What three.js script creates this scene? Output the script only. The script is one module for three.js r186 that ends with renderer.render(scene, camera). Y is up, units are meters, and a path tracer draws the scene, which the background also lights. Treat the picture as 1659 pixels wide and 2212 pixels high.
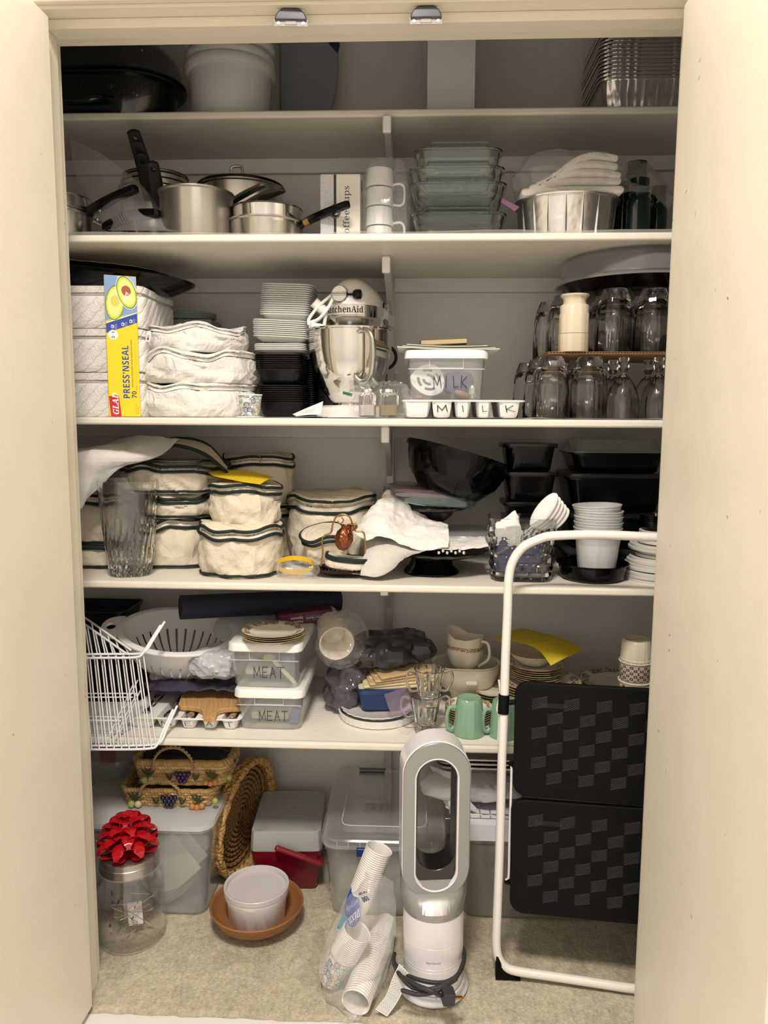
import * as THREE from 'three';
import { RoundedBoxGeometry } from 'three/addons/geometries/RoundedBoxGeometry.js';
import { mergeGeometries, mergeVertices, toCreasedNormals } from 'three/addons/utils/BufferGeometryUtils.js';
import { RectAreaLightUniformsLib } from 'three/addons/lights/RectAreaLightUniformsLib.js';

// ---------- camera, light, exposure ----------
const scene = new THREE.Scene();
const F = 1660;
const camera = new THREE.PerspectiveCamera(2 * Math.atan(1106 / F) * 180 / Math.PI, 1659 / 2212, 0.05, 20);
camera.position.set(0.12257, 1.30064, 1.52172);
camera.rotation.order = 'YXZ';
camera.rotation.set(-0.12246, 0.04421, 0.00557);
camera.updateMatrixWorld();
scene.add(camera);
const renderer = new THREE.WebGLRenderer({ antialias: true });
renderer.toneMapping = THREE.LinearToneMapping;
renderer.toneMappingExposure = 1.0;
renderer.shadowMap.enabled = true;
scene.background = new THREE.Color(0x000000);
RectAreaLightUniformsLib.init();
const LAMP = { x: -0.06, y: 3.02, z: 1.35, s: 0.42 };  // ceiling lamp out of view, placed to light the doors and shelf fronts
const lampLight = new THREE.RectAreaLight(0xfff5e9, 131, LAMP.s, LAMP.s);
lampLight.position.set(LAMP.x, LAMP.y - 0.012, LAMP.z);
lampLight.lookAt(LAMP.x, 0, LAMP.z);
scene.add(lampLight);

// ---------- helpers ----------
let seed = 7;
const rnd = () => { seed = (seed * 16807) % 2147483647; return seed / 2147483647; };
const R = (a, b) => a + (b - a) * rnd();
const V = (x, y, z) => new THREE.Vector3(x, y, z);
const cl = (x, a, b) => Math.min(b, Math.max(a, x));
const hash = (x, y, z) => { const s = Math.sin(x * 127.1 + y * 311.7 + z * 74.7) * 43758.5453; return s - Math.floor(s); };
function noise(x, y = 0, z = 0) {   // smooth value noise, -1..1
  const i = Math.floor(x), j = Math.floor(y), k = Math.floor(z), f = x - i, g = y - j, h = z - k;
  const s = t => t * t * (3 - 2 * t), u = s(f), v = s(g), w = s(h), L = (a, b, t) => a + (b - a) * t;
  const c = (a, b, d) => hash(i + a, j + b, k + d);
  return 2 * L(L(L(c(0, 0, 0), c(1, 0, 0), u), L(c(0, 1, 0), c(1, 1, 0), u), v), L(L(c(0, 0, 1), c(1, 0, 1), u), L(c(0, 1, 1), c(1, 1, 1), u), v), w) - 1;
}
const fbm = (x, y, z) => noise(x, y, z) * 0.6 + noise(x * 2.1 + 9, y * 2.1, z * 2.1) * 0.28 + noise(x * 4.3, y * 4.3 + 5, z * 4.3) * 0.14;
const crease = (x, y, z) => 1 - 2 * Math.abs(noise(x, y, z));
// photo pixel -> point on the plane z = Z, or on the plane y = Y
const dirOf = (px, py) => V((px - 829.5) / F, -(py - 1106) / F, -1).applyQuaternion(camera.quaternion);
function A(px, py, z) { const d = dirOf(px, py); return d.multiplyScalar((z - camera.position.z) / d.z).add(camera.position); }
function AY(px, py, y) { const d = dirOf(px, py); return d.multiplyScalar((y - camera.position.y) / d.y).add(camera.position); }
function fit(l, r, top, Y, z, base) {   // size and place of a thing that spans pixels l..r and reaches up to pixel row top at depth z
  const m = (l + r) / 2, yb = Y ?? A(m, base, z).y;
  const T = A(m, top, z);
  let pb = base; if (pb === undefined) { let lo = top, hi = 2600; for (let i = 0; i < 40; i++) { const q = (lo + hi) / 2; if (A(m, q, z).y > yb) lo = q; else hi = q; } pb = lo; }
  const B = A(m, pb, z), a = A(l, (top + pb) / 2, z), b = A(r, (top + pb) / 2, z);
  return { x: (a.x + b.x) / 2, w: b.x - a.x, h: T.y - yb, y: yb, z };
}
const ORD = ['first', 'second', 'third', 'fourth', 'fifth', 'sixth', 'seventh', 'eighth', 'ninth', 'tenth', 'eleventh', 'twelfth', 'thirteenth', 'fourteenth', 'fifteenth', 'sixteenth', 'seventeenth', 'eighteenth', 'nineteenth', 'twentieth', 'twenty-first', 'twenty-second', 'twenty-third', 'twenty-fourth', 'twenty-fifth', 'twenty-sixth'];
const taken = {};
function numbered(name) { const n = taken[name] = (taken[name] ?? -1) + 1; return n ? `${name}_${String(n).padStart(3, '0')}` : name; }
const ready = o => { o.traverse(c => { if (c.isMesh) { c.castShadow = true; c.receiveShadow = true; } }); return o; };
function thing(name, label, category, [x, y, z] = [0, 0, 0], turn = 0, group) {
  const o = new THREE.Group(); o.name = numbered(name); scene.add(o);
  o.position.set(x, y, z); o.rotation.y = turn; o.userData = { label, category };
  if (group) o.userData.group = group;
  return o;
}
function part(t, name, geo, mat, opt = {}) {   // opt.w: geometry is in world coordinates
  const list = Array.isArray(geo) ? geo : [geo];
  let g = list.length > 1 ? merge(list) : list[0];
  if (opt.w) { let r = t; while (r.parent && r.parent !== scene) r = r.parent; r.updateMatrixWorld(true); t.updateWorldMatrix(true, false); g = g.clone().applyMatrix4(t.matrixWorld.clone().invert()); }
  const m = new THREE.Mesh(g, mat); m.name = name; t.add(m); ready(m);
  if (opt.label) m.userData.label = opt.label;
  if (opt.kind) m.userData.kind = opt.kind;
  if (opt.p) m.position.set(...opt.p);
  if (opt.r) m.rotation.set(...opt.r);
  return m;
}
function solo(name, label, category, geo, mat, opt = {}) {   // a thing of one mesh; world geometry, origin moved to its base
  let g = Array.isArray(geo) ? (geo.length > 1 ? merge(geo) : geo[0]) : geo;
  g.computeBoundingBox(); const b = g.boundingBox, c = V((b.min.x + b.max.x) / 2, b.min.y, (b.min.z + b.max.z) / 2);
  g = g.clone().translate(-c.x, -c.y, -c.z);
  const m = new THREE.Mesh(g, mat); m.name = numbered(name); m.position.copy(c); scene.add(m); ready(m);
  m.userData = { label, category }; if (opt.group) m.userData.group = opt.group; if (opt.kind) m.userData.kind = opt.kind;
  return m;
}
function structure(name, geo, mat, parent) {
  const g = Array.isArray(geo) ? merge(geo) : geo;
  const m = new THREE.Mesh(g, mat); m.name = parent ? name : numbered(name); (parent || scene).add(m); ready(m);
  if (!parent) m.userData.kind = 'structure';
  return m;
}
function copy(o, pos, turn, label) {
  const c = o.clone(); c.name = numbered(o.name.replace(/_\d{3}$/, '')); scene.add(c);
  c.userData = { ...o.userData };
  if (pos) c.position.set(...pos); if (turn !== undefined) c.rotation.y = turn; if (label) c.userData.label = label;
  return c;
}
function merge(list) {
  list = list.map(g => { g = g.index ? g.toNonIndexed() : g.clone(); for (const k of Object.keys(g.attributes)) if (!['position', 'normal', 'uv'].includes(k)) g.deleteAttribute(k); if (!g.attributes.uv) g.setAttribute('uv', new THREE.BufferAttribute(new Float32Array(g.attributes.position.count * 2), 2)); g.clearGroups(); return g; });
  return mergeGeometries(list);
}
// --- geometry makers ---
const box = (w, h, d, x = 0, y = 0, z = 0) => new THREE.BoxGeometry(w, h, d).translate(x, y, z);
const rbox = (w, h, d, r = 0.003, x = 0, y = 0, z = 0, s = 2) => new RoundedBoxGeometry(w, h, d, s, Math.min(r, w / 2.01, h / 2.01, d / 2.01)).translate(x, y, z);
const crs = (g, a = 0.6) => toCreasedNormals(g, a);
function lathe(pts, seg = 48, a = 0.6) { return crs(new THREE.LatheGeometry(pts.map(p => new THREE.Vector2(Math.max(p[0], 0), p[1])), seg), a); }
const cyl = (r0, r1, h, seg = 24, x = 0, y = 0, z = 0) => new THREE.CylinderGeometry(r1, r0, h, seg).translate(x, y + h / 2, z);
const sph = (r, sx = 1, sy = 1, sz = 1, x = 0, y = 0, z = 0, n = 20) => new THREE.SphereGeometry(r, n, Math.ceil(n * 0.7)).scale(sx, sy, sz).translate(x, y, z);
function tube(pts, r = 0.003, closed = false, seg = 0, rs = 8, tension = 0.5) {
  const P = pts.map(p => Array.isArray(p) ? V(...p) : p), c = new THREE.CatmullRomCurve3(P, closed, 'catmullrom', tension);
  const g = new THREE.TubeGeometry(c, seg || P.length * 8, r, rs, closed);
  if (closed) return g;
  const caps = [0, 1].map(e => new THREE.SphereGeometry(r, rs, 5).translate(...P[e ? P.length - 1 : 0].toArray()));
  return merge([g, ...caps]);
}
function bar(a, b, r, rs = 8) {   // straight rod
  const d = V().subVectors(b, a), g = new THREE.CylinderGeometry(r, r, d.length(), rs);
  return g.applyQuaternion(new THREE.Quaternion().setFromUnitVectors(V(0, 1, 0), d.clone().normalize())).translate((a.x + b.x) / 2, (a.y + b.y) / 2, (a.z + b.z) / 2);
}
function ring(w, d, r, N) {   // rounded rectangle outline, N points evenly along it
  r = Math.min(r, w / 2, d / 2); const sx = w / 2 - r, sz = d / 2 - r, q = Math.PI * r / 2, segs = [];
  const P = 2 * (2 * sx + 2 * sz) + 4 * q, out = [];
  for (let i = 0; i < N; i++) {
    let s = (i / N) * P, x, z, nx, nz; s = (s + sz) % P; // start at +x side middle
    const L = [2 * sz, q, 2 * sx, q, 2 * sz, q, 2 * sx, q]; let k = 0; while (s > L[k] && k < 7) { s -= L[k]; k++; }
    const t = L[k] ? s / L[k] : 0;
    const arc = (cx, cz, a0) => { const a = a0 + t * Math.PI / 2; nx = Math.cos(a); nz = Math.sin(a); x = cx + r * nx; z = cz + r * nz; };
    if (k === 0) { x = w / 2; z = -sz + s; nx = 1; nz = 0; } else if (k === 1) arc(sx, sz, 0); else if (k === 2) { x = sx - s; z = d / 2; nx = 0; nz = 1; } else if (k === 3) arc(-sx, sz, Math.PI / 2);
    else if (k === 4) { x = -w / 2; z = sz - s; nx = -1; nz = 0; } else if (k === 5) arc(-sx, -sz, Math.PI); else if (k === 6) { x = -sx + s; z = -d / 2; nx = 0; nz = -1; } else arc(sx, -sz, 1.5 * Math.PI);
    out.push([x, z, nx, nz]);
  }
  return out;
}
// stacked outlines: levels [{y,w,d,r,x,z}], closed at both ends; disp(x,y,z,nx,nz,level,i) -> outward push
function loft(levels, N = 48, { disp, caps = [1, 1], crease: ca = 0.7 } = {}) {
  const pos = [], uv = [], idx = []; let v = 0;
  levels.forEach((l, k) => {
    if (k) { const p = levels[k - 1]; v += Math.hypot(l.y - p.y, (l.w - p.w) / 2); }
    const o = ring(Math.max(l.w, 1e-5), Math.max(l.d ?? l.w, 1e-5), l.r ?? 1, N), per = 2 * (l.w + (l.d ?? l.w));
    for (let i = 0; i <= N; i++) {
      const [x, z, nx, nz] = o[i % N]; const d = disp ? disp(x, l.y, z, nx, nz, k, i % N) : 0;
      pos.push(x + nx * d + (l.x || 0), l.y + (l.dy ? l.dy(x, z) : 0), z + nz * d + (l.z || 0)); uv.push(i / N * per, v);
    }
  });
  const W = N + 1;
  for (let k = 0; k < levels.length - 1; k++) for (let i = 0; i < N; i++) { const a = k * W + i, b = a + 1, c = a + W, d = c + 1; idx.push(a, c, b, b, c, d); }
  [[0, 0], [levels.length - 1, 1]].forEach(([k, e]) => {
    if (!caps[e]) return; const l = levels[k], c = pos.length / 3; let cy = 0; for (let i = 0; i < N; i++) cy += pos[(k * W + i) * 3 + 1] / N;
    pos.push(l.x || 0, cy, l.z || 0); uv.push(0, 0);
    for (let i = 0; i < N; i++) { const a = k * W + i, b = a + 1; e ? idx.push(a, c, b) : idx.push(a, b, c); }
  });
  const g = new THREE.BufferGeometry(); g.setAttribute('position', new THREE.Float32BufferAttribute(pos, 3)); g.setAttribute('uv', new THREE.Float32BufferAttribute(uv, 2)); g.setIndex(idx);
  return ca ? crs(g, ca) : (g.computeVertexNormals(), g);
}
// an open container with wall thickness: bottom w0 x d0, top w1 x d1
function tub(w0, d0, w1, d1, h, { r = 0.02, t = 0.0015, lip = 0, lipH = 0.004, N = 48, disp, foot = 0.004, r0 } = {}) {
  const a = r0 ?? r * 0.8, L = [{ y: 0, w: w0 - 2 * foot, d: d0 - 2 * foot, r: a }, { y: foot, w: w0, d: d0, r: a }];
  L.push({ y: h * 0.35, w: w0 + (w1 - w0) * 0.35, d: d0 + (d1 - d0) * 0.35, r }, { y: h * 0.7, w: w0 + (w1 - w0) * 0.7, d: d0 + (d1 - d0) * 0.7, r });
  if (lip) L.push({ y: h - lipH, w: w1, d: d1, r }, { y: h - lipH, w: w1 + 2 * lip, d: d1 + 2 * lip, r: r + lip }, { y: h, w: w1 + 2 * lip, d: d1 + 2 * lip, r: r + lip }, { y: h, w: w1 - 2 * t, d: d1 - 2 * t, r: r - t });
  else L.push({ y: h, w: w1, d: d1, r }, { y: h, w: w1 - 2 * t, d: d1 - 2 * t, r: r - t });
  L.push({ y: h * 0.5, w: w0 + (w1 - w0) * 0.5 - 2 * t, d: d0 + (d1 - d0) * 0.5 - 2 * t, r: r - t }, { y: t + foot, w: w0 - 2 * t, d: d0 - 2 * t, r: a }, { y: t, w: w0 - 2 * t - 2 * foot, d: d0 - 2 * t - 2 * foot, r: a });
  return loft(L, N, { disp });
}
// a thin sheet (cloth, paper, film) through a grid of control points; each point [px, py, z] in the photo or a Vector3
function sheet(rows, { t = 0.0012, nu = 40, nv = 40, wr = 0, fr = 30, sharp = false, flat = false } = {}) {
  const P = rows.map(r => r.map(p => p.isVector3 ? p : A(p[0], p[1], p[2])));
  const nr = P.length, nc = P[0].length;
  const c4 = (a, b, c, d, s) => { const s2 = s * s, s3 = s2 * s; return V().addScaledVector(a, -0.5 * s + s2 - 0.5 * s3).addScaledVector(b, 1 - 2.5 * s2 + 1.5 * s3).addScaledVector(c, 0.5 * s + 2 * s2 - 1.5 * s3).addScaledVector(d, -0.5 * s2 + 0.5 * s3); };
  const g = (k, n) => cl(k, 0, n - 1);
  const line = (row, u) => { const x = u * (nc - 1), i = Math.min(Math.floor(x), nc - 2), s = x - i; if (flat || nc === 2) return row[i].clone().lerp(row[i + 1], s); return c4(row[g(i - 1, nc)], row[i], row[i + 1], row[g(i + 2, nc)], s); };
  const at = (u, v) => { const y = v * (nr - 1), j = Math.min(Math.floor(y), nr - 2), s = y - j; if (flat || nr === 2) return line(P[j], u).lerp(line(P[j + 1], u), s); return c4(line(P[g(j - 1, nr)], u), line(P[j], u), line(P[j + 1], u), line(P[g(j + 2, nr)], u), s); };
  const pts = []; for (let j = 0; j <= nv; j++) for (let i = 0; i <= nu; i++) pts.push(at(i / nu, j / nv));
  const W = nu + 1, nrm = pts.map((p, k) => { const i = k % W, j = Math.floor(k / W); const du = V().subVectors(pts[j * W + Math.min(i + 1, nu)], pts[j * W + Math.max(i - 1, 0)]), dv = V().subVectors(pts[Math.min(j + 1, nv) * W + i], pts[Math.max(j - 1, 0) * W + i]); const n = du.cross(dv); return n.lengthSq() > 1e-16 ? n.normalize() : V(0, 0, 1); });
  const q = pts.map((p, k) => p.clone().addScaledVector(nrm[k], wr ? wr * (sharp ? crease(p.x * fr, p.y * fr, p.z * fr) * 0.7 + fbm(p.x * fr * 1.7, p.y * fr * 1.7, p.z * fr) * 0.5 : fbm(p.x * fr, p.y * fr, p.z * fr)) : 0));
  const pos = [], uv = [], idx = [];
  for (const s of [0.5, -0.5]) q.forEach((p, k) => { const o = p.clone().addScaledVector(nrm[k], s * t); pos.push(o.x, o.y, o.z); uv.push((k % W) / nu, 1 - Math.floor(k / W) / nv); });
  const M = q.length, id = (s, i, j) => s * M + j * W + i;
  for (let j = 0; j < nv; j++) for (let i = 0; i < nu; i++) { const a = id(0, i, j), b = id(0, i + 1, j), c = id(0, i, j + 1), d = id(0, i + 1, j + 1); idx.push(a, b, c, b, d, c); idx.push(a + M, c + M, b + M, b + M, c + M, d + M); }
  const edge = (a, b) => idx.push(a, a + M, b, b, a + M, b + M);
  for (let i = 0; i < nu; i++) { edge(id(0, i + 1, 0), id(0, i, 0)); edge(id(0, i, nv), id(0, i + 1, nv)); }
  for (let j = 0; j < nv; j++) { edge(id(0, 0, j), id(0, 0, j + 1)); edge(id(0, nu, j + 1), id(0, nu, j)); }
  const G = new THREE.BufferGeometry(); G.setAttribute('position', new THREE.Float32BufferAttribute(pos, 3)); G.setAttribute('uv', new THREE.Float32BufferAttribute(uv, 2)); G.setIndex(idx);
  return crs(G, sharp ? 0.7 : 1.1);
}
// a crumpled closed film bag: an ellipsoid-like bulb pushed around by creases
function bulb(w, h, d, { amp = 0.008, fr = 28, n = 80, e = 2.6, s = 0, top = 1 } = {}) {
  const g = mergeVertices(new THREE.SphereGeometry(1, n, Math.round(n * 0.7)).deleteAttribute('uv').deleteAttribute('normal')), p = g.attributes.position;
  for (let i = 0; i < p.count; i++) {
    let x = p.getX(i), y = p.getY(i), z = p.getZ(i); const k = Math.pow(Math.pow(Math.abs(x), e) + Math.pow(Math.abs(y), e) + Math.pow(Math.abs(z), e), -1 / e);
    const taper = y > 0 ? 1 + (top - 1) * y : 1;
    const X = x * k * w / 2 * taper, Y = y * k * h / 2 + h / 2, Z = z * k * d / 2 * taper, q = 1 + (amp / Math.max(w, h, d) * 2) * (crease(X * fr + s, Y * fr, Z * fr + s) * 0.8 + crease(X * fr * 2.3, Y * fr * 2.3 + s, Z * fr * 2.3) * 0.45 + fbm(X * fr * 1.9 + s, Y * fr * 1.9, Z * fr) * 0.4);
    p.setXYZ(i, X * q, Math.max(0.0005, h / 2 + (Y - h / 2) * q), Z * q);
  }
  g.computeVertexNormals(); const c = crs(g, 0.4); return c;
}
function ext(shape, depth, bevel = 0.001, seg = 2, curve = 12) { return new THREE.ExtrudeGeometry(shape, { depth: depth - 2 * bevel, bevelEnabled: bevel > 0, bevelThickness: bevel, bevelSize: bevel, bevelOffset: -bevel, bevelSegments: seg, curveSegments: curve }).translate(0, 0, bevel); }
function rrShape(w, h, r, x = 0, y = 0) { const s = new THREE.Shape(), a = x - w / 2, b = y - h / 2; s.moveTo(a + r, b); s.lineTo(a + w - r, b); s.absarc(a + w - r, b + r, r, -Math.PI / 2, 0); s.lineTo(a + w, b + h - r); s.absarc(a + w - r, b + h - r, r, 0, Math.PI / 2); s.lineTo(a + r, b + h); s.absarc(a + r, b + h - r, r, Math.PI / 2, Math.PI); s.lineTo(a, b + r); s.absarc(a + r, b + r, r, Math.PI, 1.5 * Math.PI); return s; }
const X = (g, { p = [0, 0, 0], r = [0, 0, 0], s = [1, 1, 1] } = {}) => g.clone().applyMatrix4(new THREE.Matrix4().compose(V(...p), new THREE.Quaternion().setFromEuler(new THREE.Euler(...r)), V(...(Array.isArray(s) ? s : [s, s, s]))));
const paper = (p, k = 1) => (p[1] += 0, p);
// --- textures ---
function dataTex(w, h, fn, srgb = true, rep) {
  const d = new Uint8Array(w * h * 4);
  for (let j = 0; j < h; j++) for (let i = 0; i < w; i++) { const c = fn(i / w, j / h, i, j), o = (j * w + i) * 4; if (typeof c === 'number') d[o] = d[o + 1] = d[o + 2] = cl(c * 255, 0, 255); else { d[o] = cl(c[0] * 255, 0, 255); d[o + 1] = cl(c[1] * 255, 0, 255); d[o + 2] = cl(c[2] * 255, 0, 255); } d[o + 3] = 255; }
  const t = new THREE.DataTexture(d, w, h); t.magFilter = THREE.LinearFilter; t.minFilter = THREE.LinearMipmapLinearFilter; t.generateMipmaps = true; t.wrapS = t.wrapT = THREE.RepeatWrapping; if (srgb) t.colorSpace = THREE.SRGBColorSpace; if (rep) t.repeat.set(...rep); t.needsUpdate = true; return t;
}
function canvasTex(w, h, draw) { const c = document.createElement('canvas'); c.width = w; c.height = h; const x = c.getContext('2d'); draw(x, w, h); const t = new THREE.CanvasTexture(c); t.colorSpace = THREE.SRGBColorSpace; t.wrapS = t.wrapT = THREE.RepeatWrapping; return t; }
// tileable value noise in uv
function tn(u, v, n, s = 0) { const x = u * n, y = v * n, i = Math.floor(x), j = Math.floor(y), f = x - i, g = y - j, q = t => t * t * (3 - 2 * t), h = (a, b) => hash(((i + a) % n + n) % n + s, ((j + b) % n + n) % n, s * 3.1), L = (a, b, t) => a + (b - a) * t; return L(L(h(0, 0), h(1, 0), q(f)), L(h(0, 1), h(1, 1), q(f)), q(g)); }
const std = (color, rough = 0.6, o = {}) => new THREE.MeshStandardMaterial({ color, roughness: rough, ...o });
const phy = (color, rough = 0.4, o = {}) => new THREE.MeshPhysicalMaterial({ color, roughness: rough, ...o });
const glass = (color = 0xffffff, rough = 0.02, o = {}) => phy(color, rough, { transmission: 1, thickness: 0.01, ior: 1.5, ...o });
const film = (color = 0xffffff, rough = 0.12, o = {}) => phy(color, rough, { transmission: 1, thickness: 0, ior: 1.45, ...o });
const metal = (color = 0xc8c6c2, rough = 0.25, o = {}) => std(color, rough, { metalness: 1, ...o });
function worldUV(g, k = 1) {
  const p = g.attributes.position, n = g.attributes.normal, u = new Float32Array(p.count * 2);
  for (let i = 0; i < p.count; i++) { const a = Math.abs(n.getX(i)), b = Math.abs(n.getY(i)), c = Math.abs(n.getZ(i)); let x, y; if (a >= b && a >= c) { x = p.getZ(i); y = p.getY(i); } else if (b >= c) { x = p.getX(i); y = p.getZ(i); } else { x = p.getX(i); y = p.getY(i); } u[i * 2] = x * k; u[i * 2 + 1] = y * k; }
  g.setAttribute('uv', new THREE.BufferAttribute(u, 2)); return g;
}
// ---------- materials ----------
const specks = []; for (let i = 0; i < 26; i++) specks.push([rnd(), rnd(), R(0.0006, 0.0016), R(0.15, 0.5), rnd() * 3.14, R(1, 5)]);
const paintMap = (base, amt, sp) => dataTex(512, 512, (u, v) => {
  let k = 1 - amt * (tn(u, v, 6, 1) * 0.4 + tn(u, v, 24, 2) * 0.35 + tn(u, v, 90, 3) * 0.25);
  for (const [a, b, r, d, an, el] of sp) { const x = u - a, y = v - b, c = Math.cos(an), s = Math.sin(an), X = (x * c + y * s) / el, Y = -x * s + y * c; if (X * X + Y * Y < r * r) k *= 1 - d; }
  return base.map(c => c * k);
});
const paintBump = dataTex(256, 256, (u, v) => 0.5 + 0.3 * (tn(u, v, 20, 5) - 0.5) + 0.4 * (tn(u, v, 70, 6) - 0.5), false);
const M = {};
M.door = std(0xffffff, 0.42, { map: paintMap([0.95, 0.915, 0.845], 0.035, specks), bumpMap: paintBump, bumpScale: 0.0003 });
M.trim = std(0xffffff, 0.35, { map: paintMap([0.93, 0.895, 0.82], 0.03, specks.slice(0, 8)), bumpMap: paintBump, bumpScale: 0.0003 });
M.shelf = std(0xffffff, 0.45, { map: paintMap([0.935, 0.915, 0.865], 0.06, specks), bumpMap: paintBump, bumpScale: 0.0005 });
M.wall = std(0xffffff, 0.7, { map: paintMap([0.92, 0.915, 0.9], 0.04, []), bumpMap: paintBump, bumpScale: 0.0006 });
M.room = std(0xf3f1ee, 0.8);
M.roomFloor = std(0xe9e7e4, 0.35);
M.carpet = std(0xffffff, 0.95, {
  map: dataTex(1024, 1024, (u, v) => { const k = 0.93 + 0.06 * (tn(u, v, 7, 1) - 0.5) + 0.06 * (tn(u, v, 40, 2) - 0.5) + 0.13 * (tn(u, v, 260, 3) - 0.5) + 0.1 * (tn(u, v * 0.5, 120, 8) - 0.5); const s = tn(u, v, 11, 9) > 0.72 ? 0.95 : 1; return [0.79 * k * s, 0.755 * k * s, 0.665 * k * s]; }),
  bumpMap: dataTex(512, 512, (u, v) => tn(u, v, 256, 4) * 0.6 + tn(u, v, 90, 5) * 0.4, false), bumpScale: 0.002 });
M.whiteP = phy(0xf1f0ee, 0.35); M.whitePaper = std(0xf2f1ee, 0.8); M.whiteGloss = phy(0xf3f2f0, 0.18, { clearcoat: 0.4, clearcoatRoughness: 0.1 });
M.blackP = phy(0x08080a, 0.25, { specularIntensity: 0.6 }); M.blackM = std(0x0e0e10, 0.6); M.blackGloss = phy(0x040405, 0.1, { specularIntensity: 0.5 });
M.steel = metal(0xc4c1bb, 0.24); M.steelBrush = metal(0xb3afa8, 0.36); M.chrome = metal(0xdedcd8, 0.08); M.darkSteel = metal(0x6a6763, 0.35); M.brass = metal(0xb08d57, 0.3);
M.frost = phy(0xf4f5f6, 0.4, { transmission: 0.55, thickness: 0, ior: 1.45 });
M.clearP = phy(0xfbfcfc, 0.07, { transmission: 0.9, thickness: 0, ior: 1.46 });
M.smokeP = phy(0xf4f5f6, 0.12, { transmission: 0.84, thickness: 0, ior: 1.46 });
M.glass = glass(0xffffff, 0.02); M.film = film(0xffffff, 0.1, { transmission: 0.9 }); M.filmDull = film(0xe4e4e8, 0.25, { transmission: 0.82 });
M.glassThin = film(0xffffff, 0.02, { ior: 1.52 });
M.filmDark = phy(0x2a2a30, 0.2, { transmission: 0.25, thickness: 0 });

const crumple = dataTex(512, 512, (u, v) => { let q = 0; for (const [n, a] of [[9, 0.5], [17, 0.3], [33, 0.2]]) q += a * (1 - Math.abs(2 * tn(u + 0.06 * tn(u, v, 5, 30), v, n, n) - 1)); return q; }, false);
const crumpleAt = (k) => { const t = crumple.clone(); t.repeat.set(k, k); t.needsUpdate = true; return t; };
// ---------- room ----------
const CEIL = 3.06, FRONT = 0, JAMB = -0.115, OL = -0.615, OR = 0.63, HEAD = 2.06, BACK = -0.76;
const slab = (x0, x1, y0, y1, z0, z1) => worldUV(new THREE.BoxGeometry(x1 - x0, y1 - y0, z1 - z0).translate((x0 + x1) / 2, (y0 + y1) / 2, (z0 + z1) / 2));
structure('floor', slab(-2, 2, -0.12, -0.004, FRONT, 3.4), M.roomFloor);
structure('ceiling', slab(-2, 2, CEIL, CEIL + 0.1, -0.12, 3.4), M.room);
structure('wall_left', slab(-2.1, -2, -0.12, CEIL + 0.1, -0.12, 3.5), M.room);
structure('wall_right', slab(2, 2.1, -0.12, CEIL + 0.1, -0.12, 3.5), M.room);
structure('wall_rear', slab(-2, 2, -0.12, CEIL + 0.1, 3.4, 3.5), M.room);
structure('wall_front', [slab(-2, OL - 0.02, -0.12, CEIL, JAMB, FRONT), slab(OR + 0.02, 2, -0.12, CEIL, JAMB, FRONT), slab(OL - 0.02, OR + 0.02, HEAD + 0.02, CEIL, JAMB, FRONT)], M.room);
// closet shell
structure('wall_closet_back', slab(-1.1, 1.1, -0.02, 2.62, BACK - 0.1, BACK), M.wall);
structure('wall_closet_left', slab(-1.1, -1.0, -0.02, 2.62, BACK, JAMB), M.wall);
structure('wall_closet_right', slab(1.0, 1.1, -0.02, 2.62, BACK, JAMB), M.wall);
structure('ceiling_closet', slab(-1.1, 1.1, 2.52, 2.62, BACK, JAMB), M.wall);
{ // carpet, gently uneven, with a ragged front edge
  const g = new THREE.PlaneGeometry(2.0, 0.768, 240, 110).rotateX(-Math.PI / 2).translate(0, 0, (BACK + 0.008) / 2), p = g.attributes.position;
  for (let i = 0; i < p.count; i++) { const x = p.getX(i), z = p.getZ(i); p.setY(i, 0.0016 * fbm(x * 40, 3, z * 40) + 0.0012 * fbm(x * 150, 7, z * 150)); if (z > 0) p.setZ(i, z + 0.003 * noise(x * 60)), p.setY(i, -0.003); }
  g.computeVertexNormals(); worldUV(g, 1.6); structure('floor_carpet', [g, worldUV(box(2.0, 0.1, 0.76, 0, -0.053, BACK / 2), 1.6)], M.carpet);
}
// jambs, stops, casing
structure('trim_jamb_left', [slab(OL - 0.02, OL, -0.02, HEAD + 0.02, JAMB, FRONT), worldUV(rbox(0.012, HEAD, 0.04, 0.002, OL + 0.006, HEAD / 2, -0.057))], M.trim);
structure('trim_jamb_right', [slab(OR, OR + 0.02, -0.02, HEAD + 0.02, JAMB, FRONT), worldUV(rbox(0.012, HEAD, 0.04, 0.002, OR - 0.006, HEAD / 2, -0.057))], M.trim);
structure('trim_jamb_head', [slab(OL, OR, HEAD, HEAD + 0.02, JAMB, FRONT), worldUV(rbox(OR - OL - 0.024, 0.018, 0.045, 0.002, (OL + OR) / 2, HEAD - 0.009, -0.0575)), worldUV(rbox(OR - OL, 0.014, 0.035, 0.0015, (OL + OR) / 2, HEAD - 0.007, -0.0975))], M.trim);
structure('trim_casing_head', [worldUV(rbox(OR - OL + 0.14, 0.06, 0.016, 0.004, (OL + OR) / 2, HEAD + 0.036, 0.008))], M.trim);
structure('trim_casing_left', worldUV(rbox(0.06, HEAD + 0.06, 0.016, 0.004, OL - 0.036, (HEAD + 0.06) / 2, 0.008)), M.trim);
structure('trim_casing_right', worldUV(rbox(0.06, HEAD + 0.06, 0.016, 0.004, OR + 0.036, (HEAD + 0.06) / 2, 0.008)), M.trim);
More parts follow.
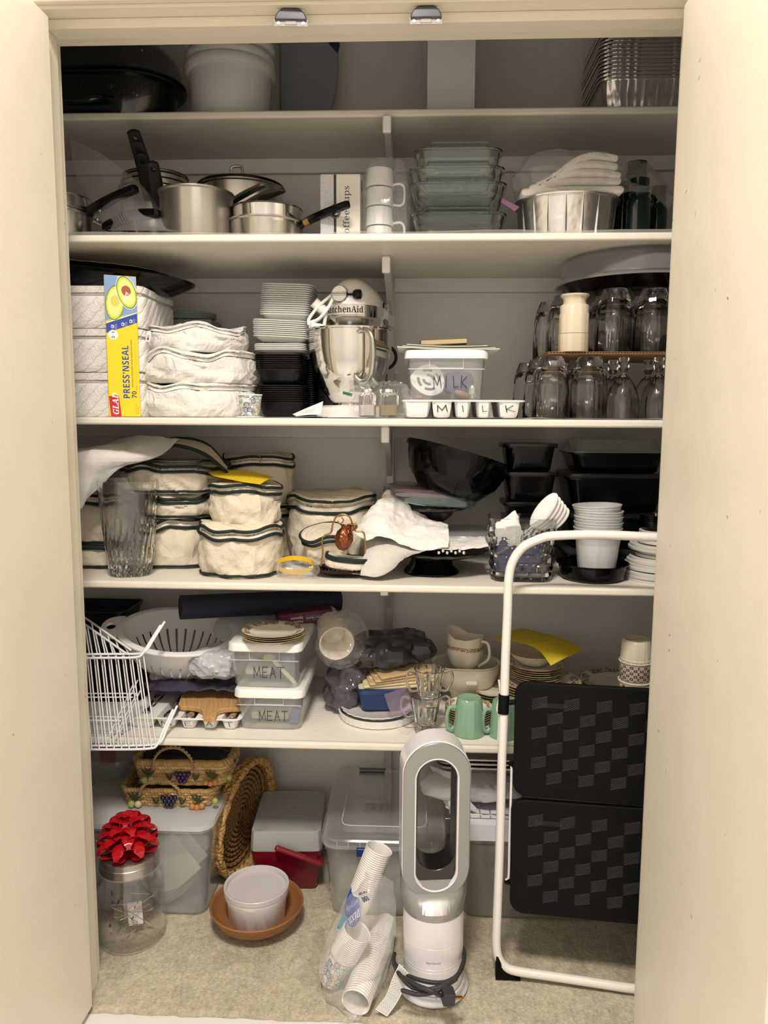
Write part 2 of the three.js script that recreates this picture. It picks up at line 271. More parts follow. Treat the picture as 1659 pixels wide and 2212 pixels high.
// doors, swung open into the room
function door(name, hx, sgn, turn) {
  const d = new THREE.Group(); d.name = name; scene.add(d); d.userData.kind = 'structure'; d.position.set(hx, 0.012, 0.002); d.rotation.y = turn;
  structure('door_panel', worldUV(rbox(0.6, 2.032, 0.035, 0.0025, sgn * 0.303, 1.016, -0.0175)), M.door, d);
  for (const y of [0.25, 1.02, 1.8]) structure('hinge', [cyl(0.006, 0.006, 0.09, 12, -sgn * 0.001, y - 0.045, 0.006)], M.steelBrush, d);
  const k = lathe([[0, 0], [0.022, 0], [0.022, 0.004], [0.009, 0.008], [0.009, 0.03], [0.024, 0.042], [0.027, 0.052], [0.02, 0.062], [0, 0.065]], 24);
  structure('knob', X(k, { r: [Math.PI / 2, 0, 0], p: [sgn * 0.555, 0.96, 0] }), M.brass, d);
}
door('door_1', OL, 1, -Math.PI / 2 - 0.03);
door('door_2', OR, -1, Math.PI / 2 - 0.035);
// unseen ceiling lamp (out of view above the camera, lights doors and shelf fronts): a glowing panel in a frame, with the light of its size just below it
{ const t = thing('unseen_ceiling_lamp', 'unseen square frosted ceiling lamp, out of view, lighting the closet and its doors', 'ceiling lamp', [LAMP.x, LAMP.y, LAMP.z]);
  part(t, 'lamp_frame', rbox(LAMP.s + 0.05, 0.04, LAMP.s + 0.05, 0.006, 0, 0.022, 0), M.whiteP);
  part(t, 'diffuser', box(LAMP.s, 0.008, LAMP.s, 0, -0.003, 0), std(0xffffff, 0.6, { emissive: 0xfff5e9, emissiveIntensity: 6 })); }
// strike catches on the head jamb
for (const [l, r, y] of [[592, 664, 36], [885, 956, 33]]) {
  const a = A(l, y, -0.012), b = A(r, y, -0.012), w = b.x - a.x;
  const t = thing('roller_catch', l < 700 ? 'chrome door catch under the door head, on the side of the white tubs' : 'chrome door catch under the door head, above the white carton', 'catch', [(a.x + b.x) / 2, HEAD - 0.031, -0.014], l < 700 ? 0.06 : 0, 'door catches');
  part(t, 'plate', [rbox(w, 0.0105, 0.0016, 0.0006, 0, 0.0053, 0.0), rbox(w * 0.8, 0.03, 0.0016, 0.0006, 0, 0.0155, -0.0016), rbox(w * 0.8, 0.0012, 0.012, 0.0005, 0, 0.0302, -0.006)], M.chrome);
  const s = new THREE.Shape(); s.moveTo(-w * 0.48, 0); s.quadraticCurveTo(-w * 0.44, 0.016, -w * 0.2, 0.021); s.lineTo(w * 0.2, 0.021); s.quadraticCurveTo(w * 0.44, 0.016, w * 0.48, 0); s.closePath();
  part(t, 'strike', X(ext(s, 0.007, 0.002, 3), { p: [0, 0.0095, -0.001] }), metal(0x55555a, 0.16));
  part(t, 'roller', X(ext(rrShape(w * 0.36, 0.006, 0.003), 0.004, 0.001), { p: [0, 0.0045, 0.001] }), M.chrome);
  for (const q of [-1, 1]) part(t, 'screw', X(cyl(0.003, 0.0028, 0.002, 12), { r: [Math.PI / 2, 0, 0], p: [q * w * 0.37, 0.005, 0.0005] }), M.steel);
}
// ---------- shelves ----------
const S = [0, 2.044, 1.715, 1.298, 0.902, 0.503], SZ = [0, -0.445, -0.28, -0.28, -0.28, -0.28], TH = 0.018;
const shelfWords = ['', 'narrow top cream shelf holding the roaster and white tubs', 'cream shelf holding the pans and glass baking dishes', 'cream shelf holding the stand mixer', 'cream shelf holding the beige quilted cases', 'cream shelf holding the colander and china'];
for (let i = 1; i <= 5; i++) {
  const d = SZ[i] - BACK - 0.001;
  const t = thing('shelf', shelfWords[i], 'shelf', [0, S[i] - TH, BACK + 0.0005 + d / 2], 0, 'closet shelves');
  part(t, 'board', worldUV(rbox(1.998, TH, d, 0.006, 0, TH / 2, 0, 3)), M.shelf);
  const c = structure('trim_cleat', worldUV(rbox(1.998, 0.04, 0.019, 0.002, 0, S[i] - TH - 0.02, BACK + 0.0096)), M.wall);
}
// slotted standard and brackets
const SX = A(846, 620, BACK).x;
{ const t = thing('shelf_standard', 'slotted metal upright screwed to the closet back wall', 'shelf track', [SX, 0.02, BACK + 0.019]);
  part(t, 'channel', [rbox(0.02, 2.0, 0.0015, 0.0005, 0, 1, 0.008), rbox(0.0015, 2.0, 0.008, 0.0005, -0.0095, 1, 0.004), rbox(0.0015, 2.0, 0.008, 0.0005, 0.0095, 1, 0.004)], std(0xb9b7b2, 0.45, { metalness: 0.5 }));
  for (const y of [0.3, 0.88, 1.23, 1.6]) part(t, 'screw', X(cyl(0.005, 0.004, 0.002, 12), { r: [Math.PI / 2, 0, 0], p: [0, y, 0.0085] }), M.darkSteel); }
for (let i = 1; i <= 5; i++) {
  const t = thing('shelf_bracket', ['', 'white metal bracket under the top shelf', 'white metal bracket under the pan shelf, behind the mixer', 'white metal bracket under the mixer shelf', 'white metal bracket under the shelf of quilted cases', 'white metal bracket under the lowest shelf, beside the fan'][i], 'bracket', [SX - 0.002, S[i] - TH - 0.001, BACK + 0.03], 0, 'shelf brackets');
  const L = 0.30, s = new THREE.Shape(); s.moveTo(0, 0); s.lineTo(L, 0); s.lineTo(L, -0.012); s.quadraticCurveTo(L - 0.01, -0.03, L * 0.8, -0.036); s.quadraticCurveTo(L * 0.3, -0.06, 0, -0.15); s.closePath();
  part(t, 'arm', X(ext(s, 0.016, 0.0015), { r: [0, -Math.PI / 2, 0], p: [0.008, 0, 0] }), std(0xd6d4cf, 0.4, { metalness: 0.2 }));
  part(t, 'white_tip', rbox(0.021, 0.04, 0.014, 0.004, 0, -0.022, L - 0.004), M.whiteP);  // front end of the bracket, brighter white than the arm
}
// clear ribbed liner lying on the pan shelf
solo('shelf_liner', 'clear rippled plastic liner lying under the pans and dishes', 'shelf liner', (() => { const rows = []; for (let j = 0; j < 4; j++) { const r = []; for (let i = 0; i < 26; i++) r.push(V(-0.95 + i * 0.076, S[2] + 0.0012 + (j === 3 ? 0.004 + 0.004 * noise(i * 0.9) : 0), -0.7 + j * 0.137)); rows.push(r); } return sheet(rows, { t: 0.0008, nu: 120, nv: 16 }); })(), M.film);
solo('shelf_liner', 'clear plastic liner lying under the glasses and trays', 'shelf liner', (() => { const rows = []; for (let j = 0; j < 4; j++) { const r = []; for (let i = 0; i < 20; i++) r.push(V(0.0 + i * 0.04, S[3] + 0.0012 + (j === 3 ? 0.002 + 0.002 * noise(i * 0.9 + 40) : 0), -0.7 + j * 0.137)); rows.push(r); } return sheet(rows, { t: 0.0008, nu: 80, nv: 16 }); })(), M.film);
{ const t = dataTex(64, 64, u => 0.5 + 0.5 * Math.sin(u * Math.PI * 2 * 8), false); t.repeat.set(1, 1);
  solo('shelf_mat', 'white finely ribbed mat lying on the china shelf', 'shelf mat', worldUV(rbox(1.9, 0.0022, 0.46, 0.0008, 0, S[5] + 0.0012, -0.52)).rotateY(0), std(0xf2ede2, 0.5, { bumpMap: (() => { const b = dataTex(32, 256, (u, v) => 0.5 + 0.5 * Math.sin(v * Math.PI * 2 * 16), false); b.repeat.set(4, 15); return b; })(), bumpScale: 0.0008 })); }
// outlet plate on the back wall
{ const f = fit(826, 859, 768, null, BACK, 809); solo('wall_outlet_plate', 'white outlet cover on the wall behind the mixer bowl', 'outlet', rbox(f.w, f.h, 0.006, 0.002, f.x, f.y + f.h / 2, BACK + 0.0031), M.whiteP); }
// ================= TOP SHELF =================
{ // oval roaster with lid
  const f = fit(10, 400, 100, S[1], -0.6), w = f.w, d = 0.27;
  const t = thing('roaster', 'large black speckled enamel oval roaster with lid on the top shelf', 'roaster', [f.x, S[1], -0.6]);
  const sp = dataTex(512, 256, (u, v) => { const n = tn(u, v, 120, 2); return n > 0.955 ? [0.6, 0.6, 0.62] : [0.045, 0.045, 0.05]; }); sp.repeat.set(2.5, 2.5);
  const en = phy(0xffffff, 0.2, { map: sp, clearcoat: 0.5 });
  const q = (y, k, dy) => ({ y, w: w * k, d: d * k, r: d });
  part(t, 'body', loft([q(0, 0.72), q(0.006, 0.78), q(0.05, 0.86), q(0.102, 0.9), q(0.104, 0.985), q(0.109, 0.99), q(0.11, 0.9)], 72), en);
  part(t, 'lid', loft([q(0.111, 0.93), q(0.113, 1), q(0.118, 1), q(0.124, 0.97), q(0.17, 0.92), q(0.22, 0.76), q(0.245, 0.45), q(0.25, 0.2)], 72), en);
  const hz = d * 0.5; part(t, 'handle', tube([[-0.07, 0.05, hz * 0.8], [-0.05, 0.028, hz + 0.03], [0.02, 0.022, hz + 0.035], [0.07, 0.028, hz + 0.03], [0.09, 0.05, hz * 0.8]], 0.008), en);
}
{ // nested white tubs and their lids
  const f = fit(404, 594, 160, S[1], -0.58), r = f.w / 2, r2 = r * 0.9;
  const teeth = (x, y, z, nx, nz, k, i) => (k > 3 && k < 6 ? (i % 2 ? 0.0015 : -0.0015) : 0);
  const prof = (b, hgt) => loft([{ y: b, w: 2 * r2 * 0.94 }, { y: b + hgt - 0.022, w: 2 * r2 }, { y: b + hgt - 0.022, w: 2 * r - 0.006 }, { y: b + hgt - 0.014, w: 2 * r }, { y: b + hgt - 0.005, w: 2 * r }, { y: b + hgt, w: 2 * r - 0.004 }, { y: b + hgt, w: 2 * r2 - 0.004 }, { y: b + 0.004, w: 2 * r2 * 0.94 - 0.004 }], 80, { disp: (x, y, z, nx, nz, k, i) => k === 2 || k === 3 ? (i % 2 ? 0.001 : -0.0012) : 0 });
  const h = f.h + 0.01, wt = phy(0xe9e9e6, 0.4, { transmission: 0.15, thickness: 0 });
  const lab = ['white plastic tub standing on the top shelf with toothed rim', 'white plastic tub nested in the tub beneath it on the top shelf'];
  for (let i = 0; i < 2; i++) { const t = thing('white_tub', lab[i], 'tub', [f.x, S[1] + i * 0.024, -0.58], i * 0.3, 'white tubs on the top shelf'); part(t, 'body', i ? X(prof(0.0, h), { s: [0.975, 1, 0.975] }) : prof(0, h), wt); }
  const g = lathe([[0, h + 0.03], [r * 0.86, h + 0.03], [r * 0.92, h + 0.036], [r * 0.99, h + 0.04], [r * 0.995, h + 0.05], [r * 0.9, h + 0.052], [r * 0.87, h + 0.047], [0, h + 0.047]], 64);
  const t = thing('tub_lid', 'round white plastic lid on the stacked tubs of the top shelf', 'lid', [f.x, S[1], -0.58]); part(t, 'disc', g, wt);
}
solo('cutting_mat', 'thin white plastic mat leaning on the wall beside the white tubs', 'mat', X(ext((() => { const s = new THREE.Shape(); s.moveTo(-0.022, 0.3); s.lineTo(-0.022, 0.05); s.quadraticCurveTo(-0.018, 0.005, 0.028, 0); s.lineTo(0.02, 0.06); s.lineTo(0.012, 0.3); s.closePath(); return s; })(), 0.006, 0.001), { r: [-0.14, 0, 0], p: [A(598, 215, -0.68).x, S[1] + 0.001, -0.69] }), phy(0xdcdcda, 0.4, { transmission: 0.3, thickness: 0 }));
{ const f = fit(606, 732, 92, S[1], -0.7);
  const t = thing('folded_bag', 'grey plastic bag with a navy corner leaning on the top shelf wall', 'bag', [f.x, S[1], -0.7]);
  const s = new THREE.Shape(); const w = f.w; s.moveTo(-w / 2, 0.001); s.lineTo(w * 0.05, 0.001); s.quadraticCurveTo(w * 0.45, 0.07, w * 0.5, 0.2); s.lineTo(w * 0.48, 0.3); s.lineTo(-w / 2, 0.3); s.closePath();
  part(t, 'film', X(ext(s, 0.02, 0.006, 3), { r: [-0.06, 0, 0] }), phy(0x8f949c, 0.35));
  const q = new THREE.Shape(); const yn = A(722, 114, -0.69).y - S[1]; q.moveTo(w * 0.2, 0.3); q.quadraticCurveTo(w * 0.34, yn + 0.02, w * 0.49, yn); q.lineTo(w * 0.52, yn + 0.02); q.lineTo(w * 0.5, 0.3); q.closePath();
  part(t, 'corner_print', X(ext(q, 0.004, 0.001), { r: [-0.06, 0, 0], p: [0, 0, 0.019] }), std(0x1c2350, 0.5), { label: 'navy corner' });
}
{ // tall white carton with folded bottom flaps
  const f = fit(923, 1026, 90, S[1], -0.56), w = f.w, h = 0.34, t = thing('white_carton', 'tall plain white carton standing on the top shelf', 'carton', [f.x, S[1], -0.56 - w / 2]);
  const card = std(0xf0eff0, 0.7), y0 = 0.036;
  part(t, 'box', rbox(w, h - y0, w, 0.001, 0, y0 + (h - y0) / 2, 0), card);
  part(t, 'base', loft([{ y: 0, w: w * 0.97, d: w * 0.97, r: 0.001 }, { y: y0 - 0.0008, w: w * 0.995, d: w * 0.995, r: 0.001 }], 4 * 12), card);
  const s = new THREE.Shape(); s.moveTo(-w * 0.5, y0); s.lineTo(-w * 0.03, 0.008); s.lineTo(-w * 0.03, 0); s.lineTo(-w * 0.49, 0); s.closePath();
  part(t, 'flap', X(ext(s, 0.0014, 0.0003), { p: [0, 0, w / 2] }), card);
}
// ---- foil pans, nested
const foilMap = dataTex(256, 256, (u, v) => { const k = 0.72 + 0.28 * tn(u, v, 60, 3); return [k, k, k]; });
const foilBump = dataTex(256, 256, (u, v) => tn(u, v, 40, 1) * 0.5 + tn(u * 1, v, 110, 2) * 0.5, false);
M.foil = std(0xd9d8d6, 0.3, { metalness: 1, bumpMap: foilBump, bumpScale: 0.0012 });
function foilPan(w, d, h, round, ribs, depth) {
  const N = ribs * 4, rp = (x, y, z, nx, nz, k, i) => (k >= 1 && k <= 3 ? depth * (Math.cos(i / N * Math.PI * 2 * ribs) - 1) : 0), r = round ? d : 0.035;
  return loft([{ y: 0, w: w * 0.86, d: d * 0.86, r }, { y: 0.003, w: w * 0.89, d: d * 0.89, r }, { y: h * 0.5, w: w * 0.925, d: d * 0.925, r }, { y: h - 0.006, w: w * 0.95, d: d * 0.95, r }, { y: h - 0.003, w: w * 0.955, d: d * 0.955, r }, { y: h - 0.004, w, d, r }, { y: h, w: w * 1.005, d: d * 1.005, r }, { y: h + 0.001, w: w * 0.99, d: d * 0.99, r }, { y: h, w: w * 0.95, d: d * 0.95, r }, { y: 0.004, w: w * 0.87, d: d * 0.87, r }], N, { disp: rp, crease: 0.9 });
}
{ const a = A(1296, 180, -0.475), w = 0.32, d = 0.25, h = A(1330, 166, -0.475).y - S[1], g = foilPan(w, d, h, false, 56, 0.0016);
  for (let i = 0; i < 15; i++) {
    const t = thing('foil_pan', i ? `${ORD[i]} rectangular foil pan up in the tall stack on the top shelf` : 'lowest rectangular foil pan of the top shelf stack, ribbed sides showing', 'foil pan', [a.x + w / 2 + R(-0.002, 0.002), S[1] + i * 0.0089, -0.475 - d / 2], 0, 'foil pans stacked on the top shelf');
    part(t, 'tray', g, M.foil);
  } }
// ================= PAN SHELF =================
function potGeo(r, h, rim = 0.004) { return lathe([[0, 0], [r * 0.86, 0], [r * 0.95, 0.006], [r * 0.985, 0.02], [r, h - 0.006], [r + rim, h - 0.003], [r + rim, h], [r - 0.001, h], [r - 0.003, h - 0.004], [r * 0.94, 0.02], [r * 0.85, 0.004], [0, 0.004]], 56); }
// flat tapered handle swept from a to b
function handleGeo(a, b, w0, w1, th, sag = 0, hole = false) {
  const d = V().subVectors(b, a), L = d.length(), s = new THREE.Shape();
  s.moveTo(0, -w0 / 2); s.quadraticCurveTo(L * 0.5, -w0 * 0.55 - 0.001, L - 0.006, -w1 / 2); s.quadraticCurveTo(L + 0.004, 0, L - 0.006, w1 / 2); s.quadraticCurveTo(L * 0.5, w0 * 0.55 + 0.001, 0, w0 / 2); s.closePath();
  if (hole) { const q = new THREE.Path(); q.absarc(L - w1 * 0.75, 0, w1 * 0.2, 0, Math.PI * 2, true); s.holes.push(q); }
  let g = ext(s, th, th * 0.28, 3).translate(0, 0, -th / 2); const p = g.attributes.position;
  for (let i = 0; i < p.count; i++) { const k = p.getX(i) / L; p.setY(i, p.getY(i)); p.setZ(i, p.getZ(i) + sag * Math.sin(k * Math.PI)); }
  g = crs(g, 0.5);
  const ex = d.clone().normalize(), up = Math.abs(ex.y) > 0.9 ? V(0, 0, 1) : V(0, 1, 0), ey = V().crossVectors(up, ex).normalize(), ez = V().crossVectors(ex, ey);
  return g.applyMatrix4(new THREE.Matrix4().makeBasis(ex, ey, ez).setPosition(a));
}
{ // two saucepans stacked beside the jamb
  const Z = -0.44, f = fit(40, 192, 462, S[2] + 0.002, Z), g = fit(40, 194, 434, S[2] + 0.002, Z);
  const t = thing('saucepan', 'steel saucepan standing on the pan shelf beside the door jamb', 'saucepan', [f.x, S[2] + 0.002, Z]);
  part(t, 'pan', potGeo(f.w / 2, f.h), M.steel);
  part(t, 'bracket', [bar(A(205, 478, -0.43), A(232, 490, -0.42), 0.006), sph(0.004, 1, 1, 1, ...A(211, 474, -0.415).toArray())], M.steel, { w: true });
  part(t, 'handle', handleGeo(A(228, 492, -0.42), A(345, 461, -0.36), 0.026, 0.024, 0.02, 0.012), M.blackP, { w: true });
  const u = thing('saucepan', 'steel saucepan stacked on another beside the jamb, black handle raised', 'saucepan', [g.x, S[2] + 0.003 + f.h, Z]);
  part(u, 'pan', lathe([[0, 0], [g.w / 2 * 0.98, 0], [g.w / 2 + 0.002, 0.003], [g.w / 2, g.h - f.h], [g.w / 2 + 0.004, g.h - f.h + 0.002], [g.w / 2 - 0.003, g.h - f.h], [0, 0.004]], 48), M.steel);
  part(u, 'handle', handleGeo(A(188, 461, -0.44), A(296, 406, -0.36), 0.026, 0.022, 0.018, 0.004), M.blackP, { w: true });
  part(u, 'rivet', sph(0.004, 1, 1, 1, ...A(216, 455, -0.405).toArray()), M.steel, { w: true });
}
{ // nested pots with three handles rising towards the room
  const Z = -0.6, words = ['outermost steel pot of the nested three, under raised black handles', 'middle steel pot of the nested three with raised black handle', 'innermost lidded steel pot with the tallest raised black handle'];
  const tips = [[304, 328, -0.42], [294, 302, -0.41], [286, 279, -0.40]], tops = [412, 398, 385];
  for (let i = 0; i < 3; i++) {
    const f = fit(266 + i * 5, 412 - i * 4, tops[i], S[2] + 0.002, Z), r = f.w / 2, hb = i * 0.012;
    const t = thing('cooking_pot', words[i], 'pot', [f.x, S[2] + 0.002 + hb, Z]);
    part(t, 'pan', potGeo(r, f.h - hb), M.steel);
    part(t, 'handle', handleGeo(A(326 + i * 2, 432 - i * 8, -0.51), A(...tips[i]), 0.034, 0.03, 0.013, 0, true), M.blackM, { w: true });
    if (i === 2) part(t, 'lid', lathe([[0, f.h - hb + 0.012], [r * 0.6, f.h - hb + 0.01], [r, f.h - hb + 0.004], [r + 0.005, f.h - hb + 0.001], [r + 0.004, f.h - hb - 0.002], [0, f.h - hb - 0.001]], 48), M.darkSteel);
  }
}
{ // front saucepan
  const Z = -0.41, f = fit(349, 502, 420, S[2] + 0.002, Z), r = f.w / 2;
  const t = thing('saucepan', 'wide brushed steel saucepan standing in front of the lidded stockpot', 'saucepan', [f.x, S[2] + 0.002, Z]);
  part(t, 'pan', potGeo(r, f.h), M.steelBrush);
  part(t, 'handle', handleGeo(A(345, 452, -0.45), A(329, 347, -0.37), 0.032, 0.026, 0.014, 0, true), M.blackM, { w: true, label: 'black handle with hole' });
  part(t, 'bracket', [bar(A(349, 452, -0.44), A(341, 455, -0.44), 0.005), bar(A(352, 455, -0.44), A(352, 490, -0.44), 0.004), sph(0.004, 1, 1, 1, ...A(342, 455, -0.43).toArray())], M.steel, { w: true });
}
{ // lidded stockpot
  const Z = -0.6, f = fit(428, 606, 402, S[2] + 0.002, Z), r = f.w / 2, h = f.h;
  const t = thing('stockpot', 'steel stockpot with black rimmed lid at the back of the pan shelf', 'pot', [f.x, S[2] + 0.002, Z - 0.03]);
  part(t, 'pan', potGeo(r, h), M.steel);
  const l = part(t, 'lid', lathe([[0, h + 0.026], [r * 0.55, h + 0.022], [r * 0.97, h + 0.008], [r, h + 0.003], [0, h + 0.003]], 56), M.steel);
  part(l, 'lid_rim', X(new THREE.TorusGeometry(r + 0.001, 0.0045, 10, 64), { r: [Math.PI / 2, 0, 0], p: [0, h + 0.003, 0] }), M.blackP, { label: 'black lid rim' });
  part(l, 'knob', tube([[-0.016, h + 0.024, 0.05], [-0.012, h + 0.042, 0.05], [0.012, h + 0.042, 0.05], [0.016, h + 0.024, 0.05]], 0.004), M.steel);
  part(t, 'handle', handleGeo(A(492, 442, -0.5), A(572, 398, -0.42), 0.02, 0.018, 0.008, 0.003), M.steel, { w: true });
}
{ // frying pans on the right
  const Z = -0.43, f = fit(503, 652, 458, S[2] + 0.002, Z), r = f.w / 2;
  const t = thing('frying_pan', 'small shiny frying pan with black handle and brass collar', 'frying pan', [f.x, S[2] + 0.007, Z]);
  part(t, 'pan', lathe([[0, 0], [r * 0.8, 0], [r * 0.9, 0.004], [r * 0.98, f.h * 0.5], [r, f.h - 0.004], [r + 0.003, f.h - 0.002], [r + 0.002, f.h], [r - 0.003, f.h - 0.002], [r * 0.86, 0.005], [0, 0.004]], 56), M.chrome);
  part(t, 'handle', handleGeo(A(664, 478, -0.41), A(756, 440, -0.35), 0.017, 0.017, 0.017, 0.002), M.blackGloss, { w: true });
  const c = part(t, 'collar', bar(A(658, 481, -0.412), A(669, 476, -0.406), 0.0098, 16), M.brass, { w: true, label: 'brass collar' });
  part(t, 'bracket', [bar(A(648, 492, -0.42), A(660, 481, -0.412), 0.006), bar(A(648, 478, -0.42), A(660, 481, -0.412), 0.004)], M.blackP, { w: true });
  const u = { w: f.w * 1.06, h: f.h * 0.7 }, q = thing('skillet', 'shallow steel skillet under the small shiny frying pan', 'skillet', [f.x - 0.003, S[2] + 0.002, Z - 0.006]);
  part(q, 'pan', potGeo(u.w / 2, u.h), M.steel);
  part(q, 'handle', handleGeo(A(492, 478, -0.43), A(616, 410, -0.36), 0.02, 0.02, 0.008, 0.016), M.darkSteel, { w: true });
  part(q, 'bracket', rbox(0.014, 0.034, 0.008, 0.003, A(495, 478, -0.43).x, A(495, 476, -0.43).y, -0.432), M.darkSteel, { w: true });
}
{ // sheet of ribbed clear plastic bowed over the handles
  const rows = [[[150, 300, -0.45], [215, 330, -0.42], [300, 395, -0.42], [330, 430, -0.42]], [[165, 380, -0.44], [240, 400, -0.39], [310, 440, -0.38], [360, 470, -0.38]], [[205, 470, -0.43], [270, 470, -0.37], [330, 485, -0.35], [395, 496, -0.35]], [[228, 498, -0.42], [290, 498, -0.36], [350, 498, -0.33], [420, 499, -0.33]]];
  solo('plastic_sheet', 'clear ribbed plastic sheet bowed over the pan handles', 'plastic sheet', sheet(rows, { t: 0.0006, nu: 60, nv: 60, wr: 0.001, fr: 60 }), film(0xffffff, 0.1, { transmission: 0.9, bumpMap: (() => { const b = dataTex(256, 8, u => 0.5 + 0.5 * Math.sin(u * Math.PI * 2 * 32), false); b.repeat.set(1, 1); return b; })(), bumpScale: 0.002 }));
}
{ // coffee cups carton
  const f = fit(692, 778, 376, S[2] + 0.0025, -0.4), t = thing('coffee_cup_carton', 'white carton printed coffee cups standing on the pan shelf', 'carton', [f.x, S[2] + 0.0025, -0.4 - 0.05]);
  part(t, 'box', rbox(f.w, f.h, 0.1, 0.0012, 0, f.h / 2, 0), std(0xe9e5da, 0.65));
  part(t, 'printed_front', box(f.w - 0.002, f.h - 0.002, 0.0006, 0, f.h / 2, 0.0501), std(0xffffff, 0.6, { map: canvasTex(360, 512, (c, w, h) => {
    c.fillStyle = '#ece9e0'; c.fillRect(0, 0, w, h); c.fillStyle = '#d9d7da'; c.fillRect(0, 0, w * 0.36, h);
    for (let i = 0; i < 500; i++) { c.fillStyle = `rgba(${160 + R(0, 60)},${160 + R(0, 60)},${170 + R(0, 60)},0.25)`; c.beginPath(); c.ellipse(R(0, w * 0.34), R(0, h), R(4, 14), R(2, 7), R(0, 3), 0, 7); c.fill(); }
    c.fillStyle = '#33342f'; c.fillRect(w * 0.335, 0, w * 0.065, h); c.beginPath(); c.arc(w * 0.37, h * 0.53, w * 0.15, 0, 7); c.fill(); c.strokeStyle = '#e8e6df'; c.lineWidth = 3; c.beginPath(); c.arc(w * 0.37, h * 0.53, w * 0.13, 0, 7); c.stroke();
    c.lineWidth = 16; c.lineCap = 'round'; c.beginPath(); c.arc(w * 0.39, h * 0.535, w * 0.05, -2.4, 2.4); c.stroke(); c.lineWidth = 9; c.beginPath(); c.arc(w * 0.36, h * 0.5, w * 0.07, 0.6, 2.6); c.stroke();
    c.save(); c.translate(w * 0.73, h * 0.93); c.rotate(-Math.PI / 2); c.fillStyle = '#33332f'; c.font = '74px serif'; c.fillText('coffee cups', 0, 0); c.restore();
  }) }));
}
{ // white handled cups stacked in a bag
  const Z = -0.43, f = fit(790, 850, 366, S[2] + 0.0025, Z), r = f.w / 2, n = 4, ch = f.h / n;
  for (let i = 0; i < n; i++) {
    const t = thing('plastic_cup', ['bottom white handled cup of the bagged stack', 'second white handled cup from the bottom of the bagged stack', 'third white handled cup from the bottom of the bagged stack', 'top white handled cup of the bagged stack'][i], 'cup', [f.x, S[2] + 0.0025 + i * ch, Z], 0, 'handled cups in a bag');
    part(t, 'cup', lathe([[0, ch - 0.002], [r * 0.9, ch - 0.002], [r * 0.92, ch - 0.004], [r, 0.002], [r * 1.02, 0], [r * 0.95, 0.001], [0, 0.003]], 40), M.whiteP);
    if (i % 2 === 0 || i === 2) part(t, 'handle', tube([[r * 0.92, ch * 0.15, 0.002], [r + 0.018, ch * 0.12, 0.004], [r + 0.026, ch * 0.35, 0.004], [r + 0.026, ch * 1.0, 0.004], [r + 0.016, ch * 1.22, 0.004], [r * 0.92, ch * 1.18, 0.002]], 0.0032), M.whiteP);
  }
  solo('plastic_bag', 'clear plastic bag around the stacked handled cups', 'bag', X(bulb(f.w + 0.05, f.h + 0.02, 0.09, { amp: 0.006, fr: 40, e: 4, top: 0.8, s: 3 }), { p: [f.x + 0.016, S[2] + 0.002, Z] }), M.film);
}
{ // four glass baking dishes, nested
  const L = [[884, 1098, 456], [880, 1098, 390], [882, 1094, 356], [893, 1088, 316]], Z = -0.36, words = ['lowest glass baking dish of the nested four', 'second glass baking dish from the bottom of the nested four', 'third glass baking dish from the bottom of the nested four', 'topmost and smallest glass baking dish of the nested four'];
  const gm = glass(0xf3fbf7, 0.02, { attenuationColor: new THREE.Color(0.7, 0.85, 0.78), attenuationDistance: 0.1 });
  L.forEach(([l, r, top], i) => {
    const f = fit(l, r, top, S[2] + 0.0025, Z), h = i ? 0.062 : f.h, w = f.w - 0.012, d = 0.2, yb = f.h - h;
    const t = thing('glass_baking_dish', words[i], 'baking dish', [f.x, S[2] + 0.0025 + yb, Z - d / 2 - 0.008], 0, 'nested glass baking dishes');
    part(t, 'dish', tub(w * 0.9, d * 0.88, w, d, h, { r: 0.035, t: 0.0045, lip: 0.006, lipH: 0.005, N: 72, foot: 0.006 }), gm);
    for (const s of [1, -1]) part(t, 'handle', rbox(w * 0.66, 0.0055, 0.03, 0.0027, 0, h + 0.002, s * (d / 2 + 0.012)), gm);
  });
}
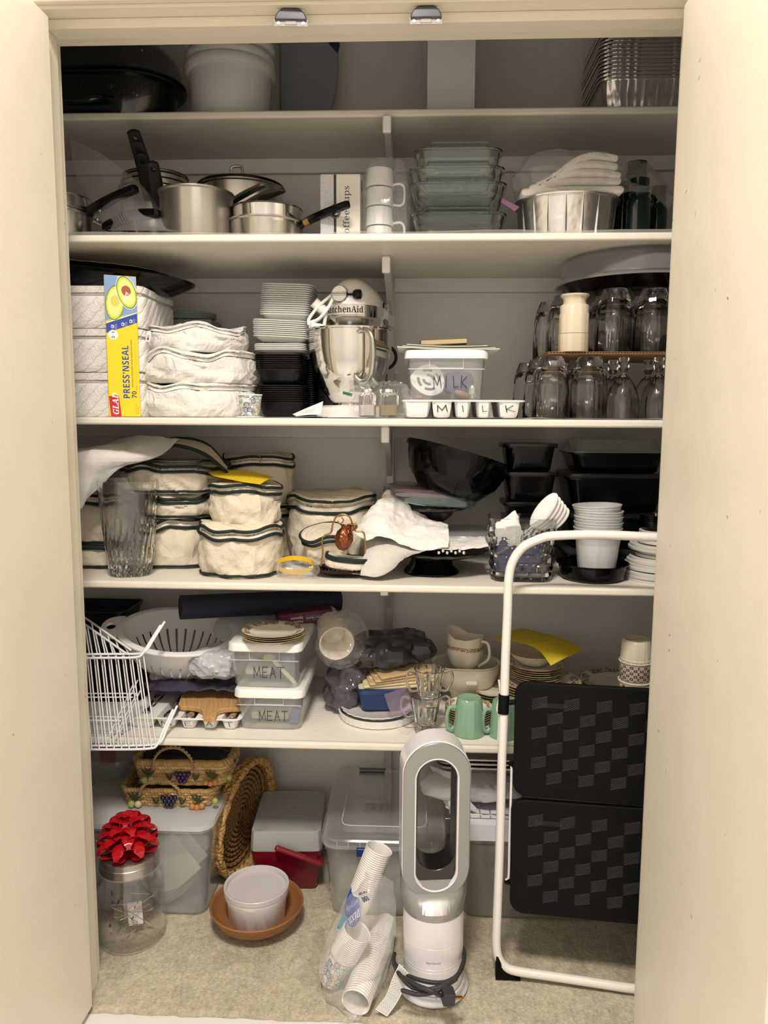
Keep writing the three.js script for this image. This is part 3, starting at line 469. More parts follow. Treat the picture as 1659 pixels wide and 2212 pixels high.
{ // foil pan with bagged towels
  const Z = -0.44, f = fit(1110, 1334, 441, S[2] + 0.0025, Z);
  const t = thing('round_foil_pan', 'round fluted foil pan under the bagged white towels', 'foil pan', [f.x, S[2] + 0.0025, Z]);
  part(t, 'tray', foilPan(f.w, f.w * 0.9, f.h, true, 18, 0.005), M.foil);
  const y0 = S[2] + 0.004 + f.h, tw = std(0xe6e2d8, 0.95, { bumpMap: crumpleAt(30), bumpScale: 0.001 }), top = A(1200, 352, Z).y - y0, n = 5, th = top / n;
  for (let i = 0; i < n; i++) {
    const xl = -f.w * 0.44 + i * 0.017, xr = f.w * (0.44 - 0.012 * (i % 2)) - i * 0.004, h2 = th * 0.46, sh = new THREE.Shape(), cy = x => th * 0.5 - (0.004 + 0.011 * i) * Math.pow(cl((xl + 0.09 - x) / 0.09, 0, 1), 2) - 0.006 * (i > 1 ? 1 : 0) * Math.pow(cl((x - xr + 0.05) / 0.05, 0, 1), 2), K = 24;
    for (let k = 0; k <= K; k++) { const x = xl + (xr - xl) * k / K; k ? sh.lineTo(x, cy(x) + h2) : sh.moveTo(x, cy(x) + h2); }
    for (let k = 1; k < 8; k++) { const t = Math.PI / 2 - Math.PI * k / 8; sh.lineTo(xr + Math.cos(t) * h2, cy(xr) + Math.sin(t) * h2); }
    for (let k = K; k >= 0; k--) { const x = xl + (xr - xl) * k / K; sh.lineTo(x, cy(x) - h2); }
    for (let k = 1; k < 8; k++) { const t = -Math.PI / 2 - Math.PI * k / 8; sh.lineTo(xl + Math.cos(t) * h2, cy(xl) + Math.sin(t) * h2); }
    solo('folded_towel', i === n - 1 ? 'topmost folded white towel in the bag on the foil pan' : i ? `${ORD[i]} folded white towel up inside the bag on the foil pan` : 'lowest folded white towel in the bag on the foil pan', 'towel', X(crs(ext(sh, 0.16, 0.006, 3), 0.8), { p: [f.x, y0 + 0.001 + th * i, Z - 0.08] }), tw, { group: 'white towels in a bag' });
  }
  const b = thing('zip_bag', 'clear zip bag with purple strip around the white towels', 'bag', [f.x, y0, Z]);
  part(b, 'film', X(bulb(f.w * 1.02, top + 0.016, 0.19, { amp: 0.008, fr: 26, e: 3, s: 8, top: 0.85 }), {}), M.film);
  part(b, 'zip_strip', sheet([[[1085, 428, -0.36], [1122, 447, -0.36]], [[1082, 437, -0.36], [1112, 457, -0.36]]], { t: 0.002, nu: 4, nv: 4 }), std(0x7a4a70, 0.4), { w: true, label: 'purple zip strip' });
}
{ // dark green jars
  const jm = phy(0x06211b, 0.06, { transmission: 0.35, thickness: 0.01, clearcoat: 0.6 });
  const jar = (r, h) => lathe([[0, 0], [r * 0.9, 0], [r, 0.006], [r, h * 0.62], [r * 0.97, h * 0.68], [r * 0.78, h * 0.73], [r * 0.78, h * 0.76], [r * 0.86, h * 0.78], [r * 0.86, h * 0.8], [r * 0.8, h * 0.81], [r * 0.8, h * 0.85], [r * 0.86, h * 0.86], [r * 0.86, h * 0.88], [r * 0.8, h * 0.9], [r * 0.84, h], [r * 0.76, h], [r * 0.7, h * 0.75], [r * 0.9, h * 0.62], [r * 0.9, 0.01], [0, 0.008]], 40);
  const L = [[1353, 1404, 388, -0.42, 'dark green glass jar standing in front of the other jars'], [1322, 1372, 396, -0.5, 'dark green glass jar right behind the round foil pan'], [1402, 1440, 404, -0.5, 'dark glass jar nearest the open door on the pan shelf'], [1345, 1398, 352, -0.58, 'tall dark green glass jar at the back under the film']];
  for (const [l, r, top, z, lab] of L) { const f = fit(l, r, top, S[2] + 0.0025, z), t = thing('glass_jar', lab, 'jar', [f.x, S[2] + 0.0025, z]); part(t, 'jar', jar(f.w / 2, f.h), jm); }
  { const c = A(1318, 380, -0.56), t = thing('canning_jar', 'clear glass jar lying tilted with its mouth towards the room', 'jar', [c.x, S[2] + 0.09, -0.62]);
    part(t, 'jar', X(jar(0.037, 0.13), { r: [0.75, 0.1, 0.35] }), M.glassThin); }
  solo('plastic_bag', 'clear plastic film draped over the dark green jars', 'bag', sheet([[[1318, 342, -0.62], [1350, 340, -0.58], [1395, 350, -0.55], [1440, 390, -0.55]], [[1322, 372, -0.5], [1352, 372, -0.47], [1405, 375, -0.45], [1455, 425, -0.46]], [[1330, 400, -0.46], [1352, 402, -0.4], [1400, 400, -0.4], [1450, 440, -0.45]], [[1325, 425, -0.44], [1352, 415, -0.385], [1402, 414, -0.385], [1445, 452, -0.44]]], { t: 0.0004, nu: 40, nv: 40, wr: 0.004, fr: 30, sharp: true }), M.film);
}
// ================= MIXER SHELF =================
const Y3 = S[3];
M.quilt = std(0xe9e7e3, 0.8, { bumpMap: dataTex(256, 256, (u, v) => { const w = 0.04 * Math.sin(v * Math.PI * 8), a = Math.abs((((u * 2 + v * 2 + w) % 1) + 1) % 1 - 0.5) * 2; return Math.pow(a, 0.35) * 0.8 + 0.2 * tn(u, v, 30, 2); }, false, [14, 14]), bumpScale: 0.004 });
{ // quilted dish boxes
  const tops = [[804, 900], [709, 802], [616, 706]], words = ['bottom white quilted dish box stacked behind the yellow wrap box', 'middle white quilted dish box stacked behind the yellow wrap box', 'top white quilted dish box, under the black tray'];
  let y = Y3;
  tops.forEach(([a, b], i) => {
    const f = fit(70, 306, a, y, -0.33), h = f.h - 0.001, d = 0.25, q = (yy, k = 1) => ({ y: yy, w: f.w * k, d: d * k, r: 0.02 });
    const t = thing('quilted_dish_box', words[i], 'storage case', [f.x, y, -0.33 - d / 2], 0, 'white quilted dish boxes');
    const bulge = (x, yy, z, nx, nz, k) => 0.0025 * fbm(x * 24 + i * 7, yy * 30, z * 24) + 0.002;
    part(t, 'body', loft([q(0.0008, 0.985), q(0.004), q(h * 0.2), q(h * 0.4), q(h * 0.6), q(h * 0.74), q(h * 0.76, 0.99)], 90, { disp: bulge }), M.quilt);
    part(t, 'lid', loft([q(h * 0.83, 0.985), q(h * 0.84), q(h * 0.92), q(h * 0.985), q(h, 0.98)], 90, { disp: bulge }), M.quilt);
    part(t, 'zipper', loft([q(h * 0.755, 0.985), q(h * 0.77, 0.995), q(h * 0.82, 0.995), q(h * 0.835, 0.985)], 60), std(0xb9b6b0, 0.6));
    y += h + 0.001;
  });
  // black oval tray lying on the boxes, with a silver lace-edged tray on it
  const c = fit(60, 424, 600, null, -0.5, 640), w = c.w, d = 0.24;
  const g = loft([{ y: 0, w: w * 0.5, d: d * 0.5, r: 1 }, { y: 0.004, w: w * 0.7, d: d * 0.7, r: 1 }, { y: 0.022, w: w * 0.86, d: d * 0.86, r: 1 }, { y: 0.036, w: w * 0.985, d: d * 0.985, r: 1 }, { y: 0.042, w: w, d: d, r: 1 }, { y: 0.045, w: w * 0.98, d: d * 0.98, r: 1 }, { y: 0.03, w: w * 0.84, d: d * 0.84, r: 1 }, { y: 0.012, w: w * 0.6, d: d * 0.6, r: 1 }], 72);
  const t = thing('oval_tray', 'black glossy oval tray lying tilted on the quilted boxes', 'tray', [c.x, y + 0.004, -0.47]); t.rotation.z = -0.09; part(t, 'tray', g, M.blackGloss);
  const t2 = thing('lace_tray', 'silver lace edged tray lying on the black oval tray', 'tray', [c.x - 0.03, y + 0.052, -0.47]); t2.rotation.z = -0.09;
  part(t2, 'tray', loft([{ y: 0, w: w * 0.7, d: d * 0.7, r: 1 }, { y: 0.012, w: w * 0.86, d: d * 0.86, r: 1 }, { y: 0.014, w: w * 0.84, d: d * 0.84, r: 1 }, { y: 0.004, w: w * 0.6, d: d * 0.6, r: 1 }], 96, { disp: (x, yy, z, nx, nz, k, i) => k === 1 || k === 2 ? 0.003 * Math.sin(i * 1.3) : 0 }), M.foil);
}
{ // yellow wrap box
  const Z = -0.292, bl = A(236, 901, Z), br = A(300, 902, Z), tl = A(224, 594, Z), w = br.x - bl.x, h = tl.distanceTo(bl), lean = Math.atan2(bl.x - tl.x, tl.y - bl.y);
  const t = thing('wrap_box', 'tall yellow and blue food wrap box leaning on the quilted boxes', 'box', [(bl.x + br.x) / 2 - 0.012, Y3 + 0.001, Z - 0.036], 0); t.rotation.order = 'ZYX'; t.rotation.set(0, 0.4, lean);
  part(t, 'carton', rbox(w, h, 0.045, 0.0012, 0, h / 2, 0), std(0xe6c81f, 0.5));
  part(t, 'printed_front', box(w - 0.0015, h - 0.0015, 0.0006, 0, h / 2, 0.0226), std(0xffffff, 0.4, { map: canvasTex(420, 1900, (c, W, H) => {
    c.fillStyle = '#f2d21f'; c.fillRect(0, 0, W, H);
    c.fillStyle = '#7f9fd0'; c.beginPath(); c.moveTo(0, 0); c.lineTo(W, 0); c.lineTo(W, H * 0.25); c.lineTo(0, H * 0.32); c.fill();
    c.fillStyle = '#9db8e0'; c.beginPath(); c.moveTo(W * 0.35, 0); c.lineTo(W, 0); c.lineTo(W, H * 0.14); c.fill();
    c.fillStyle = '#27449c'; c.beginPath(); c.moveTo(0, H * 0.335); c.lineTo(W, H * 0.255); c.lineTo(W, H * 0.325); c.lineTo(0, H * 0.405); c.fill();
    c.strokeStyle = '#f4f4f4'; c.lineWidth = 10; c.beginPath(); c.moveTo(0, H * 0.335); c.lineTo(W, H * 0.255); c.stroke();
    c.lineWidth = 6; for (const [x, y] of [[90, 680], [230, 645], [340, 600]]) { c.save(); c.translate(x, y); c.rotate(-Math.PI / 2); c.beginPath(); c.roundRect ? c.roundRect(-20, -22, 40, 34, 12) : c.rect(-20, -22, 40, 34); c.stroke(); c.beginPath(); c.moveTo(-14, -4); c.lineTo(6, 8); c.lineTo(16, -12); c.stroke(); c.fillStyle = '#dfe6f6'; c.font = '14px sans-serif'; c.fillText('LEAKPROOF', -40, 36); c.fillText('SEALS TIGHT', -40, 54); c.restore(); }
    const half = (x, y, rx, ry, a, pit) => { c.save(); c.translate(x, y); c.rotate(a); c.fillStyle = '#5c7a1e'; c.beginPath(); c.ellipse(0, 0, rx, ry, 0, 0, 7); c.fill(); c.fillStyle = '#cfd84a'; c.beginPath(); c.ellipse(0, 0, rx * 0.93, ry * 0.94, 0, 0, 7); c.fill(); c.fillStyle = '#eaea8c'; c.beginPath(); c.ellipse(0, 0, rx * 0.78, ry * 0.8, 0, 0, 7); c.fill(); c.fillStyle = pit; c.beginPath(); c.ellipse(0, -ry * 0.1, rx * 0.5, ry * 0.32, 0, 0, 7); c.fill(); c.restore(); };
    half(130, 360, 125, 235, 0.12, '#d4cf5a'); c.strokeStyle = '#e9eef6'; half(290, 215, 125, 220, -0.28, '#a5572f');
    c.lineWidth = 4; for (let i = 0; i < 7; i++) { c.beginPath(); c.moveTo(285 + i * 6, 200 + i * 5); c.lineTo(250 - i * 14 + i * i * 6, 360 - i * 6); c.stroke(); }
    c.lineWidth = 7; c.beginPath(); c.ellipse(290, 215, 132, 228, -0.28, 0, 7); c.stroke();
    c.fillStyle = '#eef0ee'; c.beginPath(); c.arc(90, 790, 66, 0, 7); c.fill(); c.save(); c.translate(112, 842); c.rotate(-Math.PI / 2); c.fillStyle = '#222'; c.font = 'bold 62px sans-serif'; c.fillText('3', 0, 0); c.font = '22px sans-serif'; c.fillText('in', 38, -20); c.font = 'bold 54px sans-serif'; c.fillText('1', 70, 0); c.restore();
    const up = (txt, x, y, font, col, sx = 1) => { c.save(); c.translate(x, y); c.rotate(-Math.PI / 2); c.scale(sx, 1); c.font = font; c.fillStyle = col; c.fillText(txt, 0, 0); c.restore(); };
    up("PRESS'NSEAL", 288, 1660, 'bold 128px sans-serif', '#1f3f9a', 0.93);
    up('MULTIPURPOSE SEALING WRAP  REUSABLE ADHESIVE MULTI-SURFACE', 338, 1500, 'bold 26px sans-serif', '#3a3a22', 0.76);
    up('SEALS TO MANY SURFACES FOR FREEZER FRIDGE AND COUNTER', 392, 1500, '30px sans-serif', '#cfa712', 0.72);
    up('70', 378, 1650, 'bold 92px sans-serif', '#26324e'); up('SQ FT', 390, 1540, '24px sans-serif', '#26324e');
    c.fillStyle = '#c21f2d'; c.beginPath(); c.moveTo(0, 1625); c.lineTo(135, 1605); c.lineTo(165, 1900); c.lineTo(20, 1900); c.fill(); up('GLAD', 128, 1885, 'bold italic 112px serif', '#ffffff', 0.92);
    up('70 SQ FT (23.6 YD X 11.8 IN)', 372, 1880, '18px sans-serif', '#26324e', 0.7); up('POLYETHYLENE FILM', 400, 1880, '18px sans-serif', '#26324e', 0.7);
  }) }));
}
// wrinkled soft round cases
function softCase(t, w, d, h, { r = 1, mat, trim, band, amp = 0.006, s = 0, lean = 0, openTop = 0, trimBottom = true, trimMid = true, N = 84 }) {
  const dsp = (k0) => (x, y, z, nx, nz, k, i) => amp * (1.2 * fbm(x * 16 + s, y * 30, z * 16) + 0.75 * crease(x * 30 + s + 2 * y * 20, y * 34 + s, z * 30)) * (k === k0 ? 0.3 : 1);
  const off = (y) => ({ x: lean * y }), wob = (x, z) => amp * 1.5 * noise(x * 20 + s * 2, 2, z * 20);
  const q = (y, k = 1, dy) => ({ y, w: w * k, d: d * k, r, dy, ...off(y) });
  const body = []; for (let i = 0; i <= 9; i++) { const u = i / 9; body.push(q(0.003 + u * (h * 0.78 - 0.003), 0.97 + 0.05 * Math.sin(u * Math.PI), i > 6 ? wob : undefined)); }
  part(t, 'body', loft([q(0, 0.95), ...body], N, { disp: dsp(-1), crease: 0 }), mat);
  const top = openTop ? [q(h * 0.86, 1, wob), q(h * 0.97, 0.99, wob)] : [q(h * 0.86, 1, wob), q(h * 0.95, 1, wob), q(h * 0.985, 0.95, wob), q(h, 0.72, wob), q(h * 1.005, 0.3, wob)];
  part(t, 'lid', loft(top, N, { disp: dsp(-1), crease: 0 }), mat);
  part(t, 'zipper_band', loft([q(h * 0.77, 0.985, wob), q(h * 0.865, 0.985, wob)], N, { disp: dsp(-1), caps: [0, 0], crease: 0 }), band);
  if (trim) {
    const edge = (y, k, dyf, rr) => { const o = ring(w * k, d * k, r, 40), dp = dsp(-1); return new THREE.TubeGeometry(new THREE.CatmullRomCurve3(o.map(([x, z, nx, nz], i) => { const e = dp(x, y, z, nx, nz, 3, i); return V(x + nx * e + lean * y, y + (dyf ? dyf(x, z) : 0), z + nz * e); }), true), 120, rr, 6, true).scale(1, 1, 1); };
    if (trimMid) part(t, 'trim', edge(h * 0.785, 1.005, wob, 0.0042), trim, { label: 'dark green edge trim' });
    part(t, 'trim', edge(h * (openTop ? 0.96 : 0.94), 1.005, wob, 0.0042), trim, { label: 'dark green edge trim' });
    if (trimBottom) part(t, 'trim', edge(0.006, 0.98, null, 0.0038), trim, { label: 'dark green edge trim' });
  }
}
M.whiteCloth = std(0xe4e2de, 0.85, { bumpMap: crumpleAt(4), bumpScale: 0.0045 }); M.zipW = std(0xf4f3ef, 0.7);
{ const L = [[306, 552, 832, 'lowest collapsed white round plate case in the pile', 0.004, 2], [312, 556, 768, 'middle collapsed white round plate case in the pile', 0.006, 11], [318, 530, 710, 'top white round plate case in the pile, zip pull showing', 0.005, 23]]; let y = Y3 + 0.001;
  L.forEach(([l, r, top, lab, amp, s], i) => { const f = fit(l, r, top, y, -0.47), t = thing('round_plate_case', lab, 'storage case', [f.x, y, -0.47], 0.4 * i, 'white round plate cases');
    softCase(t, f.w, 0.25, f.h - 0.001, { mat: M.whiteCloth, band: M.zipW, amp: amp * 1.8, s });
    if (i === 2) part(t, 'zip_pull', X(ext((() => { const q = rrShape(0.011, 0.026, 0.003); const p = new THREE.Path(); p.moveTo(-0.003, -0.009); p.lineTo(-0.003, 0.003); p.lineTo(0.003, 0.003); p.lineTo(0.003, -0.009); q.holes.push(p); return q; })(), 0.002, 0.0005), { p: [...A(321, 727, -0.345).toArray()], r: [0, 0, -0.2] }), M.whiteP, { w: true, label: 'white zip pull' });
    y += f.h; }); }
{ const g = lathe([[0, 0], [0.07, 0], [0.1, 0.004], [0.105, 0.007], [0.1, 0.009], [0.07, 0.004], [0, 0.003]], 48), f = fit(332, 470, 694, Y3, -0.68);
  solo('storage_crate', 'grey lidded box behind the white round cases', 'box', rbox(f.w, f.h - 0.001, 0.12, 0.006, f.x, Y3 + (f.h - 0.001) / 2, -0.68), std(0x9aa09c, 0.6));
  for (let i = 0; i < 3; i++) solo('glass_plate', ['lowest grey green glass plate behind the round cases', 'middle grey green glass plate behind the round cases', 'top grey green glass plate behind the round cases'][i], 'plate', X(g, { s: [f.w / 0.21, 1, 0.6], p: [f.x, Y3 + f.h + i * 0.006, -0.68] }), phy(0xaebab3, 0.2), { group: 'glass plates behind the cases' }); }
// food containers in stacks
function containerGeo(w, d, h, lip = 0.006, t = 0.0012) { return tub(w * 0.84, d * 0.84, w, d, h, { r: 0.016, t, lip, lipH: 0.0025, N: 40 }); }
function stackOf(name, label, cat, group, g, mat, n, x, y, z, dy, opt = {}) {
  for (let i = 0; i < n; i++) { const o = new THREE.Mesh(g, mat); o.name = numbered(name); scene.add(ready(o)); o.position.set(x + (opt.dx || 0) * i + R(-1, 1) * (opt.j || 0.0008), y + i * dy, z + R(-1, 1) * (opt.j || 0.0008)); o.rotation.set(opt.rx || 0, (opt.ry || 0) + R(-0.01, 0.01), opt.rz || 0); o.userData = { label: typeof label === 'function' ? label(i, n) : label, category: cat, group }; }
}
{ const Z = -0.5, d = 0.12, k = fit(553, 656, 868, Y3, -0.44), gb = containerGeo(k.w - 0.012, d, 0.04, 0.006);
  const yb = [Y3 + 0.0005, A(605, 826, -0.44).y - 0.002], blk = M.blackP;
  stackOf('black_food_container', (i) => i ? `${ORD[i]} black food container up in the lower nest of the front stack` : 'bottom black food container of the front black stack', 'food container', 'black containers, lower nest', gb, blk, 9, k.x, yb[0] + 0.0, Z, 0.0053);
  const y1 = Y3 + 0.04 + 8 * 0.0053 + 0.001; const n2 = Math.round((A(605, 765, -0.44).y - y1 - 0.04) / 0.0053) + 1;
  stackOf('black_food_container', (i) => i ? `${ORD[i]} black food container up in the upper nest of the front stack` : 'lowest black food container of the upper nest, sides showing', 'food container', 'black containers, upper nest', gb, blk, n2, k.x - 0.003, y1, Z, 0.0053);
  let y = y1 + 0.04 + (n2 - 1) * 0.0053 + 0.001;
  const fr = phy(0xeeeeec, 0.35, { transmission: 0.3, thickness: 0 });
  const c1 = fit(546, 660, 745, null, -0.44, 762); stackOf('clear_food_container', i => `${ORD[i]} flat whitish container up, right above the black stack`, 'food container', 'whitish containers, lowest nest', containerGeo(c1.w - 0.014, d, 0.012), fr, 4, c1.x, y, Z, 0.0042); y += 0.012 + 3 * 0.0042 + 0.001;
  const c2 = fit(543, 666, 697, null, -0.44, 742); stackOf('clear_food_container', i => `${ORD[i]} whitish container up in the tilted middle nest`, 'food container', 'whitish containers, middle nest', containerGeo(c2.w - 0.014, d, 0.014), fr, 9, c2.x, y + 0.004, Z, 0.0049, { rz: -0.05 }); y = A(610, 697, -0.44).y + 0.002;
  const c3 = fit(559, 672, 617, null, -0.44, 697); stackOf('clear_food_container', i => `${ORD[i]} whitish container up in the tall top nest`, 'food container', 'whitish containers, top nest', containerGeo(c3.w - 0.014, d, 0.02), fr, 15, c3.x - 0.002, y, Z, 0.0052, { dx: 0.0004, rz: -0.03 });
  const k2 = fit(600, 688, 772, Y3, -0.56); stackOf('black_food_container', (i) => i ? `${ORD[i]} black food container up in the rear stack beside the mixer` : 'bottom black food container of the rear stack', 'food container', 'black containers behind', containerGeo(k2.w - 0.012, d, 0.04), blk, Math.round((k2.h - 0.04) / 0.0062), k2.x, Y3 + 0.0005, -0.65, 0.0062);
}
// retro patterned paper print
const retro = canvasTex(1024, 384, (c, w, h) => { c.fillStyle = '#ece9e0'; c.fillRect(0, 0, w, h); const col = ['#2f7a72', '#2b3f78', '#e2a268', '#2f7a72', '#2b3f78']; let k = 31; const q = () => (k = (k * 16807) % 2147483647) / 2147483647; for (let i = 0; i < 150; i++) { const x = q() * w, y = q() * h, r = 26 + q() * 22, a = q() * 6.28, cc = col[Math.floor(q() * 5)]; c.save(); c.translate(x, y); c.rotate(a); for (const [s, f] of [[1, cc], [0.72, '#f2efe6'], [0.5, cc], [0.28, '#f2efe6']]) { c.fillStyle = f; c.beginPath(); c.moveTo(0, -r * s * 1.3); c.bezierCurveTo(r * s, -r * s * 0.4, r * s * 0.9, r * s, 0, r * s); c.bezierCurveTo(-r * s * 0.9, r * s, -r * s, -r * s * 0.4, 0, -r * s * 1.3); c.fill(); } c.restore(); } });
retro.repeat.set(1, 6); M.retro = std(0xffffff, 0.55, { map: retro });
{ const f = fit(515, 566, 852, Y3 + 0.003, -0.335), r = f.w / 2, h = f.h, t = thing('paper_cup', 'small paper cup with teal, navy and orange petal print', 'paper cup', [f.x, Y3 + 0.0035, -0.335], 0.8);
  part(t, 'cup', lathe([[0, 0.003], [r * 0.72, 0.003], [r * 0.74, 0], [r * 0.76, 0.001], [r * 0.97, h - 0.004], [r * 0.95, h - 0.004], [r * 0.74, 0.005], [0, 0.005]], 40), M.retro);
  part(t, 'rim', X(new THREE.TorusGeometry(r * 0.97, 0.0016, 8, 40), { r: [Math.PI / 2, 0, 0], p: [0, h - 0.002, 0] }), M.whitePaper, { label: 'white rolled rim' });
  solo('coaster', 'thin white round lid lying under the patterned paper cup', 'lid', lathe([[0, 0], [r * 1.05, 0], [r * 1.1, 0.0015], [r * 1.05, 0.0028], [0, 0.0026]], 40).translate(f.x - 0.002, Y3 + 0.0004, -0.335), M.whiteP); }
{ // papers lying at the shelf front, one folded up
  const txt = canvasTex(256, 256, (c, w, h) => { c.fillStyle = '#f1f0ec'; c.fillRect(0, 0, w, h); c.fillStyle = '#777'; for (let i = 0; i < 5; i++) c.fillRect(70 + i * 6, 90 + i * 22, 120 - i * 10, 7); });
  const flatSheet = (x0, x1, y, curl, z0 = -0.285, z1 = -0.42) => sheet([[V(x0, y, z1), V((x0 + x1) / 2, y, z1), V(x1, y, z1)], [V(x0 + 0.01, y, (z0 + z1) / 2), V((x0 + x1) / 2, y + 0.001, (z0 + z1) / 2), V(x1, y + curl * 0.5, (z0 + z1) / 2)], [V(x0 + 0.02, y, z0), V((x0 + x1) / 2, y + 0.0005, z0), V(x1 - 0.01, y + curl, z0)]], { t: 0.0004, nu: 20, nv: 12 });
  const x = p => A(p, 900, -0.3).x;
  solo('paper_sheet', 'white paper sheet lying flat before the black containers', 'paper', flatSheet(x(570), x(690), Y3 + 0.001, 0.004), std(0xe9e6dc, 0.8), { group: 'papers at the shelf front' });
  solo('paper_sheet', 'white paper sheet lying flat at the foot of the mixer', 'paper', flatSheet(x(692), x(800), Y3 + 0.0018, 0), M.whitePaper, { group: 'papers at the shelf front' });
  solo('paper_sheet', 'curled cream paper sheet at the edge near the round cases', 'paper', flatSheet(x(440), x(600), Y3 + 0.0003, 0.001), std(0xe4e0d4, 0.8), { group: 'papers at the shelf front' });
  solo('folded_note', 'printed white paper folded up into a peak beside the mixer', 'paper', sheet([[[632, 895, -0.36], [664, 881, -0.35], [698, 867, -0.33]], [[640, 899, -0.32], [668, 896, -0.315], [693, 896, -0.31]]], { t: 0.0006, nu: 12, nv: 10 }), std(0xffffff, 0.8, { map: txt }));
}
// ---------- stand mixer ----------
{ const Z = -0.5, c = A(760, 715, Z + 0.02), by = Y3 + 0.0025;
  const t = thing('stand_mixer', 'white stand mixer with steel bowl on the mixer shelf', 'stand mixer', [c.x, by, Z], -0.16);
  const wm = phy(0xeeece8, 0.25, { clearcoat: 0.6, clearcoatRoughness: 0.15 }), px = 1.98 / F, H = y => A(760, y, Z + 0.02).y - by, Hf = y => A(760, y, Z + 0.09).y - by;
  part(t, 'base', loft([{ y: 0, w: 0.17, d: 0.27, r: 0.08, z: -0.03 }, { y: 0.012, w: 0.18, d: 0.28, r: 0.085, z: -0.03 }, { y: 0.024, w: 0.176, d: 0.276, r: 0.083, z: -0.03 }, { y: 0.03, w: 0.15, d: 0.25, r: 0.07, z: -0.03 }], 64), wm);
  part(t, 'column', loft([{ y: 0.028, w: 0.12, d: 0.09, r: 0.04, z: -0.12 }, { y: 0.08, w: 0.1, d: 0.075, r: 0.035, z: -0.125 }, { y: 0.17, w: 0.105, d: 0.08, r: 0.035, z: -0.12 }, { y: H(672), w: 0.115, d: 0.1, r: 0.04, z: -0.11 }], 48), wm);
  // head: rounded hood running front to back
  const yb = H(684), yt = H(597), hw = 0.073, head = []; const n = 16;
  for (let i = 0; i <= n; i++) { const u = i / n, zz = 0.085 - 0.29 * u, k = Math.pow(Math.max(0, 1 - Math.pow(Math.abs(1 - u * 2.4) , 2.6)), 0.5); const kk = u < 0.417 ? Math.pow(1 - Math.pow(1 - u / 0.417, 2.4), 0.5) : 1 - 0.3 * Math.pow((u - 0.417) / 0.583, 2); head.push([zz, Math.max(0.05, kk)]); }
  const pos = [], idx = [], m = 28; head.forEach(([zz, k]) => { for (let j = 0; j <= m; j++) { const a = j / m * Math.PI; const hh = (yt - yb) * (0.25 + 0.75 * k) * (zz < -0.1 ? 1 - 0.5 * (-zz - 0.1) : 1); pos.push(hw * k * Math.cos(a) * (1 - 0.06 * Math.sin(a)), yb + hh * Math.pow(Math.sin(a), 0.8), zz); } });
  for (let i = 0; i < n; i++) for (let j = 0; j < m; j++) { const a = i * (m + 1) + j, b = a + m + 1; idx.push(a, b, a + 1, a + 1, b, b + 1); }
  { const f0 = pos.length / 3; pos.push(0, yb + 0.02, head[0][0]); for (let j = 0; j < m; j++) idx.push(f0, j, j + 1); const f1 = pos.length / 3, o = n * (m + 1); pos.push(0, yb, head[n][0]); for (let j = 0; j < m; j++) idx.push(f1, o + j + 1, o + j); }
  for (let i = 0; i < n; i++) { const a = i * (m + 1), b = a + m + 1; idx.push(a, a + m, b, b, a + m, b + m); }
  const hg = new THREE.BufferGeometry(); hg.setAttribute('position', new THREE.Float32BufferAttribute(pos, 3)); hg.setIndex(idx); part(t, 'head', crs(hg, 0.9), wm);
  // chrome band round the lower edge of the head, with the lettering
  const bandH = Hf(655) - Hf(682), bandPts = []; for (let i = 0; i <= 40; i++) { const a = -Math.PI * 0.5 + (i / 40) * Math.PI; bandPts.push([Math.sin(a) * (hw + 0.0025), 0.02 + 0.068 * Math.cos(a)]); }
  const s = new THREE.Shape(); bandPts.forEach(([x, z], i) => i ? s.lineTo(x, -z) : s.moveTo(x, -z)); s.lineTo(hw + 0.0025, 0.19); s.lineTo(-hw - 0.0025, 0.19); s.closePath();
  const band = part(t, 'trim_band', X(ext(s, bandH, 0.001), { r: [-Math.PI / 2, 0, 0], p: [0, Hf(683), 0] }), M.chrome);
  { const lt = canvasTex(512, 96, (x, w, h) => { x.fillStyle = '#cfcdc9'; x.fillRect(0, 0, w, h); x.fillStyle = '#111'; x.font = 'bold 84px serif'; x.textAlign = 'center'; x.fillText('KitchenAid', w / 2, 74, w * 0.96); });
    const g = new THREE.CylinderGeometry(hw + 0.0032, hw + 0.0032, bandH * 0.8, 24, 1, true, -0.72, 1.44).scale(1, 1, 0.94); part(band, 'lettering', g.translate(0, Hf(669), 0.0215), std(0xffffff, 0.18, { map: lt, metalness: 0.7 })); }
  const zf = 0.078; // attachment hub and knob on the nose
  const hub = part(t, 'attachment_hub', X(lathe([[0, 0], [0.021, 0], [0.022, 0.004], [0.021, 0.013], [0.0195, 0.015], [0.0185, 0.013], [0, 0.013]], 40), { r: [Math.PI / 2, 0, 0], p: [-0.012, Hf(633), zf - 0.004] }), M.chrome);
  part(hub, 'hub_bar', rbox(0.037, 0.009, 0.004, 0.001, -0.012, Hf(633), zf + 0.011), M.steel);
  { const lt = canvasTex(256, 56, (x, w, h) => { x.fillStyle = '#c9c7c3'; x.fillRect(0, 0, w, h); x.fillStyle = '#151515'; x.font = 'bold 44px serif'; x.textAlign = 'center'; x.fillText('KitchenAid', w / 2, 42, w * 0.96); }); part(hub, 'hub_lettering', box(0.036, 0.0076, 0.0005, -0.012, Hf(633), zf + 0.0133), std(0xffffff, 0.3, { map: lt, metalness: 0.6 })); }
  part(t, 'hub_knob', [X(cyl(0.003, 0.003, 0.014, 10), { r: [0, 0, -Math.PI / 2], p: [0.01, Hf(634), zf - 0.002] }), X(lathe([[0, 0], [0.009, 0], [0.012, 0.006], [0.012, 0.018], [0.008, 0.021], [0, 0.021]], 10), { r: [0, 0, -Math.PI / 2], p: [0.021, Hf(634), zf - 0.004] })], M.blackP, { label: 'black hub knob' });
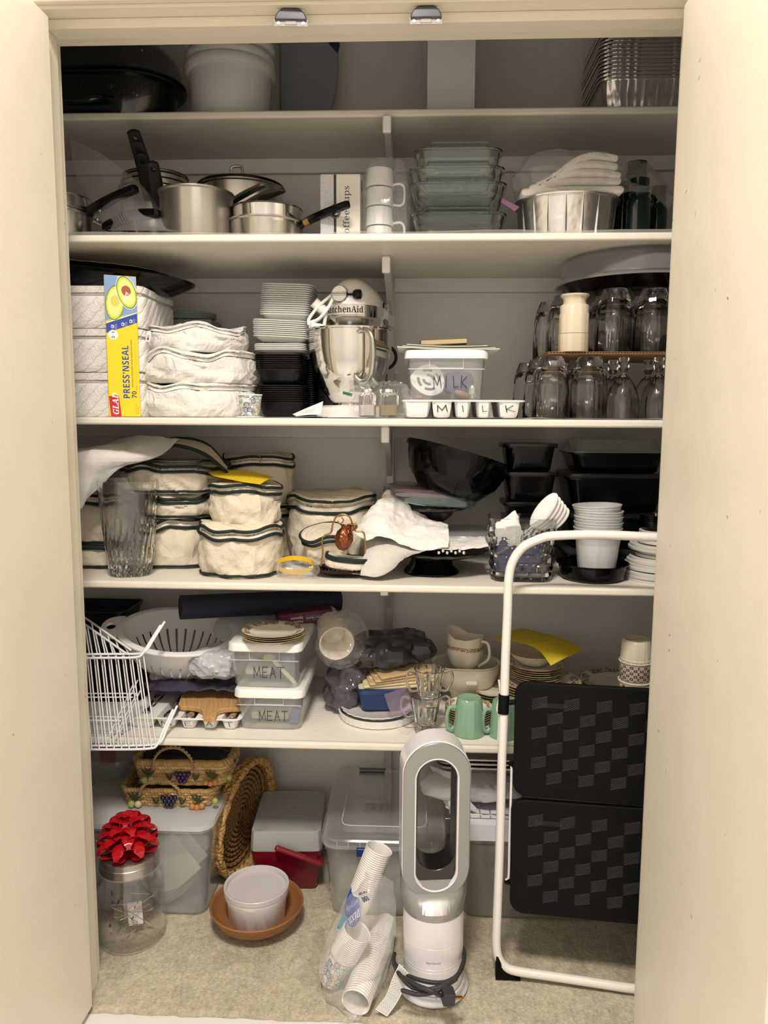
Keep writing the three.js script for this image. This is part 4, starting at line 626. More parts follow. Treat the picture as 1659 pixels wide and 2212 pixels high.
  part(t, 'speed_knob', [sph(0.006, 0.5, 1.3, 1, hw + 0.001, H(654), -0.04), sph(0.008, 0.8, 1, 1, hw + 0.004, H(690), -0.05)], M.blackP);
  part(t, 'planetary', [cyl(0.06, 0.064, H(672) - H(692), 40, 0, H(692), 0.02)], std(0xe3ddc6, 0.4), { label: 'cream ring under the head' });
  part(t, 'planetary_ring', [cyl(0.05, 0.055, 0.02, 40, 0, H(692) - 0.02, 0.02), cyl(0.02, 0.02, 0.03, 20, 0, H(692) - 0.045, 0.02)], M.steel);
  // bowl
  const f = fit(669, 852, 716, null, Z + 0.03, 870), br = f.w / 2, y0 = H(884), yr = H(716), bh = yr - y0;
  const bx = f.x - c.x, bz = 0.03;
  const bowl = part(t, 'bowl', lathe([[0, y0], [0.046, y0], [0.047, y0 + 0.008], [0.042, y0 + 0.014], [0.05, y0 + 0.02], [br * 0.72, y0 + bh * 0.28], [br * 0.9, y0 + bh * 0.5], [br * 0.97, y0 + bh * 0.75], [br * 0.985, yr - 0.004], [br + 0.003, yr - 0.002], [br + 0.003, yr + 0.002], [br * 0.96, yr], [br * 0.94, y0 + bh * 0.72], [br * 0.7, y0 + bh * 0.3], [0, y0 + 0.022]], 72, 0.9), M.chrome, { p: [bx, 0, bz] });
  const hb = H(726), ht = H(828);
  part(bowl, 'bowl_handle', X(tube([[0.045, hb, br * 0.86], [0.06, hb + 0.004, br * 0.9], [0.078, hb - 0.008, br * 0.98], [0.084, hb - 0.035, br * 1.0], [0.082, ht + 0.04, br * 0.95], [0.07, ht + 0.006, br * 0.84], [0.05, ht, br * 0.76], [0.036, ht + 0.01, br * 0.75]], 0.0065, false, 60, 10), {}), M.steel);
  part(bowl, 'bowl_clip', [cyl(0.054, 0.052, 0.014, 40, 0, y0 - 0.012, 0), cyl(0.062, 0.06, 0.006, 40, 0, y0 - 0.016, 0)], M.darkSteel);
  // power cord coiled behind
  part(t, 'cord', X(new THREE.TorusGeometry(0.03, 0.0045, 8, 32), { p: [0.066, H(765), -0.1], r: [0.2, 0.4, 0] }), M.blackM);
}
// beaters resting in the mixer bowl
const P = (z) => (px, py) => A(px, py, z);
{ const z = -0.44, q = P(z);
  const t = thing('flat_beater', 'white coated beater with thick collar leaning out of the bowl', 'beater', A(700, 712, z).toArray());
  part(t, 'collar', [bar(A(678, 652, z + 0.01), A(700, 672, z), 0.0135, 20)], M.whiteGloss, { w: true });
  part(t, 'frame', [tube([A(722, 634, z + 0.01), A(712, 660, z + 0.02), A(690, 688, z + 0.02), A(669, 697, z + 0.01)], 0.0045), tube([A(667, 700, z + 0.01), A(668, 688, z + 0.012), A(690, 660, z + 0.015), A(722, 632, z + 0.01)], 0.0042), bar(A(700, 672, z), A(765, 722, z - 0.01), 0.006, 12)], M.whiteGloss, { w: true });
  const u = thing('dough_paddle', 'white coated paddle lying across the bowl rim', 'beater', A(705, 716, z).toArray());
  part(u, 'collar', bar(A(670, 704, z + 0.02), A(742, 718, z - 0.02), 0.0105, 20), M.whiteGloss, { w: true });
  part(u, 'frame', [tube([A(700, 708, z + 0.012), A(703, 685, z + 0.012), A(706, 668, z + 0.014), A(716, 661, z + 0.014), A(738, 668, z + 0.008), A(765, 688, z), A(792, 720, z - 0.01)], 0.0048), bar(A(750, 690, z), A(744, 714, z), 0.002)], M.whiteGloss, { w: true });
  const v = thing('pouring_shield', 'clear plastic pouring chute standing in the mixer bowl', 'splash guard', A(825, 715, z).toArray());
  part(v, 'chute', [tube([A(816, 722, z), A(826, 695, z), A(834, 672, z)], 0.0055), tube([A(824, 722, z), A(834, 698, z), A(839, 668, z)], 0.004), sph(0.007, 1, 1, 1, ...A(836, 662, z).toArray())], M.glassThin, { w: true });
}
{ // salt and pepper shakers in a bag
  const Z = -0.325; for (const [l, r, lab, fill] of [[774, 813, 'salt shaker of ribbed glass filled with white salt, in a bag', 0xf0eee8], [818, 861, 'pepper shaker of ribbed glass with tan contents, in a bag', 0xb9a67c]]) {
    const f = fit(l, r, 838, Y3 + 0.003, Z), w = f.w, h = f.h, t = thing('glass_shaker', lab, 'shaker', [f.x, Y3 + 0.003, Z], 0.1, 'bagged shakers'), rb = (x, y, z, nx, nz, k, i) => -0.0012 * (i % 4 === 0);
    part(t, 'jar', loft([{ y: 0, w: w * 0.84, d: w * 0.84, r: 0.01 }, { y: 0.004, w: w * 0.95, d: w * 0.95, r: 0.012 }, { y: h * 0.3, w: w * 0.95, d: w * 0.95, r: 0.012 }, { y: h * 0.31, w: w * 0.92, d: w * 0.92, r: 0.012 }, { y: h * 0.33, w: w * 0.96, d: w * 0.96, r: 0.012 }, { y: h * 0.74, w: w * 0.96, d: w * 0.96, r: 0.013 }, { y: h * 0.8, w: w * 0.78, d: w * 0.78, r: 0.02 }, { y: h * 0.84, w: w * 0.7, d: w * 0.7, r: 0.02 }], 40, { disp: rb }), M.glass);
    part(t, 'contents', loft([{ y: 0.005, w: w * 0.76, d: w * 0.76, r: 0.01 }, { y: h * 0.42, w: w * 0.76, d: w * 0.76, r: 0.01 }], 24), std(fill, 0.9));
    part(t, 'cap', lathe([[0, h * 1.0], [w * 0.24, h * 0.995], [w * 0.34, h * 0.95], [w * 0.38, h * 0.85], [w * 0.36, h * 0.84], [0, h * 0.84]], 28), M.steel); }
  const b = fit(766, 878, 832, Y3 + 0.003, Z); solo('plastic_bag', 'crinkled clear bag around the two glass shakers', 'bag', X(bulb(b.w, b.h, 0.075, { amp: 0.016, fr: 40, e: 3.4, s: 12, n: 110 }), { p: [b.x, Y3 + 0.0025, Z] }), film(0xffffff, 0.06, { transmission: 0.97 }));
  solo('green_tag', 'small green tag lying on the shaker bag', 'tag', sheet([[[741, 845, -0.33], [762, 850, -0.32]], [[740, 851, -0.33], [760, 857, -0.32]]], { nu: 3, nv: 3, t: 0.0006 }), std(0x1f6b54, 0.6));
}
// ---------- cutlery trays and lidded shoeboxes ----------
const ink = (word, w, h, font, jit = 0) => canvasTex(w, h, (c) => { c.clearRect(0, 0, w, h); c.strokeStyle = '#222'; c.fillStyle = '#222'; c.lineWidth = 5; c.lineCap = 'round'; [...word].forEach((ch, i) => { c.save(); c.translate(w * (i + 0.5) / word.length, h * 0.5 + (i % 2 ? jit : -jit)); c.rotate((i % 2 ? 0.06 : -0.08)); c.scale(h / 100, h / 100); c.beginPath(); const S_ = { M: [[-26, 36], [-22, -34], [0, 20], [24, -34], [28, 36]], I: [[0, -34], [2, 34]], L: [[-10, -36], [-8, 32], [26, 30]], K: [[-18, -36], [-16, 36], null, [22, -34], [-14, 4], [28, 34]], E: [[24, -34], [-20, -32], [-18, 34], [26, 30], null, [-18, 0], [18, -2]], A: [[-24, 36], [2, -36], [24, 36], null, [-14, 8], [16, 6]], T: [[-26, -34], [26, -36], null, [0, -34], [2, 38]] }[ch]; let up = true; for (const p of S_) { if (!p) { up = true; continue; } up ? c.moveTo(...p) : c.lineTo(...p); up = false; } c.lineWidth = 5; c.stroke(); c.restore(); }); });
function inkPlate(t, word, w, h, x, y, z, rx = 0) { const m = std(0xffffff, 0.6, { map: ink(word, 64 * word.length, 96, ''), transparent: true, alphaTest: 0.4 }); const g = new THREE.PlaneGeometry(w, h).rotateX(rx).translate(x, y, z); part(t, 'lettering', g, m, { label: 'handwritten black letters' }); }
function cutleryTray(label, f, d, cups, word, h) {   // cups: [x0, x1] fractions of the width
  const t = thing('cutlery_tray', label, 'cutlery tray', [f.x, f.y, f.z - d / 2], 0), w = f.w;
  const s = rrShape(w, d, 0.02); cups.forEach(([a, b, z0 = 0.02, z1 = 0.94]) => { const p = new THREE.Path(), x0 = -w / 2 + a * w, x1 = -w / 2 + b * w, y0 = -d / 2 + d * z0, y1 = -d / 2 + d * z1; p.moveTo(x0, y0); p.lineTo(x0, y1); p.lineTo(x1, y1); p.lineTo(x1, y0); p.closePath(); s.holes.push(p); });
  part(t, 'rim', X(ext(s, 0.004, 0.001), { r: [-Math.PI / 2, 0, 0], p: [0, h - 0.004, 0] }), M.whiteP);
  let li = 0;
  cups.forEach(([a, b, z0 = 0.02, z1 = 0.94], i) => { const x = (-0.5 + (a + b) / 2) * w, cw = (b - a) * w, cd = (z1 - z0) * d, cz = d / 2 - (z0 + z1) / 2 * d;
    const c = part(t, 'compartment', tub(cw * 0.82, cd * 0.94, cw + 0.003, cd + 0.003, h - 0.003, { r: 0.008, t: 0.0016, N: 40 }), M.whiteP, { p: [x, 0, cz] });
    if (word && i > 0 && li < word.length) { inkPlate(c, word[li++], cw * 0.62, h * 0.52, 0, h * 0.52, cd / 2 * 0.985 + 0.002, 0.12); } });
  return t;
}
function shoebox(label, f, d, word, { lidH = 0.014, sink = 0.02, fluted = true, lean = 0 } = {}) {
  const t = thing('lidded_shoebox', label, 'storage box', [f.x, f.y, f.z - d / 2], 0), w = f.w, h = f.h;
  part(t, 'body', tub(w * 0.86, d * 0.88, w * 0.93, d * 0.95, h - lidH * 0.6, { r: 0.02, t: 0.0014, lip: 0.003, N: 56, foot: 0.005 }), M.clearP);
  part(t, 'ledge', [rbox(w * 0.905, 0.002, 0.0018, 0.0006, 0, h * 0.62, d * 0.468), rbox(0.0018, h * 0.26, 0.0018, 0.0006, -w * 0.2, h * 0.74, d * 0.471), rbox(0.0018, h * 0.26, 0.0018, 0.0006, w * 0.2, h * 0.74, d * 0.471), rbox(w * 0.4, 0.004, 0.0018, 0.0006, 0, h * 0.63, d * 0.469)], M.frost);
  const fl = (x, y, z, nx, nz, k, i) => (k > 0 && k < 3 && fluted ? 0.0006 * Math.sin(i * 2.1) : 0);
  part(t, 'lid', loft([{ y: h - lidH, w: w * 0.985, d: d * 0.985, r: 0.022 }, { y: h - lidH, w, d, r: 0.024 }, { y: h - 0.004, w: w * 0.99, d: d * 0.99, r: 0.024 }, { y: h - 0.001, w: w * 0.965, d: d * 0.975, r: 0.02 }, { y: h, w: w * 0.93, d: d * 0.95, r: 0.018 }], 120, { disp: fl }), M.whiteGloss);
  if (word) inkPlate(t, word, w * 0.42, h * 0.34, 0.01, h * 0.36, d * 0.455 + 0.0035, 0.035);
  return t;
}
{ const Z = -0.3, f = fit(867, 1136, 864, Y3 + 0.0025, Z);
  cutleryTray('white cutlery tray lettered MILK under the lidded box', f, 0.22, [[0.015, 0.235], [0.25, 0.405], [0.435, 0.555], [0.61, 0.72], [0.79, 0.95]], 'MILK', f.h);
  const g = fit(873, 1056, 755, Y3 + 0.003 + f.h, -0.325); const bxx = shoebox('clear box with white lid lettered MILK on the cutlery tray', g, 0.27, 'MILK', { lidH: 0.02 });
  const yb = Y3 + 0.005 + f.h;
  { const c = A(926, 826, -0.35), t = thing('slotted_strainer', 'white slotted plastic disc standing inside the MILK box', 'strainer', [c.x, yb, -0.37]); const sh = new THREE.Shape(); sh.moveTo(-0.05, -0.02); sh.quadraticCurveTo(-0.045, 0.045, 0.005, 0.045); sh.quadraticCurveTo(0.045, 0.03, 0.05, -0.01); sh.quadraticCurveTo(0.035, -0.045, -0.005, -0.043); sh.quadraticCurveTo(-0.04, -0.04, -0.05, -0.02);
    for (const [r, a0, a1] of [[0.03, 0.4, 1.3], [0.03, 1.7, 2.6], [0.03, 3.5, 4.4], [0.03, 4.8, 5.8], [0.016, 0.5, 2.4], [0.016, 3.6, 5.6]]) { const p = new THREE.Path(), n = 10; for (let i = 0; i <= n; i++) { const a = a0 + (a1 - a0) * i / n; i ? p.lineTo(Math.cos(a) * r * 1.15, Math.sin(a) * r) : p.moveTo(Math.cos(a) * r * 1.15, Math.sin(a) * r); } for (let i = n; i >= 0; i--) { const a = a0 + (a1 - a0) * i / n; p.lineTo(Math.cos(a) * (r - 0.007) * 1.15, Math.sin(a) * (r - 0.007)); } sh.holes.push(p); }
    part(t, 'disc', X(ext(sh, 0.004, 0.001), { r: [-0.15, 0.1, -0.5], s: 0.86, p: [0, 0.047, 0] }), M.whiteP); }
  solo('scoop', 'blue plastic scoop inside the MILK box', 'scoop', X(bulb(0.08, 0.06, 0.05, { amp: 0.002, fr: 14 }), { p: [A(990, 820, -0.42).x, yb + 0.012, -0.44] }), std(0x3a4fa0, 0.4));
  solo('wooden_egg', 'small tan wooden oval inside the MILK box', 'wooden oval', X(sph(0.02, 1.1, 0.45, 0.6), { r: [0, 0, -0.35], p: [A(1000, 845, -0.36).x, yb + 0.012, -0.37] }), std(0xb58f76, 0.6));
  solo('napkin_clip', 'small silver oval inside the MILK box', 'clip', X(sph(0.016, 0.65, 1.1, 0.4), { p: [A(1021, 850, -0.35).x, yb + 0.018, -0.355] }), M.steel);
  solo('red_cap', 'tiny red plastic bit inside the MILK box', 'cap', rbox(0.016, 0.006, 0.01, 0.002, A(905, 858, -0.35).x, yb + 0.005, -0.355), std(0xc04a48, 0.4));
  // papers and a paperback on the lid
  let y = Y3 + 0.0035 + f.h + g.h; const tones = [0xe9e9e4, 0xd7d3b0, 0x3f5a4e, 0xe4e2da, 0x4d5148];
  tones.forEach((c, i) => { const a = A(858 + i * 5 + (i % 2) * 6, 748, -0.33).x, b = A(1080 - i * 9, 748, -0.33).x; solo('booklet', ['white booklet lying lowest on the MILK box lid', 'yellowish booklet among papers on the MILK box lid', 'green edged booklet among papers on the MILK box lid', 'pale booklet near the top of the MILK box papers', 'dark thin booklet right under the paperback'][i], 'booklet', sheet([[V(a, y + 0.0065 - i * 0.0006, -0.5), V((a + b) / 2, y, -0.5), V(b, y + 0.002, -0.5)], [V(a, y + 0.0065 - i * 0.0006, -0.33), V((a + b) / 2, y, -0.33), V(b, y + 0.002, -0.33)]], { t: 0.0016, nu: 20, nv: 2 }), std(c, 0.7), { group: 'booklets on the MILK box' }); y += 0.0024; });
  { const k = fit(908, 1007, 727, null, -0.35, 743), t = thing('paperback_book', 'worn tan paperback book lying on the booklets', 'book', [k.x, y + 0.0015, -0.42], 0.03); t.rotation.z = 0.05; part(t, 'pages', rbox(k.w, 0.011, 0.14, 0.001, 0, 0.0065, 0), std(0xc9b48e, 0.85)); part(t, 'cover', [rbox(k.w + 0.002, 0.001, 0.142, 0.0004, 0, 0.0004, 0), rbox(k.w + 0.002, 0.001, 0.142, 0.0004, 0, 0.0126, 0)], std(0x6f6a52, 0.6)); }
}
// ---------- upturned glassware ----------
M.tumbler = glass(0xffffff, 0.02, { ior: 1.45 });
function facet(n, dep) { return (x, y, z, nx, nz, k, i) => 0; }
function tumblerGeo(r, h) { // upside down: mouth on the shelf, thick base on top, faceted sides
  const N = 64, dp = (x, y, z, nx, nz, k, i) => { const q = Math.abs(Math.sin(i / N * Math.PI * 8)); return k >= 2 && k <= 5 ? -r * 0.05 * (1 - q) : 0; };
  return loft([{ y: 0, w: 2 * r * 0.97 }, { y: 0.003, w: 2 * r }, { y: h * 0.45, w: 2 * r * 1.0 }, { y: h * 0.7, w: 2 * r * 0.93 }, { y: h * 0.86, w: 2 * r * 0.8 }, { y: h * 0.95, w: 2 * r * 0.68 }, { y: h, w: 2 * r * 0.6 }, { y: h * 0.985, w: 2 * r * 0.4 }], N, { disp: dp, caps: [0, 1], crease: 0.5 });
}
function tumblerIn(r, h) { return loft([{ y: 0.0, w: 2 * r * 0.97 }, { y: 0.002, w: 2 * r * 0.94 }, { y: h * 0.5, w: 2 * r * 0.93 }, { y: h * 0.72, w: 2 * r * 0.82 }, { y: h * 0.82, w: 2 * r * 0.5 }, { y: h * 0.84, w: 0.01 }], 64, { caps: [0, 1] }); }
function flip(g) { g = g.index ? g.toNonIndexed() : g.clone(); const p = g.attributes.position, n = g.attributes.normal; for (let i = 0; i < p.count; i += 3) { for (const a of [p, n, g.attributes.uv]) { if (!a) continue; const z = a.itemSize, A1 = []; for (let j = 0; j < z; j++) { A1.push(a.array[(i + 1) * z + j]); a.array[(i + 1) * z + j] = a.array[(i + 2) * z + j]; a.array[(i + 2) * z + j] = A1[j]; } } } for (let i = 0; i < n.count * 3; i++) n.array[i] *= -1; return g; }
const tumG = (r, h) => merge([tumblerGeo(r, h), flip(tumblerIn(r, h))]);
const gobG = (r, h) => lathe([[r * 0.93, 0], [r * 0.97, 0.001], [r, h * 0.12], [r * 0.97, h * 0.3], [r * 0.78, h * 0.5], [r * 0.42, h * 0.66], [r * 0.2, h * 0.71], [r * 0.17, h * 0.76], [r * 0.26, h * 0.8], [r * 0.33, h * 0.86], [r * 0.24, h * 0.92], [r * 0.3, h * 0.95], [r * 0.31, h], [0, h], [0, h * 0.72], [r * 0.1, h * 0.69], [r * 0.36, h * 0.64], [r * 0.72, h * 0.49], [r * 0.92, h * 0.3], [r * 0.95, h * 0.1], [r * 0.93, 0]], 48, 0.9);
{ const Z = -0.37, f = fit(1148, 1228, 768, Y3 + 0.003, Z), g = tumG(f.w / 2, f.h - 0.003), rows = [];
  const put = (name, geo, list, y, group) => list.forEach(([px, z, lab]) => { const m = new THREE.Mesh(geo, M.tumbler); m.name = numbered(name); scene.add(ready(m)); m.position.set(A(px, 850, z).x, y, z); m.rotation.y = rnd(); m.userData = { label: lab, category: 'glass', group }; });
  put('upturned_tumbler', g, [[1189, Z, 'upturned tumbler at the front of the lower level, next to the cutlery tray'], [1271, Z, 'upturned tumbler at the front of the lower level, next to the goblets'], [1166, -0.47, 'upturned tumbler in the second row of the lower level, tray side'], [1142, -0.58, 'upturned tumbler against the wall on the lower level, tray side'], [1252, -0.48, 'upturned tumbler in the second row of the lower level, below the beige jar']], Y3 + 0.003, 'tumblers below the cardboard');
  const q = fit(1308, 1381, 772, Y3 + 0.003, Z), gg = gobG(q.w / 2, q.h);
  put('upturned_goblet', gg, [[1345, Z, 'upturned goblet at the front, next to the tumblers'], [1421, Z, 'upturned goblet at the front, next to the open door'], [1322, -0.46, 'upturned goblet behind the front goblets, tumbler side'], [1398, -0.46, 'upturned goblet behind the front goblets, door side']], Y3 + 0.003, 'goblets below the cardboard');
  const yc = Y3 + 0.003 + f.h, a = A(1186, 765, -0.31).x, b = 0.78;
  solo('cardboard_sheet', 'brown corrugated cardboard sheet between the two levels of glasses', 'cardboard', [rbox(b - a, 0.0012, 0.3, 0.0004, (a + b) / 2, yc + 0.0012, -0.475), rbox(b - a, 0.0012, 0.3, 0.0004, (a + b) / 2, yc + 0.0048, -0.475), ...Array.from({ length: 50 }, (_, i) => box(0.0012, 0.0032, 0.298, a + 0.004 + (b - a - 0.008) * i / 49, yc + 0.003, -0.475))], std(0xa9835a, 0.9));
  const y2 = yc + 0.006, u = fit(1279, 1361, 625, y2, Z), g2 = tumG(u.w / 2, u.h);
  put('upturned_tumbler', g2, [[1320, Z, 'upturned tumbler on the cardboard, next to the beige jar'], [1403, Z, 'upturned tumbler on the cardboard, next to the open door'], [1214, -0.47, 'upturned tumbler on the cardboard, behind the beige jar'], [1184, -0.58, 'upturned tumbler on the cardboard, against the wall, behind the beige jar'], [1300, -0.48, 'upturned tumbler on the cardboard, second row, between jar and front tumblers'], [1385, -0.48, 'upturned tumbler on the cardboard, second row, door side']], y2, 'tumblers on the cardboard');
  const j = fit(1208, 1272, 637, y2, -0.345), r = j.w / 2, h = j.h, t = thing('beige_jar', 'beige plastic jar with flared cap standing on the cardboard', 'jar', [j.x, y2, -0.345]), bm = std(0xd8cdb4, 0.45);
  part(t, 'base', lathe([[0, 0], [r * 0.97, 0], [r, 0.002], [r * 1.02, h * 0.31], [0, h * 0.31]], 48), bm); part(t, 'body', lathe([[0, h * 0.318], [r * 0.99, h * 0.318], [r * 0.99, h * 0.66], [r * 0.95, h * 0.68], [r * 0.95, h * 0.8], [r * 0.9, h * 0.82], [0, h * 0.82]], 48), bm);
  part(t, 'cap', lathe([[0, h * 0.82], [r * 0.78, h * 0.82], [r * 0.75, h * 0.88], [r * 0.82, h * 0.94], [r * 0.95, h * 0.97], [r * 0.97, h * 0.99], [r * 0.93, h], [0, h * 0.99]], 48), bm);
  // black party tray with clear dome lying on the tumblers
  const yt = y2 + u.h + 0.001, c = A(1378, 600, -0.5), R0 = c.x - A(1200, 600, -0.5).x, v = thing('domed_platter', 'black round party platter with clear dome on the upturned tumblers', 'platter', [c.x, yt, -0.5]);
  part(v, 'tray', loft([{ y: 0, w: R0 * 1.5 }, { y: 0.002, w: R0 * 1.62 }, { y: 0.02, w: R0 * 1.86 }, { y: 0.024, w: R0 * 1.94 }, { y: 0.026, w: R0 * 1.9 }, { y: 0.008, w: R0 * 1.5 }], 96), M.blackGloss);
  part(v, 'dome', loft([{ y: 0.024, w: R0 * 2.0 }, { y: 0.03, w: R0 * 1.96 }, { y: 0.034, w: R0 * 1.99 }, { y: 0.038, w: R0 * 1.86 }, { y: 0.08, w: R0 * 1.83 }, { y: 0.088, w: R0 * 1.74 }, { y: 0.09, w: R0 * 0.6 }], 96, { caps: [0, 1] }), phy(0xf2f2f4, 0.1, { transmission: 0.84, thickness: 0, ior: 1.5 }));
}
// ================= QUILTED CASE SHELF =================
const Y4 = S[4];
M.canvas = std(0xe2d8c4, 0.9, { bumpMap: dataTex(512, 512, (u, v) => { const a = Math.abs(((u + v) * 3 % 1 + 1) % 1 - 0.5) * 2, b = Math.abs(((u - v) * 3 % 1 + 1) % 1 - 0.5) * 2; let q = 0; for (const [n, m] of [[5, 0.6], [11, 0.4]]) q += m * (1 - Math.abs(2 * tn(u, v, n, n) - 1)); return Math.pow(Math.min(a, b), 0.3) * 0.22 + 0.06 * tn(u, v, 90, 3) + 0.72 * q; }, false, [4, 4]), bumpScale: 0.007 });
M.greenTrim = std(0x0c1f1c, 0.7);
const CASE = { mat: M.canvas, trim: M.greenTrim, band: std(0xe9e4d8, 0.8) };
{ // rectangular pair by the jamb
  const Z = -0.43, a = fit(110, 238, 1176, Y4 + 0.001, Z), t = thing('quilted_case', 'lower rectangular beige quilted case next to the door jamb, behind the crystal vase', 'storage case', [a.x, Y4 + 0.001, Z - 0.1], 0, 'beige quilted cases');
  softCase(t, a.w, 0.22, a.h, { ...CASE, r: 0.02, amp: 0.005, s: 5 });
  const b = fit(112, 242, 1066, Y4 + 0.002 + a.h, Z), u = thing('quilted_case', 'upper rectangular beige quilted case next to the jamb, under the white cloth', 'storage case', [b.x, Y4 + 0.002 + a.h, Z - 0.1], 0, 'beige quilted cases');
  softCase(u, b.w, 0.22, b.h, { ...CASE, r: 0.02, amp: 0.006, s: 9 });
  // white cloth thrown over it
  solo('white_napkin', 'white textured cloth draped from the upper case towards the jamb', 'cloth', sheet([[[120, 975, -0.48], [220, 962, -0.47], [310, 940, -0.46], [386, 950, -0.46]], [[120, 985, -0.36], [200, 975, -0.33], [280, 985, -0.34], [345, 985, -0.38]], [[120, 1040, -0.325], [185, 1035, -0.31], [225, 1020, -0.325], [262, 1010, -0.335]], [[120, 1120, -0.315], [160, 1112, -0.305], [190, 1075, -0.318], [222, 1048, -0.33]]], { t: 0.0014, nu: 60, nv: 60, wr: 0.006, fr: 26 }), std(0xe2dfda, 0.9, { bumpMap: dataTex(128, 128, (u, v) => tn(u, v, 64, 4), false, [6, 6]), bumpScale: 0.001 }));
}
{ // tall stack: box case, flat case, open case with foam dividers
  const Z = -0.52; let y = Y4 + 0.001;
  const a = fit(318, 446, 1112, y, Z), t = thing('quilted_case', 'beige quilted case at the bottom of the tall stack behind the crystal vase', 'storage case', [a.x, y, Z], 0.1, 'beige quilted cases'); softCase(t, a.w, 0.17, a.h, { ...CASE, r: 0.05, amp: 0.007, s: 14 }); y += a.h + 0.001;
  const b = fit(330, 462, 1060, y, Z), u = thing('quilted_case', 'low beige quilted case in the middle of the tall stack', 'storage case', [b.x, y, Z], 0.2, 'beige quilted cases'); softCase(u, b.w, 0.18, b.h, { ...CASE, r: 0.07, amp: 0.01, s: 18 }); y += b.h + 0.001;
  const c = fit(268, 486, 1000, y, Z), v = thing('quilted_case', 'wide open beige quilted case on the tall stack, foam dividers showing', 'storage case', [c.x, y, Z], 0, 'beige quilted cases');
  softCase(v, c.w, 0.2, c.h, { ...CASE, r: 1, amp: 0.009, s: 21, openTop: 1, lean: 0.05 });
  const flapP = (px, py, z) => A(px, py, z), lip = [[270, 1003, -0.5], [320, 978, -0.56], [380, 962, -0.6], [440, 978, -0.58], [487, 1012, -0.52]], rimT = [[330, 958, -0.56], [380, 950, -0.6], [440, 957, -0.58], [480, 985, -0.54], [492, 1012, -0.5]];
  part(v, 'lid_flap', sheet([[[262, 1000, -0.44], [320, 975, -0.46], [375, 962, -0.47], [440, 980, -0.46], [488, 1018, -0.44]], [[285, 985, -0.5], [330, 960, -0.54], [385, 948, -0.56], [445, 960, -0.54], [491, 1008, -0.5]], [[300, 990, -0.58], [340, 965, -0.62], [390, 955, -0.64], [445, 968, -0.62], [488, 1005, -0.58]]], { t: 0.003, nu: 40, nv: 20, wr: 0.002, fr: 30 }), M.canvas, { w: true });
  part(v, 'trim', tube([[262, 1001, -0.437], [320, 975, -0.455], [375, 962, -0.465], [440, 980, -0.455], [489, 1019, -0.437]].map(p => A(...p)), 0.0048, false, 60), M.greenTrim, { w: true, label: 'dark green edge trim' });
  part(v, 'trim', tube([[330, 959, -0.535], [385, 947, -0.555], [445, 959, -0.535], [493, 1010, -0.495]].map(p => A(...p)), 0.0045, false, 60), M.greenTrim, { w: true, label: 'dark green edge trim' });
  for (let i = 0; i < 4; i++) part(v, 'foam_divider', lathe([[0, 0], [0.062, 0], [0.063, 0.002], [0, 0.002]], 32).translate(c.x + 0.012, y + c.h * 0.86 + 0.004 + i * 0.0042, Z), std(0xd8d2c8, 0.9), { w: true });
}
{ // case pile with yellow paper, front
  let y = Y4 + 0.001; const Z = -0.41;
  const a = fit(437, 606, 1128, y, Z), t = thing('quilted_case', 'large crumpled beige case at the shelf front with dark green zip trim', 'storage case', [a.x, y, Z], 0, 'beige quilted cases'); softCase(t, a.w, 0.17, a.h, { ...CASE, r: 1, amp: 0.009, s: 31 }); y += a.h + 0.001;
  const b = fit(457, 602, 1040, y, Z - 0.02), u = thing('quilted_case', 'beige case carrying the yellow paper on top of the crumpled case', 'storage case', [b.x, y, Z - 0.02], 0.3, 'beige quilted cases'); softCase(u, b.w, 0.15, b.h, { ...CASE, r: 1, amp: 0.008, s: 37, trimBottom: false });
  solo('yellow_paper', 'yellow paper lying on the beige case', 'paper', sheet([[[447, 1019, -0.46], [520, 1016, -0.47], [590, 1030, -0.46]], [[462, 1028, -0.4], [520, 1030, -0.4], [575, 1038, -0.38]], [[500, 1036, -0.36], [530, 1042, -0.345], [562, 1046, -0.34]]], { t: 0.0006, nu: 20, nv: 20 }), std(0xe0c21c, 0.7));
}
{ // stack behind
  let y = Y4 + 0.001; const Z = -0.64;
  const a = fit(500, 640, 1085, y, Z), t = thing('quilted_case', 'tall beige case at the back, under another case by the wall', 'storage case', [a.x, y, Z], 0.2, 'beige quilted cases'); softCase(t, a.w, 0.17, a.h, { ...CASE, r: 1, amp: 0.005, s: 41 }); y += a.h + 0.001;
  const b = fit(490, 632, 982, y, Z), u = thing('quilted_case', 'highest beige case at the back wall with a zip pull', 'storage case', [b.x, y, Z], 0, 'beige quilted cases'); softCase(u, b.w, 0.17, b.h, { ...CASE, r: 1, amp: 0.006, s: 45, trimBottom: false });
  part(u, 'zip_pull', tube([A(560, 985, -0.545), A(565, 992, -0.54), A(562, 998, -0.54)], 0.0014), M.brass, { w: true });
}
{ const Z = -0.58, f = fit(628, 814, 1062, Y4 + 0.001, Z), t = thing('quilted_case', 'wide round beige case with sunken lid behind the copper dish', 'storage case', [f.x, Y4 + 0.001, Z], 0, 'beige quilted cases'); softCase(t, f.w, 0.2, f.h, { ...CASE, r: 1, amp: 0.008, s: 52 }); }
